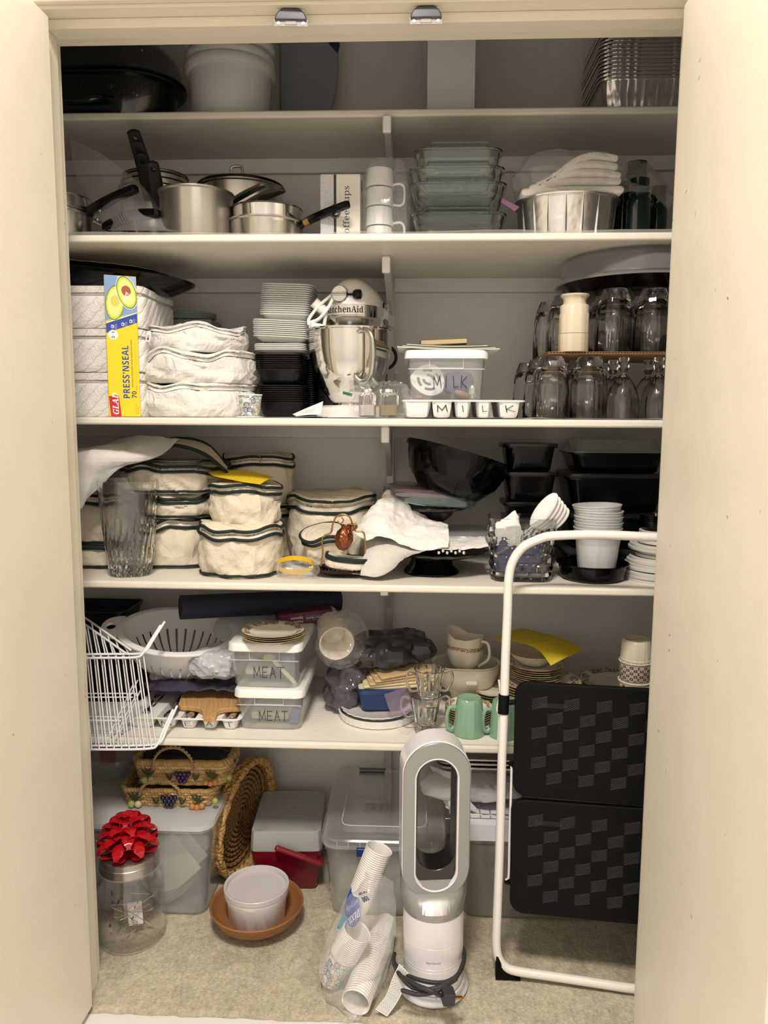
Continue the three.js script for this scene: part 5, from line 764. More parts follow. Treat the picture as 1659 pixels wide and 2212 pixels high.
{ // crystal vase with swept flutes
  const Z = -0.365, f = fit(219, 341, 1036, Y4 + 0.001, Z), w = f.w, h = f.h, t = thing('crystal_vase', 'clear crystal vase with sweeping cut flutes', 'vase', [f.x, Y4 + 0.001, Z], 0.3);
  const N = 96, n = 22, lv = []; for (let i = 0; i <= n; i++) { const u = i / n; const k = u < 0.04 ? 0.62 : 0.66 + 0.34 * Math.pow(u, 0.55); lv.push({ y: h * u, w: w * k, d: w * k, r: 0.5 * w * k * 0.75 }); }
  const dp = (x, y, z, nx, nz, k, i) => { const u = y / h, fade = cl(1.15 - u * 1.35, 0, 1), ph = i / N * Math.PI * 2 * 14 + u * 7; return -0.0045 * fade * Math.abs(Math.sin(ph)); };
  const inn = []; for (let i = n; i >= 3; i--) { const u = i / n; const k = 0.66 + 0.34 * Math.pow(u, 0.55); inn.push({ y: h * u, w: w * k - 0.012, d: w * k - 0.012, r: 0.5 * (w * k - 0.012) * 0.75 }); }
  const outer = loft(lv, N, { disp: dp, crease: 0.45, caps: [1, 0] }), inner = loft(inn, N, { caps: [0, 1] }), rimg = loft([lv[n], inn[0]], N, { caps: [0, 0] });
  part(t, 'vase', [outer, rimg, inner], M.glass);
}
{ // copper dish with brass wire stand and hanging pitcher, two small cases in it
  const Z = -0.4, f = fit(674, 812, 1222, Y4 + 0.001, Z), r = f.w / 2, h = f.h;
  const cop = metal(0x6b3a26, 0.3), t = thing('copper_dish', 'dark copper dish with brass wire handle and hanging copper pitcher', 'dish', [f.x, Y4 + 0.001, Z]);
  part(t, 'dish', loft([{ y: 0, w: r * 1.0, d: r * 0.8, r: 1 }, { y: 0.003, w: r * 1.25, d: r * 1.05, r: 1 }, { y: h * 0.6, w: r * 1.75, d: r * 1.4, r: 1 }, { y: h * 0.95, w: r * 2, d: r * 1.6, r: 1 }, { y: h, w: r * 2.01, d: r * 1.6, r: 1 }, { y: h * 0.96, w: r * 1.92, d: r * 1.5, r: 1 }, { y: 0.006, w: r * 1.1, d: r * 0.95, r: 1 }], 64), metal(0x2a1c18, 0.28));
  const bead = []; for (let i = 0; i < 48; i++) { const a = i / 48 * 6.283; bead.push(sph(0.0022, 1, 1, 1, Math.cos(a) * r, h, Math.sin(a) * r * 0.8, 6)); } part(t, 'rim_bead', bead, cop, { kind: 'stuff' });
  part(t, 'wire_handle', tube([[693, 1222, -0.35], [697, 1195, -0.35], [696, 1165, -0.35], [703, 1156, -0.35], [715, 1150, -0.35], [719, 1132, -0.35], [727, 1116, -0.35], [741, 1111, -0.35], [755, 1117, -0.35], [762, 1134, -0.35], [768, 1147, -0.35], [783, 1149, -0.35], [788, 1160, -0.355], [788, 1195, -0.37]].map(p => A(...p)), 0.0022, false, 120), M.brass, { w: true });
  part(t, 'hook', tube([A(733, 1118, -0.35), A(730, 1126, -0.345), A(736, 1131, -0.345), A(742, 1124, -0.345), A(738, 1117, -0.345)], 0.0015), M.brass, { w: true });
  const pc = A(741, 1188, -0.33), k = A(722, 1160, -0.33).x - A(770, 1160, -0.33).x, ph = A(741, 1134, -0.33).y - pc.y, pr = -k * 0.42;
  const ham = metal(0x8a5238, 0.36, { bumpMap: dataTex(128, 128, (u, v) => tn(u, v, 16, 5), false, [2, 2]), bumpScale: 0.002 });
  const pit = part(t, 'pitcher', X(lathe([[0, 0], [pr * 0.4, 0.001], [pr * 0.75, ph * 0.15], [pr, ph * 0.45], [pr * 0.9, ph * 0.7], [pr * 0.55, ph * 0.88], [pr * 0.62, ph], [pr * 0.5, ph], [pr * 0.3, ph * 0.85], [0, ph * 0.84]], 32), { r: [0, 0, -0.22], p: [pc.x - 0.004, pc.y, pc.z] }), ham, { w: true, label: 'hammered copper pitcher' });
  part(pit, 'spout', tube([A(752, 1134, -0.33), A(766, 1134, -0.328), A(770, 1138, -0.328), A(766, 1143, -0.328), A(758, 1146, -0.328)], 0.003), metal(0x8d5a3a, 0.3), { w: true });
  const y = Y4 + 0.012, c5 = fit(662, 755, 1130, y + 0.02, -0.44), a = thing('quilted_case', 'small beige case tipped up behind the hanging pitcher', 'storage case', [c5.x, y + 0.018, -0.45], 0, 'beige quilted cases'); a.rotation.set(0.22, 0.3, 0.16); softCase(a, c5.w * 0.92, 0.08, c5.h * 0.85, { ...CASE, r: 0.03, amp: 0.005, s: 61 });
  const c6 = fit(700, 800, 1200, y, -0.38), b = thing('quilted_case', 'small flat beige case lying in the copper dish', 'storage case', [c6.x, y + 0.003, -0.385], 0, 'beige quilted cases'); b.rotation.z = -0.12; softCase(b, c6.w * 0.95, 0.085, c6.h * 0.8, { ...CASE, r: 1, amp: 0.004, s: 66 });
}
solo('yellow_strap', 'folded yellow ribbon in clear wrap beside the copper dish', 'ribbon', (() => { const rows = [[], []]; for (let i = 0; i <= 16; i++) { const a = 0.5 + i / 16 * 5.2, px = 637 - 40 * Math.cos(a), py = 1225 + 15 * Math.sin(a) * -1, z = -0.345 + 0.03 * Math.sin(a); const q = A(px, py, z); q.y = Math.max(q.y, Y4 + 0.004 + (Math.sin(a) > 0 ? 0.012 : 0)); rows[0].push(q.clone().add(V(0, 0.011, 0))); rows[1].push(q); } return sheet(rows, { t: 0.0022, nu: 60, nv: 4, wr: 0.001, fr: 60 }); })(), std(0xdcb21c, 0.45));
solo('plastic_bag', 'clear wrap around the yellow ribbon', 'bag', X(bulb(0.1, 0.036, 0.07, { amp: 0.007, fr: 45, s: 31, e: 3 }), { p: [A(645, 1225, -0.36).x, Y4 + 0.0005, -0.36] }), M.film);
{ // pedestal platters with cloths
  const Z = -0.45, silver = metal(0x4c4743, 0.25), f = fit(872, 992, 1200, Y4 + 0.001, Z), r = f.w / 2, h = f.h;
  const t = thing('cake_stand', 'dark silver cake stand with scalloped plate under the white cloths', 'cake stand', [f.x, Y4 + 0.001, Z]);
  part(t, 'foot', lathe([[0, 0], [r, 0], [r * 1.0, 0.004], [r * 0.92, 0.012], [r * 0.8, 0.02], [r * 0.7, h - 0.004], [r * 0.72, h], [0, h]], 64), M.blackGloss, { label: 'black round foot' });
  const pr = (A(1052, 1190, Z).x - A(845, 1190, Z).x) / 2, px = (A(1052, 1190, Z).x + A(845, 1190, Z).x) / 2 - f.x;
  part(t, 'plate', X(loft([{ y: h, w: r * 1.2 }, { y: h + 0.004, w: pr * 1.5 }, { y: h + 0.012, w: pr * 1.9 }, { y: h + 0.017, w: pr * 2 }, { y: h + 0.019, w: pr * 1.97 }, { y: h + 0.008, w: pr * 1.5 }], 96, { disp: (x, y, z, nx, nz, k, i) => k > 1 && k < 5 ? 0.003 * Math.sin(i / 96 * 6.283 * 16) : 0 }), { p: [px, 0, 0] }), silver);
  const beads = []; for (let i = 0; i < 7; i++) beads.push(sph(0.0042, 1, 1, 0.6, ...A(948 + i * 9, 1194 - (i % 2) * 4, -0.325).toArray(), 10)); part(t, 'bead_ornament', beads, M.chrome, { w: true, kind: 'stuff' });
  // higher pedestal behind
  const Z2 = -0.56, g = fit(872, 1008, 1102, Y4 + 0.03, Z2), u = thing('pedestal_dish', 'ornate dark silver pedestal dish behind the white cloths', 'pedestal dish', [g.x, Y4 + h + 0.022, Z2]), gy = A(940, 1104, Z2).y - (Y4 + h + 0.022), gr = g.w / 2;
  part(u, 'stem', lathe([[0, 0], [gr * 0.7, 0], [gr * 0.6, 0.008], [gr * 0.25, 0.016], [gr * 0.2, gy * 0.6], [gr * 0.5, gy * 0.85], [gr * 0.6, gy], [0, gy]], 40), silver);
  part(u, 'dish', loft([{ y: gy, w: gr * 1.2 }, { y: gy + 0.008, w: gr * 1.9 }, { y: gy + 0.014, w: gr * 2 }, { y: gy + 0.016, w: gr * 1.95 }, { y: gy + 0.006, w: gr * 1.3 }], 72, { disp: (x, y, z, nx, nz, k, i) => k === 2 || k === 3 ? 0.003 * Math.sin(i * 0.9) : 0 }), silver);
  // bagged linens on it
  const yl = Y4 + h + 0.022 + gy + 0.017; [[0x9bbdb8, 870, 1000, 0.022, 'folded teal linen bagged on the pedestal dish'], [0xd8d4d0, 850, 1000, 0.012, 'folded white linen bagged between teal and pink'], [0xc99aa0, 850, 985, 0.01, 'folded pink linen bagged uppermost on the pedestal dish']].reduce((y, [c, l, rr, th, lab]) => { const q = fit(l, rr, 1080, null, Z2, 1090); const b = new THREE.BoxGeometry(q.w, th, 0.13, 24, 3, 12), p = b.attributes.position; for (let i = 0; i < p.count; i++) p.setY(i, p.getY(i) * (1 - 0.5 * Math.pow(Math.abs(p.getX(i)) / q.w * 2, 4)) + 0.003 * fbm(p.getX(i) * 30, y * 50, p.getZ(i) * 30)); b.computeVertexNormals(); solo('folded_linen', lab, 'linen', X(crs(b, 1), { p: [q.x, y + th / 2, Z2], r: [0, 0.1, -0.06] }), std(c, 0.85), { group: 'bagged linens' }); return y + th; }, yl + 0.003);
  solo('plastic_bag', 'clear bag around the folded pink and teal linens', 'bag', X(bulb(0.24, 0.052, 0.17, { amp: 0.008, fr: 30, s: 77, e: 3 }), { p: [A(925, 1080, Z2).x, yl + 0.001, Z2], r: [0, 0, -0.12] }), film(0xd6d6da, 0.16, { transmission: 0.92 }));
  const cl1 = std(0xeceae6, 0.9, { bumpMap: crumpleAt(1.2), bumpScale: 0.0015 });
  solo('white_napkin', 'white ruffled napkin rising to a peak over the cake stand', 'cloth', sheet([[[800, 1130, -0.52], [835, 1060, -0.5], [870, 1085, -0.5], [915, 1118, -0.52], [968, 1135, -0.52]], [[775, 1140, -0.45], [820, 1085, -0.45], [862, 1125, -0.42], [910, 1140, -0.42], [968, 1140, -0.44]], [[765, 1150, -0.4], [812, 1125, -0.39], [860, 1150, -0.37], [910, 1165, -0.36], [970, 1160, -0.36]], [[790, 1168, -0.36], [825, 1158, -0.355], [870, 1172, -0.34], [910, 1186, -0.325], [968, 1182, -0.335]]], { t: 0.0014, nu: 90, nv: 80, wr: 0.017, fr: 24 }), cl1, { group: 'white napkins on the cake stand' });
  solo('lace_napkin', 'white napkin with lace edge hanging to the shelf', 'cloth', sheet([[[770, 1150, -0.45], [830, 1160, -0.42], [890, 1170, -0.4], [945, 1180, -0.38]], [[790, 1175, -0.4], [830, 1178, -0.37], [875, 1186, -0.345], [920, 1190, -0.33]], [[785, 1210, -0.36], [825, 1210, -0.335], [860, 1205, -0.33], [885, 1200, -0.325]], [[778, 1242, -0.335], [815, 1246, -0.32], [845, 1232, -0.322], [872, 1206, -0.325]]], { t: 0.0014, nu: 70, nv: 70, wr: 0.009, fr: 26 }), std(0xe9e6e0, 0.95, { bumpMap: dataTex(128, 128, (u, v) => tn(u, v, 64, 7), false, [5, 5]), bumpScale: 0.0012 }), { group: 'white napkins on the cake stand' });
  solo('white_napkin', 'white napkin spread flat on the rim beside the glass basket', 'cloth', sheet([[[930, 1150, -0.54], [990, 1160, -0.54], [1045, 1158, -0.5]], [[930, 1168, -0.42], [990, 1175, -0.42], [1050, 1170, -0.4]], [[935, 1188, -0.335], [1000, 1187, -0.34], [1056, 1180, -0.355]]], { t: 0.0014, nu: 60, nv: 50, wr: 0.008, fr: 28 }), cl1, { group: 'white napkins on the cake stand' });
  solo('smoked_lid', 'clear smoky plastic lid lying on the cake stand behind the napkins', 'lid', X(lathe([[0, 0.03], [0.08, 0.03], [0.1, 0.022], [0.112, 0.002], [0.12, 0], [0.12, 0.002], [0.113, 0.004], [0.101, 0.024], [0.08, 0.032], [0, 0.032]], 48), { p: [A(1005, 1160, -0.6).x, Y4 + h + 0.02, -0.6] }), M.smokeP);
}
{ // big tilted black bowl
  const Z = -0.56, a = A(880, 946, Z), b = A(1106, 1012, Z), R0 = a.distanceTo(b) / 2, tilt = Math.atan2(b.y - a.y, b.x - a.x), dep = R0 * 0.82;
  const t = thing('black_bowl', 'large glossy black bowl tipped on the bagged linens', 'bowl', [(a.x + b.x) / 2, (a.y + b.y) / 2, Z]); t.rotation.set(-0.1, 0, tilt);
  part(t, 'bowl', lathe([[0, -dep], [R0 * 0.4, -dep], [R0 * 0.58, -dep * 0.92], [R0 * 0.82, -dep * 0.6], [R0 * 0.93, -dep * 0.25], [R0 * 0.96, -0.012], [R0, -0.012], [R0, 0], [R0 * 0.94, 0], [R0 * 0.9, -dep * 0.25], [R0 * 0.55, -dep * 0.87], [0, -dep * 0.96]], 80, 0.9), M.blackGloss);
}
// black takeaway containers at the back, clear lids
function takeaway(label, f, d, lidH, lidMat, clear) { const t = thing('takeaway_container', label, 'food container', [f.x, f.y, f.z - d / 2], 0, 'black takeaway containers'); const w = f.w, bh = f.h - lidH;
  part(t, 'tray', tub((w - 0.016) * 0.86, (d - 0.016) * 0.86, w - 0.016, d - 0.016, bh, { r: 0.025, t: 0.0014, lip: 0.008, lipH: 0.004, N: 56 }), M.blackP);
  part(t, 'lid', loft(clear ? [{ y: bh + 0.0003, w, d, r: 0.032 }, { y: bh + 0.004, w, d, r: 0.032 }, { y: bh + 0.005, w: w * 0.9, d: d * 0.9, r: 0.028 }, { y: f.h, w: w * 0.78, d: d * 0.78, r: 0.024 }] : [{ y: bh + 0.0003, w: w * 0.99, d: d * 0.99, r: 0.03 }, { y: bh + 0.003, w, d, r: 0.032 }, { y: f.h - 0.001, w: w * 0.99, d: d * 0.99, r: 0.03 }, { y: f.h, w: w * 0.95, d: d * 0.95, r: 0.03 }], 56), lidMat); return t; }
{ const sm = phy(0x30302f, 0.25, { transmission: 0.3, thickness: 0 }), Z = -0.5; let y = Y4 + 0.001;
  [[1120, 1190], [1085, 1120], [1020, 1085], [958, 1018]].forEach(([top], i) => { const f = fit(1090 - i, 1212 - i, top, y, Z); takeaway(['lowest black takeaway container of the stack behind the glass basket', 'second black takeaway container behind the glass basket', 'third black takeaway container up beside the tipped bowl', 'topmost black takeaway container beside the tipped bowl'][i], f, 0.15, 0.008, sm, false); y += f.h + 0.001; });
  y = Y4 + 0.001; const Z2 = -0.53;
  [[1190], [1110], [1024], [950]].forEach(([top], i) => { const f = fit(1222 + (i === 3 ? 10 : 0), 1450, top, y, Z2); takeaway(['lowest wide black container behind the white tubs', 'second wide black container behind the white tubs', 'third wide black container behind the white tubs', 'topmost wide black container with clear domed lid'][i], f, 0.2, i === 3 ? 0.035 : 0.012, i === 3 ? M.smokeP : phy(0x4a4a4a, 0.3, { transmission: 0.5, thickness: 0 }), i === 3); y += f.h + 0.001; });
}
{ // black cake pan with nested deli tubs
  const Z = -0.4, f = fit(1202, 1357, 1213, Y4 + 0.001, Z), r = f.w / 2, h = f.h, t = thing('round_black_pan', 'round black pan holding the nested white tubs', 'pan', [f.x, Y4 + 0.001, Z]);
  part(t, 'pan', lathe([[0, 0], [r * 0.82, 0], [r * 0.87, 0.004], [r * 0.94, h - 0.006], [r, h - 0.003], [r, h], [r * 0.93, h - 0.001], [r * 0.84, 0.006], [0, 0.005]], 72), M.blackGloss);
  const y0 = Y4 + 0.008, c = fit(1237, 1342, 1150, y0, Z), rr = c.w / 2, hh = c.h, wt = phy(0xf0f0f0, 0.4, { transmission: 0.4, thickness: 0 });
  const g = lathe([[0, 0], [rr * 0.74, 0], [rr * 0.76, 0.003], [rr * 0.8, hh * 0.55], [rr * 0.83, hh * 0.56], [rr * 0.92, hh - 0.012], [rr * 0.97, hh - 0.008], [rr * 0.97, hh - 0.005], [rr * 0.93, hh - 0.004], [rr, hh - 0.002], [rr, hh], [rr * 0.93, hh], [rr * 0.74, 0.003], [0, 0.003]], 56);
  const top = A(1290, 1090, Z).y - (y0 + hh), n = 6; for (let i = 0; i < n; i++) { const m = new THREE.Mesh(g, wt); m.name = numbered('deli_tub'); m.position.set(c.x + R(-0.0006, 0.0006), y0 + top * i / (n - 1), Z); if (i === n - 1) m.rotation.z = 0.04; scene.add(ready(m)); m.userData = { label: i === 0 ? 'lowest white deli tub, its side showing in the black pan' : i === n - 1 ? 'topmost white deli tub of the nest, sitting askew' : `${ORD[i]} white deli tub up in the nest in the black pan`, category: 'tub', group: 'nested deli tubs' }; }
}
{ // white lids in a heap by the door
  const Z = -0.42, cx = A(1432, 1200, Z).x; let y = Y4 + 0.0005; const wl = phy(0xece9e2, 0.4, { transmission: 0.25, thickness: 0 }); const lidG = r => lathe([[0, 0.003], [r * 0.86, 0.003], [r * 0.88, 0], [r * 0.99, 0], [r, 0.002], [r, 0.0065], [r * 0.95, 0.008], [r * 0.88, 0.007], [r * 0.86, 0.005], [0, 0.005]], 56);
  const px = [1343, 1346, 1345, 1350, 1352, 1357, 1362, 1372, 1374, 1360, 1362, 1376, 1378, 1376, 1378]; const top = A(1400, 1143, Z).y, dy = (top - y - 0.008) / (px.length - 1);
  px.forEach((p, i) => { const r = cx - A(p, 1200, Z).x, m = new THREE.Mesh(lidG(r), wl); m.name = numbered('deli_lid'); m.position.set(cx + R(-0.002, 0.002), y, Z + R(-0.003, 0.003)); m.scale.y = dy / 0.0085; m.rotation.set(R(-0.015, 0.015), 0, R(-0.012, 0.012)); scene.add(ready(m)); y += dy; m.userData = { label: `${ORD[i]} white plastic lid up in the heap next to the door`, category: 'lid', group: i < 6 ? 'wide lids in the heap' : i < 11 ? 'medium lids in the heap' : 'small lids in the heap' }; });
  const q = fit(1380, 1440, 1122, null, -0.42, 1142), rr = q.w / 2; for (let i = 0; i < 4; i++) solo('sauce_cup', `${ORD[i]} small black ribbed sauce cup up on the white lids`, 'cup', loft([{ y: 0, w: rr * 1.5 }, { y: 0.018, w: rr * 1.86 }, { y: 0.018, w: rr * 2 }, { y: 0.02, w: rr * 2 }, { y: 0.02, w: rr * 1.84 }, { y: 0.003, w: rr * 1.45 }], 64, { disp: (x, yy, z, nx, nz, k, i2) => k < 2 ? -0.0008 * (i2 % 2) : 0 }).translate(q.x + 0.003, y + 0.003 + i * 0.0048, Z), M.blackP, { group: 'black sauce cups' });
}
{ // woven glass basket with spoons and napkins
  const Z = -0.345, f = fit(1058, 1206, 1122, Y4 + 0.001, Z + 0.02), w = f.w, h = f.h, d = 0.12, cz = Z - d / 2 + 0.02;
  const t = thing('glass_basket', 'clear pressed glass basket with woven block pattern', 'glass basket', [f.x, Y4 + 0.001, cz]);
  const N = 96, rows = 7, lv = []; for (let k = 0; k <= rows * 4; k++) { const u = k / (rows * 4); lv.push({ y: h * u, w: w * (0.86 + 0.14 * u), d: d * (0.86 + 0.14 * u), r: 0.03 }); }
  const wv = (x, y, z, nx, nz, k, i) => { const rw = Math.floor(y / h * rows * 0.999), ph = (i / N * 14 + (rw % 2) * 0.5) % 1, q = (y / h * rows) % 1; return y > h * 0.84 ? 0 : 0.0055 * Math.pow(Math.sin(ph * Math.PI), 0.5) * Math.pow(Math.sin(q * Math.PI), 0.5) - 0.002; };
  const inn = [{ y: h, w: w - 0.01, d: d - 0.01, r: 0.026 }, { y: 0.012, w: w * 0.86 - 0.012, d: d * 0.86 - 0.012, r: 0.024 }, { y: 0.01, w: w * 0.6, d: d * 0.6, r: 0.02 }];
  part(t, 'basket', [loft(lv, N, { disp: wv, crease: 0.4, caps: [1, 0] }), loft([lv[lv.length - 1], ...inn], N, { caps: [0, 1] })], glass(0xffffff, 0.03));
  part(t, 'bail_handle', tube([A(1137, 1149, -0.3), A(1110, 1172, -0.285), A(1085, 1190, -0.285), A(1064, 1197, -0.29), A(1057, 1180, -0.3), A(1060, 1160, -0.32)], 0.003), M.glassThin, { w: true });
  part(t, 'handle_pivot', sph(0.005, 1, 1, 1, ...A(1137, 1149, -0.3).toArray()), M.glassThin, { w: true });
  solo('navy_napkin', 'folded navy napkins inside the glass basket', 'napkin', X(bulb(w * 0.66, h * 0.62, d * 0.6, { amp: 0.006, fr: 22, s: 5, e: 4 }), { p: [f.x - w * 0.06, Y4 + 0.014, cz] }), std(0x1f2c5e, 0.8));
  solo('white_tissue', 'crumpled white tissue sticking up from the glass basket', 'tissue', sheet([[[1068, 1130, -0.37], [1090, 1118, -0.37], [1112, 1102, -0.37], [1122, 1122, -0.36]], [[1070, 1150, -0.36], [1092, 1142, -0.35], [1112, 1135, -0.345], [1126, 1146, -0.345]], [[1075, 1180, -0.36], [1095, 1175, -0.35], [1112, 1175, -0.345], [1124, 1178, -0.345]]], { t: 0.0008, nu: 30, nv: 30, wr: 0.005, fr: 50, sharp: true }), M.whitePaper);
  for (let i = 0; i < 5; i++) { // white plastic serving spoons
    const o = i * 7, a = A(1085 + o, 1215 + o * 0.4, -0.36), m0 = A(1150 + o * 0.9, 1135 + o * 0.35, -0.345 - i * 0.006), b = A(1200 + o * 0.9, 1070 + o * 1.1, -0.33 - i * 0.008), dir = V().subVectors(b, m0), L = dir.length();
    const u = thing('serving_spoon', ['white plastic serving spoon leaning on the basket rim, uppermost of the bundle', 'second white serving spoon down in the basket bundle', 'third white serving spoon down in the basket bundle', 'fourth white serving spoon down in the basket bundle', 'lowest white serving spoon of the basket bundle'][i], 'spoon', a.toArray(), 0, 'white serving spoons');
    part(u, 'spoon_handle', handleGeo(a, m0, 0.008, 0.01, 0.004, 0.002), M.whiteGloss, { w: true });
    const bowl = new THREE.SphereGeometry(1, 24, 10, 0, Math.PI * 2, 0, Math.PI * 0.5).scale(0.021, 0.009, L * 0.56); const q = new THREE.Quaternion(), ez = dir.clone().normalize(), ey = V(-0.2, 0.55, 0.8).addScaledVector(ez, -V(-0.2, 0.55, 0.8).dot(ez)).normalize(), ex = V().crossVectors(ey, ez);
    const sh = merge([bowl, flip(bowl.clone().scale(0.94, 0.85, 0.96))]); part(u, 'spoon_bowl', sh.applyMatrix4(new THREE.Matrix4().makeBasis(ex, ey, ez).setPosition(m0.clone().lerp(b, 0.5))), M.whiteGloss, { w: true });
  }
}
// ================= CHINA SHELF =================
const Y5 = S[5] + 0.0024;
{ // white colander with slotted bowl, tilted towards the room
  const Z = -0.5, c = A(386, 1372, Z), rx = (A(500, 1372, Z).x - A(272, 1372, Z).x) / 2, rz = 0.105, dep = 0.12;
  const t = thing('colander', 'large white plastic colander with slotted bowl and ring handles', 'colander', [c.x, A(372, 1362, Z).y, Z]); t.rotation.set(0.3, 0.1, -0.12);
  const pos = [], idx = [], N = 128, K = 16, at = (k) => { const u = k / K, a = u * Math.PI / 2; return [0.42 + 0.58 * Math.sin(a * 0.98), -dep * Math.cos(a)]; };
  for (const off of [0, 0.0022]) for (let k = 0; k <= K; k++) { const [q, y] = at(k); for (let i = 0; i <= N; i++) { const a = i / N * Math.PI * 2; pos.push(Math.cos(a) * (rx * q - off), y + off * 0.6, Math.sin(a) * (rz * q - off)); } }
  const W = N + 1, O = (K + 1) * W; for (let k = 0; k < K; k++) for (let i = 0; i < N; i++) { const slot = (k >= 3 && k < 11 && i % 4 === 0) || (k === 1 && i % 4 < 1); if (slot) continue; const a = k * W + i, b = a + W; idx.push(a, b, a + 1, a + 1, b, b + 1); idx.push(a + O, a + 1 + O, b + O, a + 1 + O, b + 1 + O, b + O); }
  const g = new THREE.BufferGeometry(); g.setAttribute('position', new THREE.Float32BufferAttribute(pos, 3)); g.setIndex(idx); g.computeVertexNormals();
  part(t, 'bowl', [g, loft([{ y: -dep - 0.002, w: rx * 0.86, d: rz * 0.86, r: 1 }, { y: -dep + 0.0005, w: rx * 0.86, d: rz * 0.86, r: 1 }], 48)], M.whiteP);
  part(t, 'foot', loft([{ y: -dep - 0.028, w: rx * 1.08, d: rz * 1.08, r: 1 }, { y: -dep + 0.002, w: rx * 1.0, d: rz * 1.0, r: 1 }, { y: -dep + 0.002, w: rx * 0.92, d: rz * 0.92, r: 1 }, { y: -dep - 0.028, w: rx * 1.0, d: rz * 1.0, r: 1 }, { y: -dep - 0.028, w: rx * 1.08, d: rz * 1.08, r: 1 }], 48, { caps: [0, 0] }), M.whiteP);
  const s = new THREE.Shape(); s.absellipse(0, 0, rx * 1.13, rz * 1.15, 0, Math.PI * 2); const h = new THREE.Path(); h.absellipse(0, 0, rx * 0.985, rz * 0.985, 0, Math.PI * 2, true); s.holes.push(h);
  part(t, 'rim', X(ext(s, 0.009, 0.0035, 3, 40), { r: [-Math.PI / 2, 0, 0], p: [0, -0.006, 0] }), M.whiteP);
  for (const q of [-1, 1]) { const hs = new THREE.Shape(); const L = q < 0 ? 0.045 : 0.058; hs.moveTo(q * rx * 1.05, -0.055); hs.quadraticCurveTo(q * (rx * 1.1 + L), -0.05, q * (rx * 1.1 + L), 0); hs.quadraticCurveTo(q * (rx * 1.1 + L), 0.05, q * rx * 1.05, 0.055); hs.closePath(); const hh = new THREE.Path(); hh.absellipse(q * (rx * 1.1 + L * 0.42), 0, L * 0.36, q < 0 ? 0.02 : 0.032, 0, Math.PI * 2, true); hs.holes.push(hh); part(t, 'handle', X(ext(hs, 0.008, 0.003, 3, 24), { r: [-Math.PI / 2, 0, 0], p: [0, -0.006, 0] }), M.whiteP); }
}
{ // dark roll lying across
  const a = A(389, 1312, -0.46), b = A(732, 1297, -0.66), r = 0.0325; const d = V().subVectors(b, a);
  const t = thing('rolled_mat', 'dark navy rolled mat lying across the colander and boxes', 'mat', a.clone().lerp(b, 0.5).toArray());
  const prof = [[0, 0], [r * 0.55, 0], [r * 0.55, 0.003], [r * 0.7, 0.003], [r * 0.7, 0], [r, 0.0005], [r, d.length() - 0.0005], [r * 0.98, d.length()], [0, d.length()]];
  part(t, 'roll', lathe(prof, 40).applyQuaternion(new THREE.Quaternion().setFromUnitVectors(V(0, 1, 0), d.clone().normalize())).translate(a.x, a.y, a.z), std(0x15152e, 0.75), { w: true });
}
{ // two plastic-wrapped stacks beside the colander
  const wr = phy(0xdfe3e6, 0.3, { transmission: 0.35, thickness: 0 });
  const a = fit(412, 522, 1402, null, -0.44, 1462); solo('wrapped_plates', 'stack of plates wrapped in crumpled whitish plastic below the colander handle', 'wrapped plates', X(bulb(a.w, a.h, 0.13, { amp: 0.008, fr: 34, s: 44, e: 2.6 }), { p: [a.x, a.y, -0.46] }), wr);
  const b = A(505, 1360, -0.56); const t = thing('wrapped_plate', 'round whitish film wrapped plate leaning behind the shoeboxes', 'wrapped plate', b.toArray()); t.rotation.set(0.7, 0, -0.1);
  part(t, 'disc', X(lathe([[0, 0], [0.052, 0.002], [0.058, 0.008], [0.05, 0.013], [0, 0.011]], 48), { s: [0.95, 1, 0.9] }), wr);
}
solo('purple_bag', 'flat purple tinted plastic bag lying under the colander', 'bag', sheet([[[318, 1462, -0.52], [380, 1452, -0.56], [450, 1462, -0.56], [530, 1455, -0.56]], [[312, 1478, -0.46], [380, 1470, -0.47], [450, 1474, -0.47], [530, 1475, -0.48]], [[320, 1490, -0.4], [385, 1490, -0.4], [450, 1488, -0.4], [525, 1492, -0.4]]], { t: 0.004, nu: 40, nv: 30, wr: 0.006, fr: 34, sharp: true }), phy(0x4a4460, 0.22, { transmission: 0.25, thickness: 0 }));
{ // black roasting pans at the back by the jamb
  const Z = -0.52; let y = Y5; const a = fit(110, 300, 1512, y, Z); let t = thing('black_roasting_pan', 'wide black roasting pan behind the wire basket, standing on the shelf', 'pan', [a.x, y, Z - 0.1]); part(t, 'pan', tub(a.w * 0.88, 0.17, a.w, 0.2, a.h, { r: 0.03, t: 0.002, lip: 0.005 }), M.blackP); y += a.h + 0.001;
  const b = fit(112, 290, 1412, y, Z); t = thing('black_roasting_pan', 'black pan stacked in the middle behind the wire basket', 'pan', [b.x, y, Z - 0.1]); part(t, 'pan', tub(b.w * 0.88, 0.16, b.w, 0.19, b.h, { r: 0.03, t: 0.002, lip: 0.005 }), M.blackP); y += b.h + 0.001;
  const c = fit(112, 272, 1368, y, Z); t = thing('grey_loaf_pan', 'dark grey pan on the black pans behind the wire basket', 'pan', [c.x, y, Z - 0.1]); part(t, 'pan', tub(c.w * 0.9, 0.15, c.w, 0.17, c.h, { r: 0.02, t: 0.002, lip: 0.003 }), std(0x3a3d42, 0.5)); y += c.h + 0.001;
  const d = fit(112, 262, 1326, y, Z); t = thing('black_roasting_pan', 'uppermost black pan behind the wire basket', 'pan', [d.x, y, Z - 0.1]); part(t, 'pan', tub(d.w * 0.88, 0.14, d.w, 0.16, d.h, { r: 0.02, t: 0.002, lip: 0.004 }), M.blackP);
}
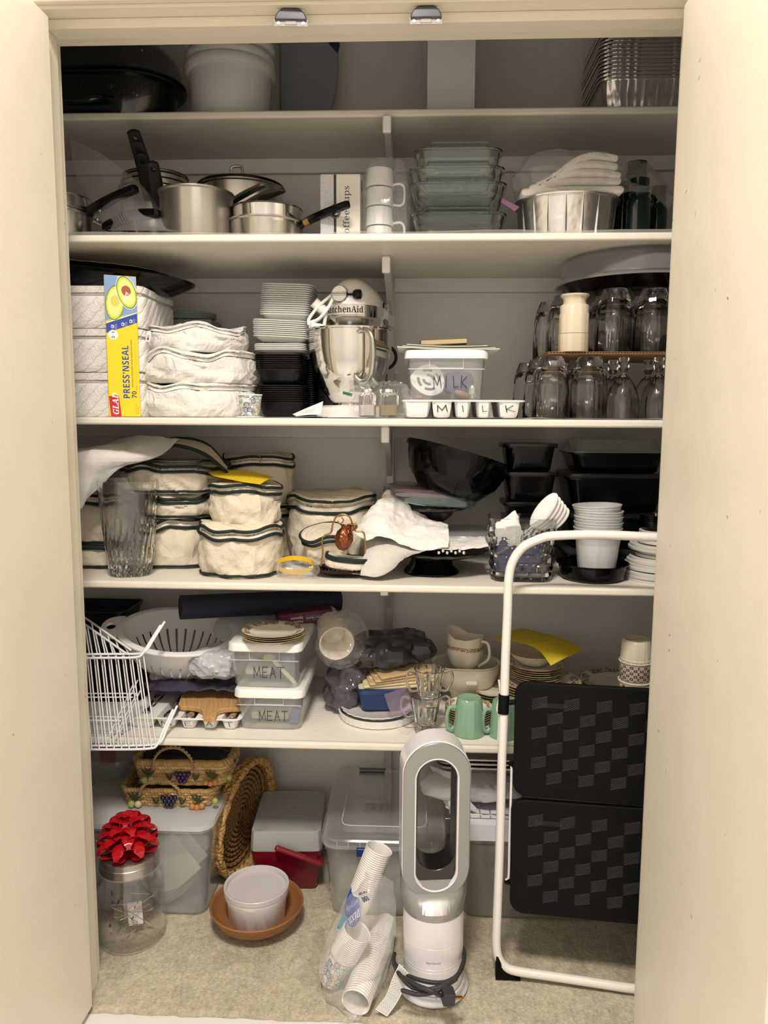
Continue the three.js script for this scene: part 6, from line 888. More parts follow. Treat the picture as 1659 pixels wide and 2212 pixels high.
// cutlery tray MEAT, spoons, cutting board
{ const Z = -0.33, f = fit(272, 520, 1552, Y5, Z), h = f.h, d = 0.24;
  cutleryTray('white cutlery tray lettered MEAT holding steel cutlery', f, d, [[0.02, 0.235], [0.265, 0.42], [0.47, 0.6], [0.66, 0.78], [0.83, 0.96]], 'MEAT', h);
  const cen = [0.127, 0.342, 0.535, 0.72, 0.895]; let k = 0; const nm = ['first', 'second', 'third', 'fourth'], nth = ['wide end', 'M', 'E', 'A', 'T'];
  cen.forEach((c, ci) => { for (let i = 0; i < (ci ? 4 : 5); i++) { const x = f.x + (c - 0.5) * f.w + R(-0.007, 0.007) * (ci ? 1 : 2.2), z0 = Z - 0.03 - R(0, 0.012), y = Y5 + h * (0.55 + 0.13 * i), t = thing('steel_spoon', `${ORD[i]} steel spoon up in the ${ci ? 'compartment lettered ' + nth[ci] : 'unlettered wide compartment'} of the MEAT tray`, 'spoon', [x, y, z0], R(-0.12, 0.12), 'steel spoons in compartment ' + (ci ? nth[ci] : 'unlettered'));
    part(t, 'spoon_bowl', X(sph(0.012, 0.9, 0.32, 1.5, 0, 0, 0, 16), { r: [0.15, 0, 0] }), M.chrome); part(t, 'spoon_handle', X(rbox(0.006, 0.0022, 0.12, 0.001, 0, 0, 0), { r: [0.06, 0, 0], p: [0, 0.003, -0.076] }), M.chrome); k++; } });
  // wooden board with handle, lying on the tray
  const hA = A(453, 1556, -0.315), bA = A(457, 1494, -0.48), Lb = 0.19, s = new THREE.Shape(), w = (A(521, 1510, -0.43).x - A(387, 1510, -0.43).x) / 2, hw = 0.0185;
  s.moveTo(-hw * 0.8, 0); s.quadraticCurveTo(-hw, 0.02, -hw * 1.0, 0.032); s.quadraticCurveTo(-hw * 1.4, 0.06, -w + 0.008, 0.058); s.quadraticCurveTo(-w - 0.002, 0.066, -w, 0.074); s.lineTo(-w * 0.92, 0.2); s.lineTo(w * 0.92, 0.2); s.lineTo(w, 0.074); s.quadraticCurveTo(w, 0.06, w - 0.01, 0.058); s.quadraticCurveTo(hw * 1.4, 0.055, hw * 1.0, 0.032); s.quadraticCurveTo(hw, 0.02, hw * 0.8, 0); s.quadraticCurveTo(0, -0.006, -hw * 0.8, 0);
  const ho = new THREE.Path(); ho.absarc(0, 0.016, 0.003, 0, 6.29, true); s.holes.push(ho);
  const dv = V().subVectors(bA, hA).normalize(), ex = V(1, 0, 0), ez = V().crossVectors(ex, dv).normalize(); const wood = std(0xffffff, 0.55, { map: dataTex(128, 512, (u, v) => { const q = 0.82 + 0.1 * tn(u, v * 0.2, 32, 3) + 0.06 * Math.sin((u * 9 + tn(u, v, 4, 2) * 2) * 6.28) * 0.5; return [0.86 * q, 0.68 * q, 0.45 * q]; }, true, [12, 4]) });
  const t = thing('cutting_board', 'small wooden cutting board with handle lying on the MEAT tray', 'cutting board', hA.toArray());
  part(t, 'board', ext(s, 0.013, 0.002).applyMatrix4(new THREE.Matrix4().makeBasis(ex, dv, ez).setPosition(hA.clone().addScaledVector(ez, -0.004))), wood, { w: true });
}
{ // two lidded boxes, the upper askew, with a stack of saucers
  const Z = -0.33, a = fit(503, 657, 1492, Y5, Z), lo = shoebox('lower clear box with white lid lettered MEAT on the china shelf', a, 0.3, 'MEAT', { lidH: 0.02 });
  const y2 = Y5 + a.h + 0.001, b = fit(492, 655, 1392, y2, Z), up = shoebox('upper clear box with white lid lettered MEAT carrying saucers', b, 0.3, 'MEAT', { lidH: 0.02 });
  up.rotation.y = -0.03;
  solo('plastic_ladle', 'cream plastic spoon slanting inside the upper MEAT box', 'spoon', [bar(A(590, 1425, -0.365), A(640, 1478, -0.385), 0.0055, 12), X(sph(0.016, 1, 0.5, 1), { p: A(582, 1420, -0.375).toArray() })], std(0xd9d6b4, 0.5));
  solo('plastic_ladle', 'pale plastic tool lying in the upper MEAT box', 'spoon', [rbox(0.07, 0.02, 0.05, 0.006, A(560, 1455, -0.4).x, y2 + 0.03, -0.41)], std(0xc9c9b4, 0.5));
  solo('blue_packet', 'blue packet inside the upper MEAT box', 'packet', rbox(0.045, 0.05, 0.03, 0.004, A(610, 1445, -0.43).x, y2 + 0.035, -0.44), std(0x44618c, 0.5));
  solo('blue_packet', 'blue packet standing in the lower MEAT box', 'packet', X(rbox(0.022, 0.04, 0.02, 0.003), { r: [0, 0, -0.2], p: [A(636, 1560, -0.38).x, Y5 + 0.025, -0.39] }), std(0x4a63a0, 0.5));
  solo('paper_bundle', 'pale paper bundle lying in the lower MEAT box', 'paper', rbox(0.1, 0.02, 0.2, 0.004, a.x - 0.01, Y5 + 0.016, -0.5), std(0xcfcbb8, 0.8));
  // saucers with brown floral rim
  const flo = (w = 512) => canvasTex(w, w, (c) => { c.fillStyle = '#e9e3d3'; c.fillRect(0, 0, w, w); let k = 91; const q = () => (k = (k * 16807) % 2147483647) / 2147483647; for (let i = 0; i < 1100; i++) { const a = q() * 6.283, r = w * (0.385 + 0.085 * q()); const cl_ = ['#6f5a3a', '#8a7350', '#a58a5e', '#594a34', '#9a6b48'][Math.floor(q() * 5)]; if (Math.sin(a * 5) < -0.8) continue; c.fillStyle = cl_; c.beginPath(); c.ellipse(w / 2 + Math.cos(a) * r, w / 2 + Math.sin(a) * r, 3 + q() * 7, 2 + q() * 3, a + q(), 0, 7); c.fill(); } c.strokeStyle = '#a88a4a'; c.lineWidth = w * 0.012; c.beginPath(); c.arc(w / 2, w / 2, w * 0.492, 0, 7); c.stroke(); });
  M.floral = phy(0xffffff, 0.2, { map: flo() });
  const r = (A(656, 1372, -0.43).x - A(526, 1372, -0.43).x) / 2; let y = y2 + b.h + 0.0006; const sc = AY(591, 1374, y + 0.012);
  for (let i = 0; i < 4; i++) { const s = thing('saucer', ['lowest floral saucer on the upper MEAT box', 'second floral saucer from the bottom on the upper MEAT box', 'third floral saucer from the bottom on the upper MEAT box', 'topmost floral saucer on the upper MEAT box, pattern showing'][i], 'saucer', [sc.x + R(-0.002, 0.002), y, sc.z - 0.01 + R(-0.002, 0.002)], i, 'floral saucers'); part(s, 'plate', plateGeo(r, 0.014), M.floral); y += 0.0048; }
}
function plateGeo(r, h) { // plate with uv laid flat so the rim print follows the edge
  const g = lathe([[0, 0.001], [r * 0.5, 0], [r * 0.55, 0.001], [r * 0.62, 0.003], [r * 0.72, h * 0.5], [r * 0.99, h * 0.95], [r, h], [r * 0.985, h * 1.03], [r * 0.7, h * 0.62], [r * 0.6, 0.005], [0, 0.0045]], 64), p = g.attributes.position, u = g.attributes.uv;
  for (let i = 0; i < p.count; i++) u.setXY(i, 0.5 + p.getX(i) / r / 2, 0.5 + p.getZ(i) / r / 2); return g;
}
{ // maroon spoon carton, upside down on the boxes
  const c = A(640, 1334, -0.55), t = thing('spoon_carton', 'maroon plastic spoons carton lying upside down behind the saucers', 'carton', [c.x + 0.015, A(640, 1350, -0.53).y, -0.59], 0.28); t.rotation.z = 0.06;
  part(t, 'box', rbox(0.15, 0.036, 0.12, 0.001, 0, 0.018, 0), std(0x571c34, 0.5));
  part(t, 'printed_front', box(0.148, 0.034, 0.0006, 0, 0.018, 0.0602), std(0xffffff, 0.45, { map: canvasTex(592, 136, (x, w, h) => { x.fillStyle = '#5c1e38'; x.fillRect(0, 0, w, h); x.translate(w, h); x.rotate(Math.PI); x.fillStyle = '#d8b0ba'; for (let i = 0; i < 60; i++) x.fillRect(R(0, w), R(0, h), 3, 3); x.fillStyle = '#120a10'; x.fillRect(110, 40, 190, 58); x.strokeStyle = '#d8cfd0'; x.lineWidth = 3; x.strokeRect(114, 44, 182, 50); x.fillStyle = '#e9e2e0'; x.font = 'italic bold 36px serif'; x.fillText('Best Choice', 122, 82, 168); x.font = 'bold 40px sans-serif'; x.fillText('Spoons', 330, 96); x.font = 'bold 34px sans-serif'; x.fillText('Plastic', 330, 54); }) }));
}
{ // cup lying in a bag, mouth towards the room
  const c = A(728, 1391, -0.42), t = thing('foam_cups', 'cream foam cup stack lying in clear bag, mouth towards the room', 'foam cup', c.toArray()); const r = (A(764, 1391, -0.42).x - A(690, 1391, -0.42).x) / 2;
  t.rotation.set(0.12, 0.25, 0); part(t, 'cup', X(lathe([[r * 0.98, 0.0], [r * 1.03, -0.002], [r * 1.04, -0.006], [r * 0.98, -0.008], [r * 0.72, -0.2], [0, -0.2], [0, -0.07], [r * 0.62, -0.07], [r * 0.93, -0.004], [r * 0.98, 0]], 48), { r: [Math.PI / 2, 0, 0] }), std(0xe2d8c6, 0.6));
  solo('plastic_bag', 'clear bag loosely around the foam cup', 'bag', X(bulb(0.13, 0.135, 0.17, { amp: 0.012, fr: 26, s: 91, e: 2.4 }), { p: [A(735, 1385, -0.5).x + 0.008, A(735, 1440, -0.47).y, -0.5] }), M.film);
}
solo('dark_bag', 'crumpled dark grey plastic bag lying on the printed packets', 'bag', X(bulb(0.215, 0.085, 0.16, { amp: 0.022, fr: 20, s: 14, n: 110, e: 2.2 }), { p: [A(843, 1410, -0.5).x, A(843, 1446, -0.47).y, -0.52], r: [0, 0.2, 0.06] }), phy(0x2d2e31, 0.28));
solo('purple_bag', 'clear bag with purple folded linen slumped beside the MEAT boxes', 'bag', X(bulb(0.1, 0.15, 0.14, { amp: 0.02, fr: 22, s: 29, n: 96, e: 2.2, top: 0.7 }), { p: [A(722, 1500, -0.5).x, Y5 + 0.012, -0.52], r: [0, 0, -0.5] }), phy(0x9a929c, 0.12, { transmission: 0.75, thickness: 0 }));
{ // white fluted dish, plate, blue dish and packets
  const Z = -0.46, f = fit(731, 902, 1528, Y5, Z), r = f.w / 2, h = f.h, t = thing('quiche_dish', 'white fluted round dish under the blue box and packets', 'dish', [f.x, Y5, Z]);
  part(t, 'dish', loft([{ y: 0, w: r * 1.84 }, { y: 0.003, w: r * 1.92 }, { y: h * 0.5, w: r * 1.95 }, { y: h, w: r * 2 }, { y: h, w: r * 1.92 }, { y: 0.006, w: r * 1.84 }], 160, { disp: (x, y, z, nx, nz, k, i) => k < 4 ? -0.0012 * (i % 4 < 2) : 0 }), M.whiteGloss);
  solo('cut_glass_plate', 'white ribbed plate sitting in the fluted dish', 'plate', X(loft([{ y: 0, w: r * 1.2 }, { y: 0.004, w: r * 1.5 }, { y: 0.014, w: r * 1.8 }, { y: 0.016, w: r * 1.78 }, { y: 0.007, w: r * 1.4 }], 96, { disp: (x, y, z, nx, nz, k, i) => 0.0012 * Math.sin(i * Math.PI / 2) }), { p: [f.x - 0.002, Y5 + h * 0.6, Z] }), phy(0xe4e1de, 0.15));
  let y = Y5 + h * 0.6 + 0.014; const b = fit(768, 872, 1486, y, -0.44); solo('blue_box', 'blue plastic box lying on the ribbed plate', 'box', X(loft([{ y: 0, w: b.w * 0.86, d: 0.12, r: 0.02 }, { y: b.h * 0.8, w: b.w * 1.0, d: 0.14, r: 0.02 }, { y: b.h * 0.82, w: b.w * 1.04, d: 0.145, r: 0.02 }, { y: b.h, w: b.w * 1.04, d: 0.145, r: 0.02 }], 48), { p: [b.x, y, -0.49], r: [0, 0.15, 0] }), phy(0x1a3a6c, 0.3)); y += b.h + 0.001;
  const kraft = canvasTex(256, 256, (x, w, h2) => { x.fillStyle = '#c9a97c'; x.fillRect(0, 0, w, h2); x.fillStyle = '#e8d9b4'; x.fillRect(10, 140, 236, 60); x.fillStyle = '#4a3524'; x.font = 'italic 30px serif'; x.fillText('Country', 30, 60); x.fillText('Tradition', 90, 100); for (let i = 0; i < 5; i++) x.fillRect(30, 150 + i * 9, 150 - i * 12, 3); });
  const km = std(0xffffff, 0.7, { map: kraft }), cr = std(0xddd0a4, 0.7);
  for (let i = 0; i < 5; i++) { const th = 0.0075, w = 0.165 - i * 0.006; solo('printed_packet', ['lowest cream packet lying on the blue box', 'second cream packet from the bottom on the blue box', 'middle kraft packet of the pile on the blue box', 'fourth kraft packet from the bottom on the blue box', 'topmost kraft packet of the pile, under the dark bag'][i], 'packet', X(rbox(w, th, 0.13, 0.003), { p: [A(838 + i * 6, 1470 - i * 8, -0.5).x, y + th / 2, -0.5], r: [0.06, 0.1 + 0.06 * i, 0.05] }), i < 2 ? cr : km, { group: 'printed packets' }); y += th + 0.0018; }
  solo('zip_bag', 'zip bag edge with purple strips hanging over the fluted dish', 'bag', sheet([[[830, 1500, -0.4], [860, 1490, -0.39], [886, 1478, -0.38]], [[838, 1525, -0.375], [866, 1512, -0.37], [888, 1500, -0.365]], [[846, 1545, -0.365], [872, 1538, -0.36], [890, 1528, -0.36]]], { t: 0.0006, nu: 16, nv: 16, wr: 0.002, fr: 60 }), phy(0xf3e6f1, 0.1, { transmission: 0.92, thickness: 0 }));
  solo('paper_slip', 'small pale pink paper slip on the shelf mat before the fluted dish', 'paper', sheet([[V(f.x + 0.045, Y5 + 0.0008, Z + 0.07), V(f.x + 0.1, Y5 + 0.0008, Z + 0.075)], [V(f.x + 0.075, Y5 + 0.0008, Z + 0.125), V(f.x + 0.08, Y5 + 0.0008, Z + 0.125)]], { t: 0.0005, nu: 4, nv: 4 }), std(0xe6d9d2, 0.8));
}
{ // two stacked pressed glass cups with handles
  const Z = -0.36; let y = Y5; for (const [l, r, top, lab] of [[882, 955, 1500, 'lower clear pressed glass cup with handles, standing on the shelf mat'], [893, 962, 1445, 'upper clear pressed glass cup stacked in another']]) {
    const f = fit(l, r, top, y, Z), w = f.w, h = f.h, t = thing('glass_cup', lab, 'glass cup', [f.x, y, Z], 0.1, 'stacked glass cups'), N = 72, dp = (x, yy, z, nx, nz, k, i) => (k > 1 && k < 6 ? -0.0016 * Math.abs(Math.sin(i / N * Math.PI * 12)) : 0);
    part(t, 'cup', [loft([{ y: 0, w: w * 0.6 }, { y: 0.004, w: w * 0.62 }, { y: h * 0.16, w: w * 0.5 }, { y: h * 0.3, w: w * 0.7 }, { y: h * 0.7, w: w * 0.86 }, { y: h * 0.97, w: w * 0.98 }, { y: h, w: w * 0.97 }, { y: h, w: w * 0.9 }, { y: h * 0.7, w: w * 0.78 }, { y: h * 0.32, w: w * 0.62 }, { y: h * 0.25, w: w * 0.3 }], N, { disp: dp, crease: 0.5 })], M.glass);
    for (const q of [-1, 1]) part(t, 'handle', tube([[q * w * 0.42, h * 0.88, 0], [q * w * 0.66, h * 0.95, 0.004], [q * w * 0.72, h * 0.7, 0.004], [q * w * 0.58, h * 0.42, 0.002], [q * w * 0.38, h * 0.4, 0]], 0.003), M.glass); y += h * 0.72; } }
{ // tureen with gravy boat
  const Z = -0.57, f = fit(930, 1081, 1428, Y5, Z), r = f.w / 2, h = f.h, cm = phy(0xe6dfcd, 0.2);
  const t = thing('tureen', 'cream oval footed tureen with small handles', 'tureen', [f.x, Y5, Z]);
  const q = (y, k) => ({ y, w: 2 * r * k, d: 2 * r * k * 0.72, r: 1 });
  part(t, 'bowl', loft([q(0, 0.5), q(0.004, 0.52), q(h * 0.18, 0.42), q(h * 0.28, 0.46), q(h * 0.5, 0.82), q(h * 0.75, 0.95), q(h * 0.94, 0.985), q(h * 0.97, 1.0), q(h, 0.99), q(h * 0.98, 0.9), q(h * 0.6, 0.8), q(h * 0.4, 0.5)], 72), cm);
  part(t, 'handle', [rbox(0.034, 0.012, 0.014, 0.005, 0.012, h * 0.66, r * 0.72 * 0.95), rbox(0.034, 0.012, 0.014, 0.005, 0.012, h * 0.66, -r * 0.72 * 0.95)], cm);
  part(t, 'gold_line', loft([q(h * 0.955, 0.994), q(h * 0.966, 1.002)], 72, { caps: [0, 0] }), metal(0x8c7446, 0.4));
  const g = fit(963, 1044, 1375, Y5 + h * 0.72, -0.55), gr = g.w / 2, gh = g.h, b = thing('gravy_boat', 'cream gravy boat with brown floral band sitting in the tureen', 'gravy boat', [g.x, Y5 + h * 0.72, -0.55], -0.5);
  const bb = (y, k, x = 0) => ({ y, w: 2 * gr * k, d: 2 * gr * k * 0.75, r: 1, x, dy: y > gh * 0.8 ? (xx, zz) => 0.03 * cl(-xx / gr - 0.2, 0, 1) + 0.012 * cl(xx / gr - 0.4, 0, 1) : undefined });
  const band = phy(0xffffff, 0.2, { map: canvasTex(512, 128, (c, w, hh) => { c.fillStyle = '#e6dfcd'; c.fillRect(0, 0, w, hh); let k = 5; const q2 = () => (k = (k * 16807) % 2147483647) / 2147483647; for (let i = 0; i < 900; i++) { c.fillStyle = ['#9a8158', '#a07c4c', '#8c5f3c'][Math.floor(q2() * 3)]; c.beginPath(); c.ellipse(q2() * w, hh * (0.2 + 0.5 * q2()), 2 + q2() * 5, 1.5 + q2() * 2.5, q2() * 3, 0, 7); c.fill(); } }) }); band.map.repeat.set(5, 25);
  part(b, 'body', loft([bb(0, 0.5), bb(0.004, 0.55), bb(gh * 0.15, 0.5), bb(gh * 0.35, 0.85), bb(gh * 0.6, 1)], 64), cm);
  part(b, 'floral_band', loft([bb(gh * 0.6, 1.0), bb(gh * 0.8, 0.97)], 64, { caps: [0, 0] }), band, { label: 'brown floral band' });
  part(b, 'upper_rim', loft([bb(gh * 0.79, 0.965), bb(gh * 0.95, 1.0), bb(gh, 1.02), bb(gh * 0.98, 0.93), bb(gh * 0.7, 0.86)], 64, { caps: [0, 1] }), cm);
  part(b, 'handle', tube([[gr * 0.95, gh * 0.95, 0], [gr * 1.35, gh * 0.9, 0], [gr * 1.4, gh * 0.55, 0], [gr * 0.85, gh * 0.3, 0]], 0.0042), cm);
}
{ // small bowls and plates behind the mugs
  const Z = -0.44, r = 0.062; let y = Y5; for (let i = 0; i < 6; i++) { const t = thing('tea_saucer', 'pale saucer in the low stack behind the green mugs', 'saucer', [A(1012, 1540, Z).x, y, Z], i, 'saucers behind the green mugs'); t.userData.label = `pale saucer, ${['lowest', 'second from bottom', 'third from bottom', 'fourth from bottom', 'fifth from bottom', 'topmost'][i]} of the stack behind the green mugs`; part(t, 'plate', plateGeo(r, 0.012), M.floral); y += 0.0062; } }
for (const [l, r, top, z, lab] of [[979, 1048, 1506, -0.355, 'jadeite green glass mug upside down, handle towards the glass cups'], [1056, 1122, 1512, -0.35, 'jadeite green glass mug upside down, partly behind the ladder frame']]) {
  const f = fit(l, r, top, Y5, z), w = f.w / 2, h = f.h, t = thing('green_mug', lab, 'mug', [f.x, Y5, z], 0, 'green glass mugs'), jd = phy(0x86ae93, 0.12, { clearcoat: 0.3 });
  part(t, 'cup', lathe([[w * 0.9, 0], [w * 0.99, 0.0015], [w, 0.004], [w * 0.93, h * 0.5], [w * 0.82, h * 0.86], [w * 0.76, h * 0.97], [w * 0.7, h], [w * 0.55, h * 0.985], [0, h * 0.98], [0, h * 0.93], [w * 0.72, h * 0.9], [w * 0.9, 0.002], [w * 0.9, 0]], 56), jd);
  part(t, 'handle', tube([[-w * 0.86, h * 0.74, 0.004], [-w * 1.25, h * 0.72, 0.008], [-w * 1.4, h * 0.5, 0.01], [-w * 1.36, h * 0.22, 0.008], [-w * 1.15, h * 0.13, 0.006], [-w * 0.92, h * 0.18, 0.003]], 0.0052), jd);
}
{ // plate stacks with yellow paper
  const Z = -0.53; const put = (n, l, r, base, dy, name, fn, h, group) => { const a = A(l, 1470, Z).x, b = A(r, 1470, Z).x; let y = base; for (let i = 0; i < n; i++) { const t = thing(name, fn(i, n), 'plate', [(a + b) / 2 + R(-0.0015, 0.0015), y, Z + R(-0.0015, 0.0015)], i * 0.7, group); part(t, 'plate', plateGeo((b - a) / 2, h), M.floral); y += dy; } return y; };
  const ord = ['lowest', 'second', 'third', 'fourth', 'fifth', 'sixth', 'seventh', 'eighth', 'ninth', 'tenth', 'eleventh', 'twelfth', 'thirteenth', 'fourteenth'];
  const n1 = 11, n2 = 7; let y = put(n1, 1076, 1254, Y5, 0.0072, 'dinner_plate', (i) => `${ord[i]} floral dinner plate ${i ? 'up' : ''} in the big stack behind the ladder`.replace('  ', ' '), 0.016, 'dinner plates behind the ladder');
  y = put(n2, 1098, 1216, y + 0.006, 0.0058, 'dessert_plate', (i) => `${ord[i]} small floral plate ${i ? 'up ' : ''}on the dinner plates behind the ladder`, 0.012, 'dessert plates behind the ladder');
  { const a = A(1100, 1400, Z).x, b = A(1205, 1400, Z).x, t = thing('cereal_bowl', 'cream bowl under the yellow paper, on the small plates', 'bowl', [(a + b) / 2, y + 0.006, Z]), r = (b - a) / 2; part(t, 'bowl', lathe([[0, 0], [r * 0.5, 0], [r * 0.85, 0.016], [r, 0.03], [r * 0.97, 0.031], [r * 0.8, 0.016], [0, 0.004]], 48), phy(0xe0d8c4, 0.25)); y += 0.037; }
  solo('yellow_paper', 'yellow paper with faint writing draped over the plate stack', 'paper', sheet([[[1062, 1382, -0.53], [1095, 1366, -0.58], [1130, 1357, -0.62]], [[1110, 1385, -0.47], [1150, 1380, -0.5], [1200, 1375, -0.56]], [[1160, 1402, -0.45], [1195, 1398, -0.47], [1240, 1390, -0.53]], [[1190, 1438, -0.43], [1220, 1422, -0.44], [1258, 1405, -0.5]]], { t: 0.0006, nu: 30, nv: 30 }), std(0xffffff, 0.7, { map: canvasTex(256, 256, (c, w, h) => { c.fillStyle = '#d8c022'; c.fillRect(0, 0, w, h); c.strokeStyle = 'rgba(110,95,20,0.55)'; c.lineWidth = 2; c.beginPath(); c.moveTo(80, 110); for (let i = 0; i < 12; i++) c.lineTo(86 + i * 8, 112 + (i % 2 ? -9 : 7)); c.stroke(); }) }));
  const Z3 = -0.5; { const a = A(1020, 1500, Z3).x, b = A(1092, 1500, Z3).x; let yy = Y5; for (let i = 0; i < 8; i++) { const t = thing('bread_plate', `${ord[i]} floral bread plate ${i ? 'up ' : ''}in the stack between tureen and ladder`, 'plate', [(a + b) / 2 + 0.01, yy, Z3 - 0.01], i, 'bread plates beside the tureen'); part(t, 'plate', plateGeo((b - a) / 2, 0.012), M.floral); yy += 0.0066; } }
  { const Zp = -0.58, a = A(1253, 1470, Zp).x, r = 0.105; let yy = Y5; for (let i = 0; i < 5; i++) { const t = thing('serving_plate', `${ord[i]} wide floral serving plate ${i ? 'up ' : ''}beside the patterned mugs`, 'plate', [a + r, yy, Zp], i, 'serving plates beside the mugs'); t.rotation.set(0.1, i, 0, 'YXZ'); t.rotation.order = 'YXZ'; t.rotation.set(0, i, 0); part(t, 'plate', plateGeo(r, 0.02), M.floral); yy += 0.013; } }
  // stacked thermal mugs with checker print and ribbed cap
  const pat = canvasTex(512, 256, (c, w, h) => { c.fillStyle = '#ddd3c3'; c.fillRect(0, 0, w, h); const s = 32; for (let j = 0; j < 8; j++) for (let i = 0; i < 16; i++) { if ((i + j) % 2) { c.fillStyle = '#5b3d3c'; c.fillRect(i * s + 1, j * s + 1, s - 2, s - 2); c.fillStyle = '#ddd3c3'; c.beginPath(); c.arc(i * s + 16, j * s + 16, 6, 0, 7); c.fill(); } else { c.fillStyle = '#a98d84'; c.fillRect(i * s + 11, j * s + 11, 10, 10); } } }); pat.repeat.set(1.6, 4);
  const pm = phy(0xffffff, 0.35, { map: pat }), cm = phy(0xe2d8c4, 0.35), Zm = -0.42; let ym = Y5; const w = (A(1408, 1440, Zm).x - A(1338, 1440, Zm).x) / 2, cx = A(1373, 1440, Zm).x;
  const tops = [1535, 1466, 1424]; tops.forEach((tp, i) => { const h = A(1373, tp, Zm).y - ym - 0.001, t = thing('patterned_mug', ['brown checker print mug at the bottom of the mug stack', 'brown checker print mug in the middle of the stack', 'brown checker print mug under the ribbed cream cup'][i], 'mug', [cx, ym, Zm], 0, 'checker print mugs'); part(t, 'cup', lathe([[0, 0.001], [w * 0.9, 0], [w * 0.94, 0.003], [w, h - 0.008], [w * 1.02, h - 0.002], [w * 0.98, h], [0, h - 0.001]], 48), pm); part(t, 'rim', X(new THREE.TorusGeometry(w * 1.0, 0.0022, 8, 48), { r: [Math.PI / 2, 0, 0], p: [0, h - 0.002, 0] }), cm); part(t, 'handle', tube([[w * 0.9, h * 0.8, 0.01], [w * 1.5, h * 0.75, 0.014], [w * 1.5, h * 0.3, 0.014], [w * 0.9, h * 0.2, 0.01]], 0.004), cm); ym += h + 0.001; });
  const h = A(1373, 1380, Zm).y - ym, t = thing('ribbed_cup', 'cream ribbed cup upside down on the checker print mugs', 'cup', [cx, ym, Zm]); part(t, 'cup', loft([{ y: 0, w: w * 1.9 }, { y: h * 0.08, w: w * 1.92 }, { y: h * 0.1, w: w * 1.84 }, { y: h * 0.85, w: w * 1.74 }, { y: h * 0.96, w: w * 1.68 }, { y: h, w: w * 1.55 }, { y: h * 0.97, w: w * 1.4 }], 120, { disp: (x, y, z, nx, nz, k, i) => k > 1 && k < 4 ? 0.0009 * (i % 4 < 2) : 0 }), cm);
}
// ---------- white wire baskets by the jamb ----------
for (let n = 0; n < 2; n++) {
  const dz = n ? 0.011 : 0, dx = n ? 9 : 0, dy = n ? -8 : 0, zf = -0.265 - dz, wm = phy(0xf0f1f3, 0.3), Q = (px, py, z) => A(px + dx, py + dy, z);
  const base = AY(260, 1625, Y5 + 0.003); const t = thing('wire_basket', n ? 'white wire basket nested inside the front wire basket' : 'white wire basket standing out over the shelf edge by the jamb', 'wire basket', [Q(260, 1500, zf).x, Y5 + 0.001, zf], 0, 'white wire baskets');
  const zb = zf - 0.18, rod = 0.0032, wire = 0.0018, lowY = Y5 + 0.004;
  const fix = p => (p.y = Math.max(p.y, lowY), p);
  part(t, 'top_rail', tube([Q(120, 1422, zf), Q(230, 1421, zf), Q(292, 1420, zf), Q(308, 1412, zf - 0.004), Q(322, 1390, zf - 0.03), Q(346, 1352, zf - 0.07)], rod, false, 60), wm, { w: true });
  part(t, 'top_rail', tube([Q(120, 1308, zb), Q(178, 1345, zb + 0.03), Q(273, 1412, zf - 0.008)], rod * 0.9), wm, { w: true });
  part(t, 'bottom_rail', tube([Q(130, 1618, zf + 0.01), Q(240, 1619, zf + 0.01), Q(322, 1617, zf + 0.01), Q(340, 1608, zf + 0.006), Q(352, 1580, zf - 0.02), Q(373, 1534, zf - 0.06)].map(p => p), rod, false, 60), wm, { w: true });
  part(t, 'cross_wire', tube([Q(130, 1506, zf - 0.02), Q(286, 1506, zf - 0.02)], wire), wm, { w: true }); part(t, 'cross_wire', tube([Q(130, 1555, zf - 0.006), Q(260, 1557, zf - 0.006)], wire), wm, { w: true });
  part(t, 'cross_wire', tube([Q(238, 1585, zf - 0.006), Q(288, 1478, zf - 0.04)], wire), wm, { w: true }); part(t, 'cross_wire', tube([Q(250, 1590, zf - 0.006), Q(294, 1500, zf - 0.04)], wire), wm, { w: true });
  for (let i = 0; i < 10; i++) { const x0 = 164 + i * 15.2, x1 = 182 + i * 16.2; part(t, 'wire', bar(Q(x0, 1424, zf - 0.001), Q(x1, 1617, zf + 0.009), wire, 6), wm, { w: true }); }
  for (let i = 0; i < 6; i++) { const x0 = 172 + i * 17; part(t, 'wire', bar(Q(x0, 1342 + i * 11.6, zb + 0.03 + i * 0.02), Q(x0 + 12, 1420, zf - 0.004), wire, 6), wm, { w: true }); }
}
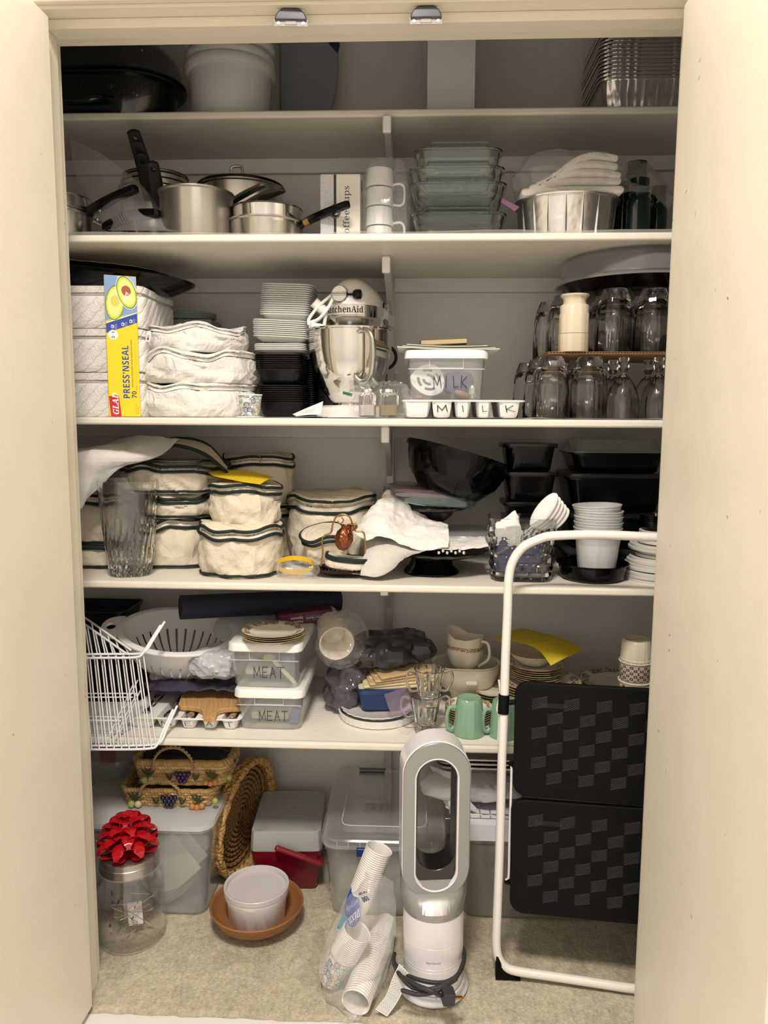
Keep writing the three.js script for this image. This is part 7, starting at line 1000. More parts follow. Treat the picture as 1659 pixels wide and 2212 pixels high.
// ================= STEP LADDER =================
{ const paint = phy(0xece9e4, 0.25, { clearcoat: 0.4 }), blk = phy(0x060607, 0.6, { specularIntensity: 0.3 });
  // plane of the folded ladder: foot forward on the carpet, head leaning on the shelf edges, turned slightly
  const zAt = (px, py) => { const u = cl((py - 1160) / (2100 - 1160), -0.1, 1.1), r = (px - 1080) / 300; return -0.225 + 0.085 * u + r * 0.035; };
  const Q = (px, py, o = 0) => A(px, py, zAt(px, py) + o);
  const foot = AY(1082, 2108, 0); const t = thing('step_ladder', 'folded white tubular step ladder with black treads leaning in the closet', 'step ladder', [foot.x, 0, foot.z]);
  const rT = (Q(1108, 1350).x - Q(1088, 1350).x) / 2;
  part(t, 'frame', tube([Q(1620, 1178), Q(1500, 1166), Q(1420, 1161), Q(1300, 1155), Q(1200, 1157), Q(1165, 1164), Q(1130, 1182), Q(1108, 1212), Q(1099, 1250), Q(1096, 1330), Q(1092, 1420), Q(1089, 1520), Q(1084, 1650), Q(1081, 1780), Q(1077, 1900), Q(1073, 2000), Q(1072, 2040), Q(1077, 2068), Q(1092, 2088), Q(1118, 2098), Q(1200, 2110), Q(1370, 2136), Q(1500, 2156), Q(1600, 2170)], rT, false, 220, 16), paint, { w: true });
  // treads
  const tread = (c) => { // corners in pixels: tl, tr, br, bl
    const P = c.map(([x, y]) => Q(x, y, 0.012)), o = P[0], ex = V().subVectors(P[1], P[0]), ey = V().subVectors(P[3], P[0]), W = ex.length(), H = ey.length(); ex.normalize(); const ez = V().crossVectors(ey, ex).normalize().multiplyScalar(-1); const ez2 = V().crossVectors(ex, ey.clone().normalize()).normalize().multiplyScalar(-1); const eyN = V().crossVectors(ex, ez2).normalize(); if (eyN.dot(ey) < 0) eyN.multiplyScalar(-1);
    const m = new THREE.Matrix4().makeBasis(ex, eyN.clone().multiplyScalar(-1), ez2).setPosition(o); // local: x right, y up (0 at the top edge), z to the room
    const panel = part(t, 'tread', X(ext(rrShape(W, H, 0.03, W / 2, -H / 2), 0.018, 0.004, 3), { p: [0, 0, -0.012] }).applyMatrix4(m), blk, { w: true });
    const n = 8, rowsN = 6, x0 = 0.038, sq = (W - 2 * x0) / n, yy0 = 0.028, sh = (H - yy0 - 0.03) / rowsN; const ribM = std(0x2e2e30, 0.6);
    const ribs = []; for (let k = 0; k < 9; k++) { const f = k / 9, L = sq; const y = sh * (f + 0.05); ribs.push(X(box(L * 1.06, 0.0016, 0.002), { r: [0, 0, 0.42], p: [L / 2, -y, 0] })); }
    const clip = merge(ribs); const p = clip.attributes.position; for (let i = 0; i < p.count; i++) p.setXYZ(i, cl(p.getX(i), 0.001, sq - 0.001), cl(p.getY(i), -sh + 0.001, -0.001), p.getZ(i));
    for (let j = 0; j < rowsN; j++) for (let i = 0; i < n; i++) if ((i + j) % 2 === 0) part(panel, 'grip_square', X(clip, { p: [x0 + i * sq, -yy0 - j * sh, 0.0062] }).applyMatrix4(m), ribM, { w: true });
    part(panel, 'plate_label', X(rbox(0.06, 0.011, 0.001, 0.0004), { p: [0.055 + 0.03, -0.05, 0.0064] }).applyMatrix4(m), std(0x101011, 0.9), { w: true });
  };
  tread([[1113, 1471], [1470, 1492], [1462, 1742], [1108, 1716]]);
  tread([[1104, 1724], [1458, 1750], [1450, 2016], [1096, 1968]]);
  // clamp, links, foot
  const c0 = Q(1089, 1500), c1 = Q(1087, 1541); part(t, 'clamp', [bar(c0, c1, rT * 1.22, 20), bar(Q(1096, 1518), Q(1118, 1516), 0.006, 10)], blk, { w: true });
  part(t, 'link_bar', [tube([Q(1078, 1470, -0.01), Q(1080, 1500, -0.01), Q(1074, 1530, -0.012), Q(1078, 1548, -0.01), Q(1076, 1600, -0.01)], 0.0025), tube([Q(1104, 1650, 0), Q(1105, 1672, 0), Q(1101, 1800, 0), Q(1099, 1890, 0), Q(1094, 1900, 0)], 0.003)], paint, { w: true });
  part(t, 'pivot', [bar(Q(1104, 1650, -0.008), Q(1112, 1650, 0.004), 0.008, 14), bar(Q(1094, 1905, -0.004), Q(1101, 1905, 0.006), 0.006, 14)], blk, { w: true });
  { const a = AY(1068, 2112, 0), b = AY(1122, 2116, 0), yT = Q(1075, 2062).y; const s = new THREE.Shape(); const w = b.x - a.x; s.moveTo(0, 0); s.lineTo(w, 0); s.quadraticCurveTo(w * 0.45, yT * 0.2, w * 0.08, yT); s.lineTo(0, yT); s.closePath(); part(t, 'rubber_foot', X(ext(s, 0.022, 0.002), { p: [a.x + 0.002, 0.002, a.z - 0.012] }), blk, { w: true, label: 'black rubber foot' }); }
}
// ================= FLOOR =================
const clearBox = (w0, d0, w1, d1, h, o = {}) => tub(w0, d0, w1, d1, h, { r: 0.03, t: 0.002, lip: 0.006, lipH: 0.006, N: 64, ...o });
{ // big glass jar with metal lid, star bow and wire lights inside
  const Z = -0.24, f = fit(211, 355, 1890, 0.004, Z), r = f.w / 2 * 0.97, hs = A(280, 1898, Z).y, hn = A(280, 1862, Z).y, t = thing('glass_jar', 'large clear glass jar topped with a red gift bow', 'jar', [f.x, 0.004, Z]);
  const nr = (A(334, 1870, Z).x - A(218, 1870, Z).x) / 2;
  part(t, 'jar', lathe([[0, 0], [r * 0.82, 0], [r * 0.95, 0.006], [r, 0.022], [r, hs * 0.8], [r * 0.97, hs * 0.93], [nr * 1.02, hs], [nr, hn], [nr * 0.95, hn], [nr * 0.97, hs * 0.99], [r * 0.93, hs * 0.92], [r * 0.96, hs * 0.8], [r * 0.96, 0.024], [r * 0.8, 0.008], [0, 0.008]], 72, 0.9), film(0xffffff, 0.02, { ior: 1.6 }));
  const lh = A(274, 1842, Z).y - hn; part(t, 'lid', lathe([[0, hn + 0.001], [nr * 1.04, hn - 0.012], [nr * 1.06, hn - 0.01], [nr * 1.03, hn + lh * 0.3], [nr * 1.05, hn + lh * 0.36], [nr * 1.03, hn + lh * 0.42], [nr * 1.03, hn + lh], [nr * 0.95, hn + lh + 0.003], [0, hn + lh + 0.003]], 64), M.steelBrush, { label: 'brushed metal screw lid' });
  part(t, 'seal_ring', X(new THREE.TorusGeometry(nr * 1.03, 0.003, 8, 64), { r: [Math.PI / 2, 0, 0], p: [0, hn - 0.012, 0] }), M.clearP);
  const b = thing('gift_bow', 'shiny red ribbon star bow stuck on the jar lid', 'gift bow', [f.x - 0.002, 0.004 + hn + lh + 0.004, Z]), rm = phy(0xb30d1e, 0.16, { clearcoat: 0.6 });
  const loopG = (L) => { const w = 0.031, pts = [[0, 0, 0.5], [0.5, -0.03, 0.9], [0.88, 0.03, 0.85], [1.0, 0.13, 0.3], [0.86, 0.29, 0.85], [0.5, 0.4, 1], [0.12, 0.22, 0.5]]; return sheet([-0.5, 0, 0.5].map(q => pts.map(([x, y, k]) => V(x * L, y * L + (q ? 0 : 0.004 * k), q * w * k))), { t: 0.0006, nu: 30, nv: 6 }); };
  const R0 = (A(345, 1800, Z).x - A(214, 1800, Z).x) / 2;
  [[8, -0.05, 1.0], [8, 0.25, 1.0], [7, 0.55, 0.97], [5, 0.85, 0.9], [3, 1.15, 0.85]].forEach(([n, el, k], li) => { const g = loopG(R0 * k); for (let i = 0; i < n; i++) part(b, 'loop', X(X(g, { r: [0, 0, el] }), { r: [0, i / n * Math.PI * 2 + li * 0.4, 0], p: [0, 0.008 + li * 0.006, 0] }), rm); });
  part(b, 'base', cyl(0.02, 0.02, 0.008, 20), rm);
  const w = thing('wire_lights', 'thin wire light string with amber leaves lying in the jar', 'string lights', [f.x, 0.014, Z]), wires = []; for (let k = 0; k < 5; k++) { const pts = []; for (let i = 0; i < 7; i++) { const a = R(0, 6.28), q = r * R(0.25, 0.85); pts.push([Math.cos(a) * q, 0.004 + i / 6 * hs * R(0.4, 0.65), Math.sin(a) * q]); } wires.push(tube(pts, 0.0007, false, 40, 5)); } part(w, 'wire', wires, metal(0xcfc7b4, 0.3));
  for (let i = 0; i < 18; i++) { const a = R(0, 6.28), q = r * R(0.2, 0.85); part(w, 'leaf', X(sph(0.0042, 1, 1.3, 0.25, 0, 0, 0, 8), { r: [R(0, 3), R(0, 3), R(0, 3)], p: [Math.cos(a) * q, R(0.004, hs * 0.72), Math.sin(a) * q] }), std(0x6e2c22, 0.4)); }
  solo('white_tag', 'small white tag standing inside the glass jar', 'tag', X(rbox(0.036, 0.055, 0.004, 0.002), { r: [-0.3, 0.2, 0.15], p: [f.x + 0.006, 0.055, Z - 0.01] }), std(0xe9e9ec, 0.7));
}
{ // frosted file box with papers
  const zf = -0.31, a = A(434, 1992, zf), x1 = AY(436, 1990, 0.004).x, top = A(455, 1795, zf).y, x0 = -0.78, w = x1 + 0.02 - x0, d = 0.3, t = thing('file_box', 'frosted clear storage box of papers behind the glass jar', 'storage box', [(x0 + x1 + 0.02) / 2, 0.004, zf - d / 2]);
  part(t, 'body', clearBox(w * 0.9, d * 0.9, w, d, top - 0.004), M.smokeP);
  part(t, 'lid', loft([{ y: top - 0.003, w: w + 0.004, d: d + 0.004, r: 0.035 }, { y: top - 0.003, w: w + 0.018, d: d + 0.018, r: 0.04 }, { y: top + 0.01, w: w + 0.014, d: d + 0.014, r: 0.04 }, { y: top + 0.012, w: w - 0.02, d: d - 0.02, r: 0.03 }], 72), M.frost);
  part(t, 'lid_rib', [rbox(0.002, 0.013, 0.003, 0.001, w * 0.24, top + 0.003, d / 2 + 0.0095), rbox(0.002, 0.013, 0.003, 0.001, w * 0.06, top + 0.003, d / 2 + 0.0095)], M.frost);
  for (let i = 0; i < 5; i++) solo('paper_folder', ['pale folder slanting frontmost in the file box', 'second pale folder slanting in the file box', 'third pale folder slanting in the file box', 'fourth pale folder slanting in the file box', 'rearmost pale folder slanting in the file box'][i], 'folder', X(rbox(0.16, 0.12, 0.003, 0.001), { r: [-0.1, 0.1 * i - 0.15, 0.75], p: [x1 - 0.11, 0.11, zf - 0.05 - i * 0.05] }), std([0xd8d2c4, 0xe4dfd2, 0xcfc8b8, 0xe0d8c8, 0xd4cfc6][i], 0.8), { group: 'folders in the file box' });
  for (let i = 0; i < 6; i++) solo('paper_plate', `pale paper plate number ${['one', 'two', 'three', 'four', 'five', 'six'][i]} of the tilted pile low in the file box`, 'paper plate', X(lathe([[0, 0], [0.045, 0], [0.066, 0.006], [0.067, 0.007], [0.045, 0.002], [0, 0.002]], 40), { r: [0.25, 0, 0.4], p: [x1 - 0.1, 0.035 + i * 0.006, zf - 0.1] }), std(0xe2dac8, 0.8), { group: 'paper plates in the file box' });
  // baskets on the lid
  const yl = top + 0.0125 + 0.004;
  basket('lower oblong wicker basket with rope handle and fruit trim', fit(250, 468, 1706, yl, -0.39), 0.2, yl, 0);
  const f2 = fit(278, 498, 1648, null, -0.4, 1712); basket('upper oblong wicker basket with rope handle, holding a dark bag', { ...f2 }, 0.2, yl + A(360, 1706, -0.39).y - yl + 0.004, 1);
  // clear tub on the lid by the jamb
  const g = fit(110, 292, 1640, yl, -0.5), u = thing('clear_tub', 'clear lidded tub standing beside the wicker baskets by the jamb', 'storage box', [g.x, yl, -0.5 - 0.1]); g.w = Math.min(g.w, 0.2); u.position.x = A(285, 1700, -0.5).x - g.w / 2 - 0.02;
  part(u, 'body', clearBox(g.w * 0.8, 0.16, g.w, 0.2, g.h * 0.86), M.clearP); part(u, 'lid', loft([{ y: g.h * 0.87, w: g.w + 0.016, d: 0.216, r: 0.03 }, { y: g.h * 0.95, w: g.w + 0.016, d: 0.216, r: 0.03 }, { y: g.h * 0.97, w: g.w - 0.01, d: 0.19, r: 0.03 }], 56), M.clearP);
  solo('orange_packet', 'reddish packet standing inside the clear tub by the jamb', 'packet', rbox(0.04, 0.06, 0.03, 0.006, u.position.x + 0.02, yl + 0.06, -0.58), std(0xa8503c, 0.6)); 
}
function basket(label, f, d, y0, withBag) {
  const t = thing('wicker_basket', label, 'basket', [f.x, y0, f.z - d / 2], 0.02, 'wicker fruit baskets'), w = f.w - 0.016, n = 6, H = withBag ? f.h * 0.85 : f.h, cr = H / n / 1.75, straw = [0xc8a670, 0xd3b580, 0xba9660].map(c => std(c, 0.75, { bumpMap: dataTex(128, 32, (u, v) => 0.5 + 0.5 * Math.sin((u * 16 + v * 2) * 6.283), false, [6, 1]), bumpScale: 0.0015 }));
  for (let k = 0; k < n; k++) { const o = ring(w * (0.9 + 0.1 * k / n), d * (0.9 + 0.1 * k / n), 0.03, 48), rr = k === n - 1 ? cr * 1.5 : cr; part(t, 'coil', new THREE.TubeGeometry(new THREE.CatmullRomCurve3(o.map(([x, z, nx, nz], i) => V(x + nx * 0.0015 * ((i + k) % 2 ? 1 : -1), cr + k * H / n + 0.001 * noise(i * 0.7, k), z + nz * 0.0015 * ((i + k) % 2 ? 1 : -1))), true), 140, rr, 7, true), straw[k % 3]); }
  part(t, 'floor_weave', rbox(w * 0.9, 0.004, d * 0.9, 0.002, 0, 0.004, 0), straw[2]);
  const hx = -w * 0.06, pts = [[hx - 0.055, H * 0.75, d / 2 + 0.008], [hx - 0.05, H * 1.15, d / 2 + 0.012], [hx - 0.025, H * 1.55, d / 2 + 0.012], [hx + 0.02, H * 1.6, d / 2 + 0.012], [hx + 0.05, H * 1.2, d / 2 + 0.012], [hx + 0.055, H * 0.75, d / 2 + 0.008]].map(p => V(...p)), c = new THREE.CatmullRomCurve3(pts), strand = ph => new THREE.TubeGeometry(new THREE.CatmullRomCurve3(Array.from({ length: 90 }, (_, i) => { const u = i / 89, p = c.getPoint(u), a = u * 60 + ph; return p.add(V(Math.cos(a) * 0.0022, Math.sin(a) * 0.0022, Math.cos(a + 1) * 0.0018)); })), 160, 0.0024, 6);
  part(t, 'rope_handle', [strand(0), strand(3.14)], std(0xa98a62, 0.85));
  const zf = d / 2 * 0.98 + 0.006, leafS = new THREE.Shape(); leafS.moveTo(0, 0); leafS.quadraticCurveTo(0.007, 0.012, 0, 0.028); leafS.quadraticCurveTo(-0.007, 0.012, 0, 0); const leaf = ext(leafS, 0.0016, 0.0004), gm = std(0x34421f, 0.6);
  const fruit = (x, y, list, cols) => { list.forEach(([a, b, r], i) => part(t, 'berry', sph(r, 1, 1, 0.9, x + a, y + b, zf + r * 0.4, 14), phy(cols[i % cols.length], 0.25))); };
  const leaves = (x, y, as) => as.forEach(a => part(t, 'leaf', X(leaf, { r: [0.25, 0, a], p: [x, y, zf] }), gm));
  const yc = H * 0.45; leaves(-w * 0.33, yc, [-0.9, -0.4, 0.1, 0.6]); fruit(-w * 0.33, yc - 0.01, [[-0.008, 0, 0.0095], [0.01, 0, 0.009]], [0xa9b062, 0xd8cfae]);
  const gr = []; for (let j = 0; j < 3; j++) for (let i = 0; i < 4 - j; i++) gr.push([(i - (3 - j) / 2) * 0.011, -j * 0.01 + 0.008, 0.0068]); fruit(w * 0.03, yc, gr, withBag ? [0x3a2350, 0x2f1c44] : [0x14182c, 0x1a1f36]); leaves(-w * 0.1, yc - 0.012, [0.4, -0.3]); leaves(w * 0.16, yc - 0.012, [-0.5, 0.2]);
  leaves(w * 0.32, yc - 0.004, [-1.1, -0.5, 0.0, 0.5]); fruit(w * 0.32, yc - 0.014, [[-0.013, 0, 0.0085], [0, -0.003, 0.0085], [0.013, 0.002, 0.0085]], [0xb98345, 0xc27a4a]);
  fruit(w * 0.5, yc + 0.002, [[0.003, 0, 0.009]], [0x9aa552]);
  if (withBag) solo('dark_bag', 'black plastic bag stuffed in the upper wicker basket', 'bag', X(bulb(w * 0.92, 0.062, d * 0.86, { amp: 0.012, fr: 24, s: 55, n: 56, e: 3 }), { p: [f.x, y0 + 0.012, f.z - d / 2] }), phy(0x17181c, 0.2));
}
{ // oval woven tray leaning on edge
  const bot = V(A(492, 1902, -0.5).x, 0.012, -0.5), top = A(548, 1640, -0.62), c = bot.clone().lerp(top, 0.5), H = bot.distanceTo(top) / 2, Wd = 0.135;
  const t = thing('woven_tray', 'oval wicker tray standing on edge against the cooler', 'tray', [c.x, 0.012, c.z]);
  const ey = V().subVectors(top, bot).normalize(), nrm = V(0.86, -0.28, 0.42), ez = nrm.addScaledVector(ey, -nrm.dot(ey)).normalize(), ex = V().crossVectors(ey, ez), m = new THREE.Matrix4().makeBasis(ex, ey, ez).setPosition(c);
  const ws = [0xc39c62, 0xb48a50, 0xcfa970].map(k => std(k, 0.7)), strands = 7;
  for (let s = 0; s < strands; s++) { const pts = []; for (let i = 0; i < 160; i++) { const a = i / 160 * Math.PI * 2, ph = a * 17 + s * Math.PI * 2 / strands, q = 1 + 0.02 * Math.sin(ph), b = 0.016 * Math.sin(ph), o = 0.012 * Math.sin(ph * 2 + s); pts.push(V(Math.cos(a) * (Wd * q + o * 0.5), Math.sin(a) * (H * q + o * 0.5), b + 0.012)); } part(t, 'braid', new THREE.TubeGeometry(new THREE.CatmullRomCurve3(pts, true), 420, 0.005, 6, true).applyMatrix4(m), ws[s % 3], { w: true }); }
  const wm = std(0x8a673c, 0.8); for (let k = 1; k <= 11; k++) { const q = k / 11.6; const pts = []; for (let i = 0; i < 64; i++) { const a = i / 64 * Math.PI * 2; pts.push(V(Math.cos(a) * Wd * q, Math.sin(a) * H * q, 0.0025 * (i % 2 ? 1 : -1) * (k % 2 ? 1 : -1) - 0.004 + (k > 9 ? (k - 9) * 0.006 : 0))); } part(t, 'weave_ring', new THREE.TubeGeometry(new THREE.CatmullRomCurve3(pts, true), 128, 0.0062, 6, true).applyMatrix4(m), wm, { w: true }); }
  part(t, 'backing', X(new THREE.CylinderGeometry(1, 1, 0.003, 48).rotateX(Math.PI / 2), { s: [Wd * 0.98, H * 0.98, 1], p: [0, 0, -0.008] }).applyMatrix4(m), std(0x4d381f, 0.9), { w: true });
}
{ // small cooler
  const zf = -0.44, x0 = A(536, 1800, zf).x, x1 = A(688, 1800, zf).x, w = x1 - x0, d = 0.235, hl = A(612, 1843, zf).y, ht = A(612, 1800, zf).y, t = thing('cooler', 'small cooler with grey lid, maroon body and swing handle', 'cooler', [(x0 + x1) / 2, 0.004, zf - d / 2], 0.06);
  const red = phy(0x7d1026, 0.3), gy = phy(0xa3a7a3, 0.4);
  part(t, 'body', loft([{ y: 0, w: w * 0.86, d: d * 0.9, r: 0.012 }, { y: 0.004, w: w * 0.88, d: d * 0.92, r: 0.014 }, { y: hl, w: w * 1.0, d: d, r: 0.016 }], 56), red);
  part(t, 'lid', loft([{ y: hl + 0.0005, w: w * 1.0, d: d * 1.0, r: 0.014 }, { y: hl + 0.002, w: w * 1.02, d: d * 1.02, r: 0.016 }, { y: ht - 0.004, w: w * 0.99, d: d * 0.99, r: 0.014 }, { y: ht - 0.001, w: w * 0.975, d: d * 0.98, r: 0.012 }, { y: ht, w: w * 0.93, d: d * 0.95, r: 0.01 }, { y: ht - 0.0015, w: w * 0.91, d: d * 0.935, r: 0.01 }, { y: ht - 0.001, w: w * 0.5, d: d * 0.6, r: 0.01 }], 56), gy, { label: 'grey lid' });
  part(t, 'lid_knob', X(sph(0.006, 0.7, 0.4, 1.6), { p: [0.01, ht + 0.001, -0.02] }), gy);
  part(t, 'handle', [bar(A(600, 1833, zf + 0.022), A(692, 1866, zf + 0.01), 0.0085, 14), sph(0.0085, 1, 1, 1, ...A(600, 1833, zf + 0.022).toArray()), bar(A(692, 1866, zf + 0.01), A(690, 1800, zf - d + 0.02), 0.0075, 12)], red, { w: true });
}
{ // terracotta bowl with white tub in it
  const Z = -0.3, a = AY(555, 2052, 0.004), r0 = 0.066, f = fit(456, 655, 1946, 0.004, Z), r = f.w / 2, h = f.h; const tc = std(0x9a683c, 0.6);
  const t = thing('terracotta_bowl', 'tan terracotta bowl on the carpet holding a white tub', 'bowl', [f.x, 0.004, Z]);
  part(t, 'bowl', lathe([[0, 0], [r0, 0], [r0 + 0.006, 0.004], [r * 0.86, h * 0.45], [r * 0.98, h * 0.85], [r, h - 0.003], [r * 0.985, h], [r * 0.955, h - 0.002], [r * 0.93, h * 0.8], [r * 0.8, h * 0.42], [r0 - 0.004, 0.009], [0, 0.008]], 72, 0.9), tc);
  const g = fit(486, 624, 1908, 0.014, Z), rr = g.w / 2, hh = g.h, u = thing('white_tub', 'white plastic tub standing in the terracotta bowl', 'tub', [g.x, 0.014, Z]);
  part(u, 'body', lathe([[0, 0], [rr * 0.82, 0], [rr * 0.85, 0.004], [rr * 0.91, hh * 0.62], [rr * 0.96, hh * 0.72], [rr * 0.98, hh * 0.78], [rr * 0.97, hh * 0.86], [rr * 0.95, hh * 0.87], [0, hh * 0.87]], 64), phy(0xeeedf0, 0.3, { transmission: 0.1, thickness: 0 }));
  part(u, 'lid', lathe([[0, hh * 0.885], [rr * 0.9, hh * 0.885], [rr * 0.92, hh * 0.98], [rr * 0.98, hh], [rr, hh * 0.985], [rr * 1.0, hh * 0.88], [rr * 0.97, hh * 0.87], [0, hh * 0.875]], 64), phy(0xdcd8da, 0.35, { transmission: 0.2, thickness: 0 }));
}
{ // clear tote with lid
  const zf = -0.315, x0 = A(690, 1815, zf).x, x1 = A(965, 1815, zf).x, ht = A(800, 1822, zf).y, w = x1 - x0, d = 0.42, t = thing('clear_tote', 'large clear storage tote with raised clear lid and blue latch', 'storage box', [(x0 + x1) / 2, 0.004, zf - d / 2]);
  part(t, 'body', clearBox(w * 0.84, d * 0.84, w * 0.95, d * 0.95, ht - 0.02, { r: 0.035 }), M.clearP);
  part(t, 'lid', loft([{ y: ht - 0.022, w: w * 0.97, d: d * 0.97, r: 0.04 }, { y: ht - 0.022, w, d, r: 0.045 }, { y: ht - 0.002, w: w * 1.0, d: d * 1.0, r: 0.045 }, { y: ht + 0.002, w: w * 0.97, d: d * 0.98, r: 0.04 }, { y: ht, w: w * 0.72, d: d * 0.78, r: 0.02 }, { y: ht + 0.014, w: w * 0.68, d: d * 0.74, r: 0.02 }], 80), M.clearP);
  part(t, 'lid_ridge', [new THREE.TubeGeometry(new THREE.CatmullRomCurve3(ring(w * 0.69, d * 0.75, 0.02, 40).map(([x, z]) => V(x, ht + 0.014, z)), true), 120, 0.0015, 6, true), ...[-0.36, -0.27, -0.18].map(k => rbox(0.002, 0.016, 0.003, 0.001, k * w, ht - 0.01, d / 2 + 0.001))], M.frost);
  part(t, 'latch', rbox(0.048, 0.022, 0.012, 0.003, A(790, 1840, zf).x - (x0 + x1) / 2, A(790, 1840, zf).y - 0.004, d / 2 + 0.002), phy(0x1c2f78, 0.3), { label: 'blue latch' });
  solo('grey_clip_bar', 'dark grey bar lying at the back of the tote lid', 'clip', [rbox(0.075, 0.006, 0.014, 0.002, A(805, 1660, -0.68).x, ht + 0.022, -0.66), rbox(0.08, 0.004, 0.012, 0.002, A(805, 1652, -0.68).x, ht + 0.029, -0.67)], std(0x6a6f76, 0.5));
  solo('printed_card', 'pale card with two bars lying inside the tote lid', 'card', X(new THREE.BoxGeometry(0.07, 0.0008, 0.055), { p: [A(815, 1712, -0.55).x, ht - 0.03, -0.55] }), std(0xffffff, 0.8, { map: canvasTex(128, 96, (c, q, h) => { c.fillStyle = '#b9b4aa'; c.fillRect(0, 0, q, h); c.fillStyle = '#8d887f'; c.fillRect(36, 24, 14, 46); c.fillRect(78, 24, 14, 46); }) }));
}
// ---------- bag of paper cups ----------
{ const cupG = (r, h) => lathe([[0, 0.003], [r * 0.72, 0.003], [r * 0.73, 0], [r * 0.95, h - 0.0035], [r * 1.02, h - 0.002], [r, h], [r * 0.935, h - 0.002], [r * 0.71, 0.005], [0, 0.005]], 32), wp = std(0xefece7, 0.7);
  const run = (mouth, end, r, n, tag, floor) => { const a = mouth, b = end, dir = V().subVectors(a, b).normalize(), L = a.distanceTo(b), h = 0.075, step = (L - h) / (n - 1), q = new THREE.Quaternion().setFromUnitVectors(V(0, 1, 0), dir), g = cupG(r, h);
    for (let i = 0; i < n; i++) { const m = new THREE.Mesh(g, i === 0 && tag.retro ? M.retro : wp); m.name = numbered('white_paper_cup'); m.position.copy(b).addScaledVector(dir, step * i); m.quaternion.copy(q); scene.add(ready(m)); m.userData = { label: i === 0 ? `innermost paper cup at the closed end of the ${tag.t} sleeve` : i === n - 1 ? `outermost paper cup at the mouth of the ${tag.t} sleeve` : `${ORD[i]} white paper cup from the closed end of the ${tag.t} sleeve`, category: 'paper cup', group: `paper cups in the ${tag.t} sleeve` }; } };
  run(A(820, 1832, -0.17), A(762, 1985, -0.15), (A(851, 1840, -0.17).x - A(793, 1840, -0.17).x) / 2, 22, { t: 'upright' });
  run(A(772, 2010, -0.085), A(712, 2118, -0.09), 0.033, 16, { t: 'short slanting', retro: true });
  run(AY(768, 2166, 0.036), A(836, 1990, -0.235), 0.032, 26, { t: 'long lower' });
  const rows = [[[765, 1905, -0.17], [800, 1880, -0.13], [850, 1905, -0.15]], [[735, 1960, -0.13], [790, 1960, -0.08], [856, 1970, -0.11]], [[700, 2040, -0.1], [770, 2030, -0.045], [852, 2040, -0.08]], [[688, 2100, -0.07], [760, 2100, -0.02], [835, 2110, -0.06]], [[700, 2150, -0.05], [755, 2165, 0.0], [800, 2170, -0.02]], [[735, 2190, -0.02], [755, 2200, 0.005], [775, 2200, 0.0]]];
  const t = thing('cup_bag', 'crinkled clear bag of white paper cups with blue print', 'bag', [A(770, 2100, -0.05).x, 0.004, -0.06]);
  part(t, 'film', sheet(rows, { t: 0.0005, nu: 44, nv: 64, wr: 0.007, fr: 26, sharp: true }), M.film, { w: true });
  part(t, 'blue_print', sheet([[[765, 1905, -0.165], [777, 1920, -0.145], [772, 1915, -0.15]], [[748, 1945, -0.135], [765, 1955, -0.12], [778, 1965, -0.11]], [[745, 1975, -0.12], [762, 1985, -0.1], [778, 1985, -0.09]], [[755, 2000, -0.095], [764, 2003, -0.085], [772, 1995, -0.082]]], { t: 0.0007, nu: 16, nv: 20, wr: 0.002, fr: 40 }), std(0xffffff, 0.3, { map: canvasTex(256, 256, (c, w, h) => { c.fillStyle = '#1b3a9c'; c.fillRect(0, 0, w, h); c.translate(w / 2, h / 2); c.rotate(2.6); c.fillStyle = '#f4f4fa'; c.font = 'bold italic 84px serif'; c.textAlign = 'center'; c.fillText('Dixie', 0, -10); c.font = '44px sans-serif'; c.fillStyle = '#9fd0e8'; c.fillText('everyday', 0, 52); }) }), { w: true, label: 'blue printed patch' });
  part(t, 'teal_print', sheet([[[742, 1970, -0.12], [752, 1985, -0.1]], [[728, 2005, -0.1], [745, 2012, -0.085]]], { t: 0.0006, nu: 6, nv: 6 }), std(0x2f8fb0, 0.4), { w: true });
  part(t, 'count_print', sheet([[[772, 1908, -0.115], [800, 1925, -0.085]], [[776, 1950, -0.098], [800, 1962, -0.075]]], { t: 0.0006, nu: 8, nv: 8 }), (() => { const m = std(0xffffff, 0.4, { transparent: true, alphaTest: 0.35, map: canvasTex(128, 160, (c, w, h) => { c.clearRect(0, 0, w, h); c.translate(w / 2, h / 2); c.rotate(2.5); c.fillStyle = '#46577e'; c.font = 'bold 56px sans-serif'; c.textAlign = 'center'; c.fillText('100', 0, 0); c.font = 'bold 26px sans-serif'; c.fillText('3 oz cups', 0, 34); }) }); return m; })(), { w: true });
  part(t, 'twisted_end', sheet([[[735, 2180, -0.02], [760, 2185, 0.0], [785, 2178, -0.01]], [[745, 2196, 0.0], [756, 2198, 0.012], [768, 2196, 0.01]], [[728, 2212, 0.012], [745, 2215, 0.02], [762, 2210, 0.02]]], { t: 0.0006, nu: 20, nv: 20, wr: 0.006, fr: 80, sharp: true }), M.film, { w: true });
}
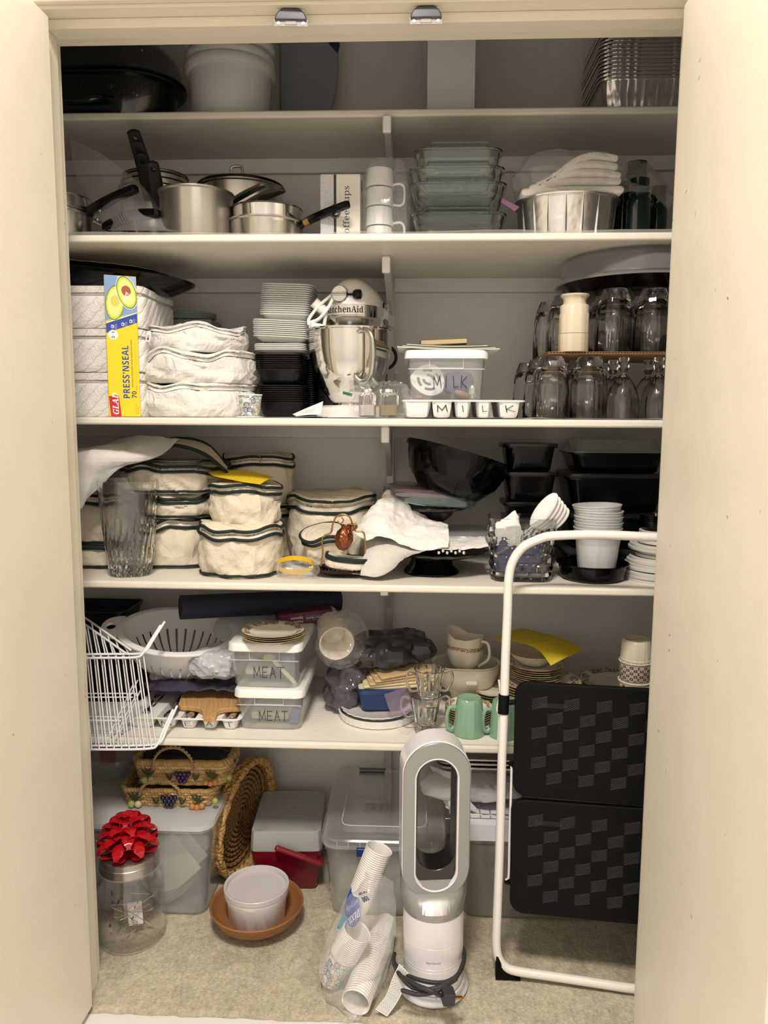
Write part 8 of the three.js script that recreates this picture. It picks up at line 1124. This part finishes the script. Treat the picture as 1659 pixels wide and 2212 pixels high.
// ---------- bladeless fan heater ----------
{ const base = AY(934, 2130, 0.004), Z = base.z - 0.012, cx = base.x, t = thing('fan_heater', 'white and silver bladeless tower fan heater standing on the carpet', 'fan heater', [cx, 0.004, Z], 0.12);
  const wt = phy(0xe8e7ea, 0.22, { clearcoat: 0.5 }), sv = std(0x9c9b99, 0.34, { metalness: 0.75 }), dk = metal(0x4a4846, 0.3), H = y => A(928, y, Z).y - 0.004, pw = (a, b, y) => A(b, y, Z).x - A(a, y, Z).x;
  const rb = pw(858, 1012, 2130) / 2, r0 = pw(862, 988, 2080) / 2, yn = H(1945);
  part(t, 'base', lathe([[0, 0], [rb * 0.98, 0], [rb, 0.004], [rb * 0.98, 0.009], [rb * 0.5, 0.016], [0, 0.016]], 72), phy(0xe6e6ea, 0.15, { clearcoat: 0.6 }));
  const bodyPts = [[0, 0.016], [r0 * 0.97, 0.016], [r0, 0.022], [r0 * 1.02, 0.07]], yTop = yn; for (const k of [0.32, 0.36, 0.62]) { const y = 0.016 + (yTop - 0.016) * k; bodyPts.push([r0 * 1.03, y - 0.001], [r0 * 1.02, y - 0.0005], [r0 * 1.02, y + 0.0005], [r0 * 1.03, y + 0.001]); } bodyPts.push([r0 * 1.03, yTop], [0, yTop]);
  part(t, 'body', lathe(bodyPts, 72), wt);
  { const g = []; for (let j = 0; j < 9; j++) g.push(new THREE.TorusGeometry(r0 * 1.027, 0.0008, 4, 60, 2.4).rotateX(Math.PI / 2).rotateY(-Math.PI / 2 + 1.2 + Math.PI).translate(0, H(2062) - 0.0 + j * 0.0033, 0)); part(t, 'grille', g, std(0xc9c9cc, 0.4), { kind: 'stuff' }); }
  { const lt = canvasTex(512, 64, (c, w, h) => { c.clearRect(0, 0, w, h); c.fillStyle = '#6d6c70'; c.font = '50px sans-serif'; c.textAlign = 'center'; c.fillText('dyson hot+cool', w / 2, 46, w * 0.94); }); const g = new THREE.CylinderGeometry(r0 * 1.034, r0 * 1.034, 0.009, 24, 1, true, -0.48, 0.72); part(t, 'lettering', g.translate(0, H(2036), 0), std(0xffffff, 0.4, { map: lt, transparent: true, alphaTest: 0.3 })); }
  part(t, 'power_button', X(new THREE.TorusGeometry(0.006, 0.0008, 8, 28), { p: [0.004, H(2108), r0 * 1.0] }), std(0xa9a9ad, 0.4));
  // silver collar merging into the stadium loop
  const W = pw(851, 998, 1750), wi = pw(877, 970, 1750), yTopL = H(1590) - 0.0, yLow = H(1925) + 0.012, dp = 0.075;
  const stad = (w, y0, y1) => { const s = new THREE.Shape(), r = w / 2; s.moveTo(-r, y0 + r); s.absarc(0, y0 + r, r, Math.PI, 2 * Math.PI); s.lineTo(r, y1 - r); s.absarc(0, y1 - r, r, 0, Math.PI); s.closePath(); return s; };
  const outerS = stad(W, yLow - 0.012, yTopL), holeP = (w, y0, y1) => { const p = new THREE.Path(), r = w / 2; p.moveTo(-r, y0 + r); p.lineTo(-r, y1 - r); p.absarc(0, y1 - r, r, Math.PI, 0, true); p.lineTo(r, y0 + r); p.absarc(0, y0 + r, r, 0, -Math.PI, true); return p; };
  const ih0 = H(1907), ih1 = H(1626); outerS.holes.push(holeP(wi, ih0, ih1));
  const o2 = stad(W, yLow - 0.012, yTopL); o2.holes.push(holeP(wi * 0.94, ih0 + 0.003, ih1 - 0.003));
  part(t, 'loop_shell', X(ext(o2, dp, 0.004, 3, 32), { p: [0, 0, -dp * 0.62] }), wt);
  const face = stad(W * 0.975, yLow - 0.01, yTopL - 0.002); face.holes.push(holeP(wi * 0.985, ih0, ih1));
  part(t, 'loop_face', X(ext(face, 0.006, 0.002, 3, 32), { p: [0, 0, dp * 0.36] }), sv, { label: 'silver front face' });
  const line = (w, y0, y1, z, r, m, nm) => { const pts = stad(w, y0, y1).getSpacedPoints(80).slice(0, -1).map(p => V(p.x, p.y, z)); part(t, nm, new THREE.TubeGeometry(new THREE.CatmullRomCurve3(pts, true), 200, r, 6, true), m); };
  line(wi * 0.985, ih0, ih1, dp * 0.38 + 0.003, 0.0022, wt, 'inner_rim'); line(wi * 0.93, ih0 + 0.006, ih1 - 0.006, dp * 0.1, 0.002, M.blackP, 'air_slot');
  { const liner = stad(wi * 0.95, ih0 + 0.004, ih1 - 0.004); liner.holes.push(holeP(wi * 0.88, H(1866), ih1 - 0.007)); part(t, 'loop_liner', X(ext(liner, dp * 0.9, 0.001, 1, 32), { p: [0, 0, -dp * 0.58] }), dk); }
  part(t, 'collar', loft([{ y: H(1952), w: r0 * 2.05, d: r0 * 2.05, r: 1 }, { y: H(1950), w: r0 * 2.1, d: r0 * 2.1, r: 1 }, { y: H(1938), w: r0 * 2.12, d: r0 * 2.0, r: 1 }, { y: H(1924), w: W * 0.995, d: dp * 1.2, r: 0.045 }, { y: H(1913), w: W * 0.998, d: dp * 0.9, r: 0.03 }, { y: H(1878), w: W * 0.998, d: dp * 0.66, r: 0.02, z: -0.004 }], 64), sv);
  // cord looped round the foot, plug and paper tag
  const cp = [[A(992, 2035, Z - 0.02)], [A(1003, 2062, Z + 0.02)], [A(993, 2100, Z + 0.07)], [A(960, 2122, Z + 0.1)], [A(910, 2118, Z + 0.1)], [A(868, 2100, Z + 0.07)], [A(850, 2075, Z + 0.03)], [A(852, 2060, Z)], [A(852, 2085, Z + 0.06)], [A(880, 2125, Z + 0.11)], [A(915, 2138, Z + 0.12)], [A(955, 2130, Z + 0.115)], [A(985, 2112, Z + 0.09)], [A(1000, 2080, Z + 0.05)], [A(1002, 2068, Z + 0.03)]].map(p => p[0]);
  const co = thing('power_cord', 'dark grey power cord with plug looped around the fan foot', 'cord', [A(930, 2120, Z + 0.08).x, 0.004, Z + 0.08]), cm = std(0x2b2b2d, 0.5);
  const fl = p => (p.y = Math.max(p.y, 0.018), p);
  part(co, 'cable', [tube(cp.map(fl), 0.0048, false, 200, 10), tube([A(870, 2140, Z + 0.12), A(905, 2148, Z + 0.13), A(945, 2140, Z + 0.13), A(985, 2115, Z + 0.1)].map(fl), 0.0048, false, 60, 10), tube([A(865, 2108, Z + 0.09), A(900, 2128, Z + 0.125), A(930, 2140, Z + 0.14), A(950, 2150, Z + 0.14)].map(fl), 0.0048, false, 40, 10)], cm, { w: true });
  const pl = A(968, 2152, Z + 0.14); pl.y = Math.max(pl.y, 0.026); part(co, 'plug', X(rbox(0.026, 0.028, 0.03, 0.004), { p: pl.toArray(), r: [0, 0.2, -0.1] }), cm, { w: true }); for (const q of [-0.006, 0.006]) part(co, 'prong', X(box(0.018, 0.0015, 0.006), { p: [pl.x + 0.021, pl.y + q - 0.002, pl.z + q], r: [0, 0.2, -0.1] }), M.brass, { w: true });
  const tagM = std(0xffffff, 0.7, { map: canvasTex(256, 512, (c, w, h) => { c.fillStyle = '#f0efec'; c.fillRect(0, 0, w, h); c.save(); c.translate(0, h); c.rotate(-Math.PI / 2); c.fillStyle = '#444'; for (let j = 0; j < 11; j++) { let x = 16; while (x < h - 30) { const l = 8 + ((x * 7 + j * 13) % 26); c.fillRect(x, 16 + j * 21, l, 8); x += l + 6; } } c.restore(); }) });
  part(co, 'warning_tag', sheet([[[863, 2082, -0.035], [889, 2108, -0.03]], [[848, 2112, -0.03], [872, 2138, -0.022]], [[834, 2150, -0.02], [856, 2168, -0.015]], [[811, 2180, -0.008], [836, 2196, -0.004]]].map(r => r.map(p => { const q = A(...p); q.y = Math.max(q.y, 0.006); return q; })), { t: 0.0007, nu: 8, nv: 24 }), tagM, { w: true, label: 'white paper tag printed with fine lines' });
}
// ---------- bins behind the ladder ----------
{ const zf = -0.34, x0 = A(990, 1900, zf).x, x1 = 0.86, w = x1 - x0, ht = A(1040, 1812, zf).y, d = 0.38, t = thing('tall_bin', 'smoky clear storage bin with white lid behind the step ladder', 'storage box', [(x0 + x1) / 2, 0.004, zf - d / 2]);
  part(t, 'body', clearBox(w * 0.95, d * 0.92, w, d, ht - 0.006), phy(0xe4e0da, 0.12, { transmission: 0.82, thickness: 0 }));
  const yl = A(1040, 1780, zf).y; part(t, 'lid', loft([{ y: ht - 0.004, w: w * 0.99, d: d * 0.99, r: 0.03 }, { y: ht - 0.004, w: w + 0.02, d: d + 0.02, r: 0.035 }, { y: yl - 0.002, w: w + 0.016, d: d + 0.016, r: 0.035 }, { y: yl, w: w, d, r: 0.03 }], 64), phy(0xe4e2e8, 0.25), { label: 'white lid' });
  solo('linen_pile', 'pile of brownish linens inside the smoky bin', 'linens', X(bulb(w * 0.6, ht * 0.7, d * 0.6, { amp: 0.016, fr: 12, s: 9, e: 3 }), { p: [(x0 + x1) / 2, 0.012, zf - d / 2] }), std(0x8d7a66, 0.9));
  for (const [px, lab] of [[1150, 'round white lid standing in the smoky bin, small print on it'], [1232, 'round white lid standing in the smoky bin, unprinted']]) { const c = A(px, 1985, zf - 0.03), r = 0.044, u = thing('round_tub_lid', lab, 'tub', [c.x, 0.012, zf - 0.045]); part(u, 'disc', X(lathe([[0, 0], [r, 0], [r, 0.006], [r * 0.94, 0.007], [0, 0.005]], 40), { r: [Math.PI / 2, 0, 0], p: [0, r, 0] }), std(0xd6cfbf, 0.6)); if (px < 1200) part(u, 'print', new THREE.PlaneGeometry(0.05, 0.012).translate(0.004, r * 0.55, 0.0075), std(0xffffff, 0.6, { transparent: true, alphaTest: 0.3, map: canvasTex(128, 32, (c2, q, h) => { c2.clearRect(0, 0, q, h); c2.fillStyle = '#777066'; c2.font = 'italic bold 26px serif'; c2.fillText('noon', 34, 24); }) })); }
  // wire rack, bag and foil trays on the lid
  const ry = yl + 0.006, k = thing('wire_rack', 'chrome wire cooling rack under the white bag on the bin lid', 'wire rack', [A(1040, 1760, -0.45).x, ry, -0.45]); const wires = []; for (let i = 0; i < 8; i++) part(k, 'rod', bar(V(-0.09 + i * 0.026, 0.014, -0.1), V(-0.09 + i * 0.026, 0.014, 0.1), 0.0014, 6), M.chrome); part(k, 'rail', [tube([[-0.1, 0, 0.1], [-0.06, 0.002, 0.1], [-0.04, 0.014, 0.1], [0.1, 0.014, 0.1]], 0.002), tube([[-0.1, 0.014, -0.1], [0.1, 0.014, -0.1]], 0.002)], M.chrome);
  const by = ry + 0.02, bh = A(1040, 1665, -0.45).y - by; const bg = thing('white_bag', 'white plastic bag bulging under the foil trays', 'bag', [A(1020, 1700, -0.46).x, by - 0.001, -0.47]); part(bg, 'film', bulb(0.26, bh, 0.17, { amp: 0.014, fr: 18, s: 33, n: 64, e: 3 }), phy(0xe3e2e4, 0.3, { transmission: 0.2, thickness: 0 }));
  part(bg, 'loose_end', sheet([[[930, 1655, -0.46], [960, 1665, -0.42], [1000, 1672, -0.4]], [[945, 1700, -0.42], [970, 1715, -0.39], [1010, 1720, -0.38]], [[962, 1745, -0.4], [985, 1755, -0.375], [1030, 1748, -0.37]]], { t: 0.0008, nu: 24, nv: 24, wr: 0.006, fr: 30, sharp: true }), phy(0xe8e7e9, 0.3, { transmission: 0.2, thickness: 0 }), { w: true });
  let fy = by + bh + 0.001; const fg = foilPan(0.3, 0.2, 0.02, false, 40, 0.0012); for (let i = 0; i < 3; i++) { const u = thing('foil_tray', ['lowest foil tray on the white bag under the lowest shelf', 'middle foil tray on the white bag under the lowest shelf', 'topmost foil tray on the white bag under the lowest shelf'][i], 'foil pan', [A(945, 1660, -0.4).x + 0.15, fy, -0.52], 0, 'foil trays on the white bag'); part(u, 'tray', fg, M.foil); fy += 0.012; }
}
renderer.render(scene, camera);
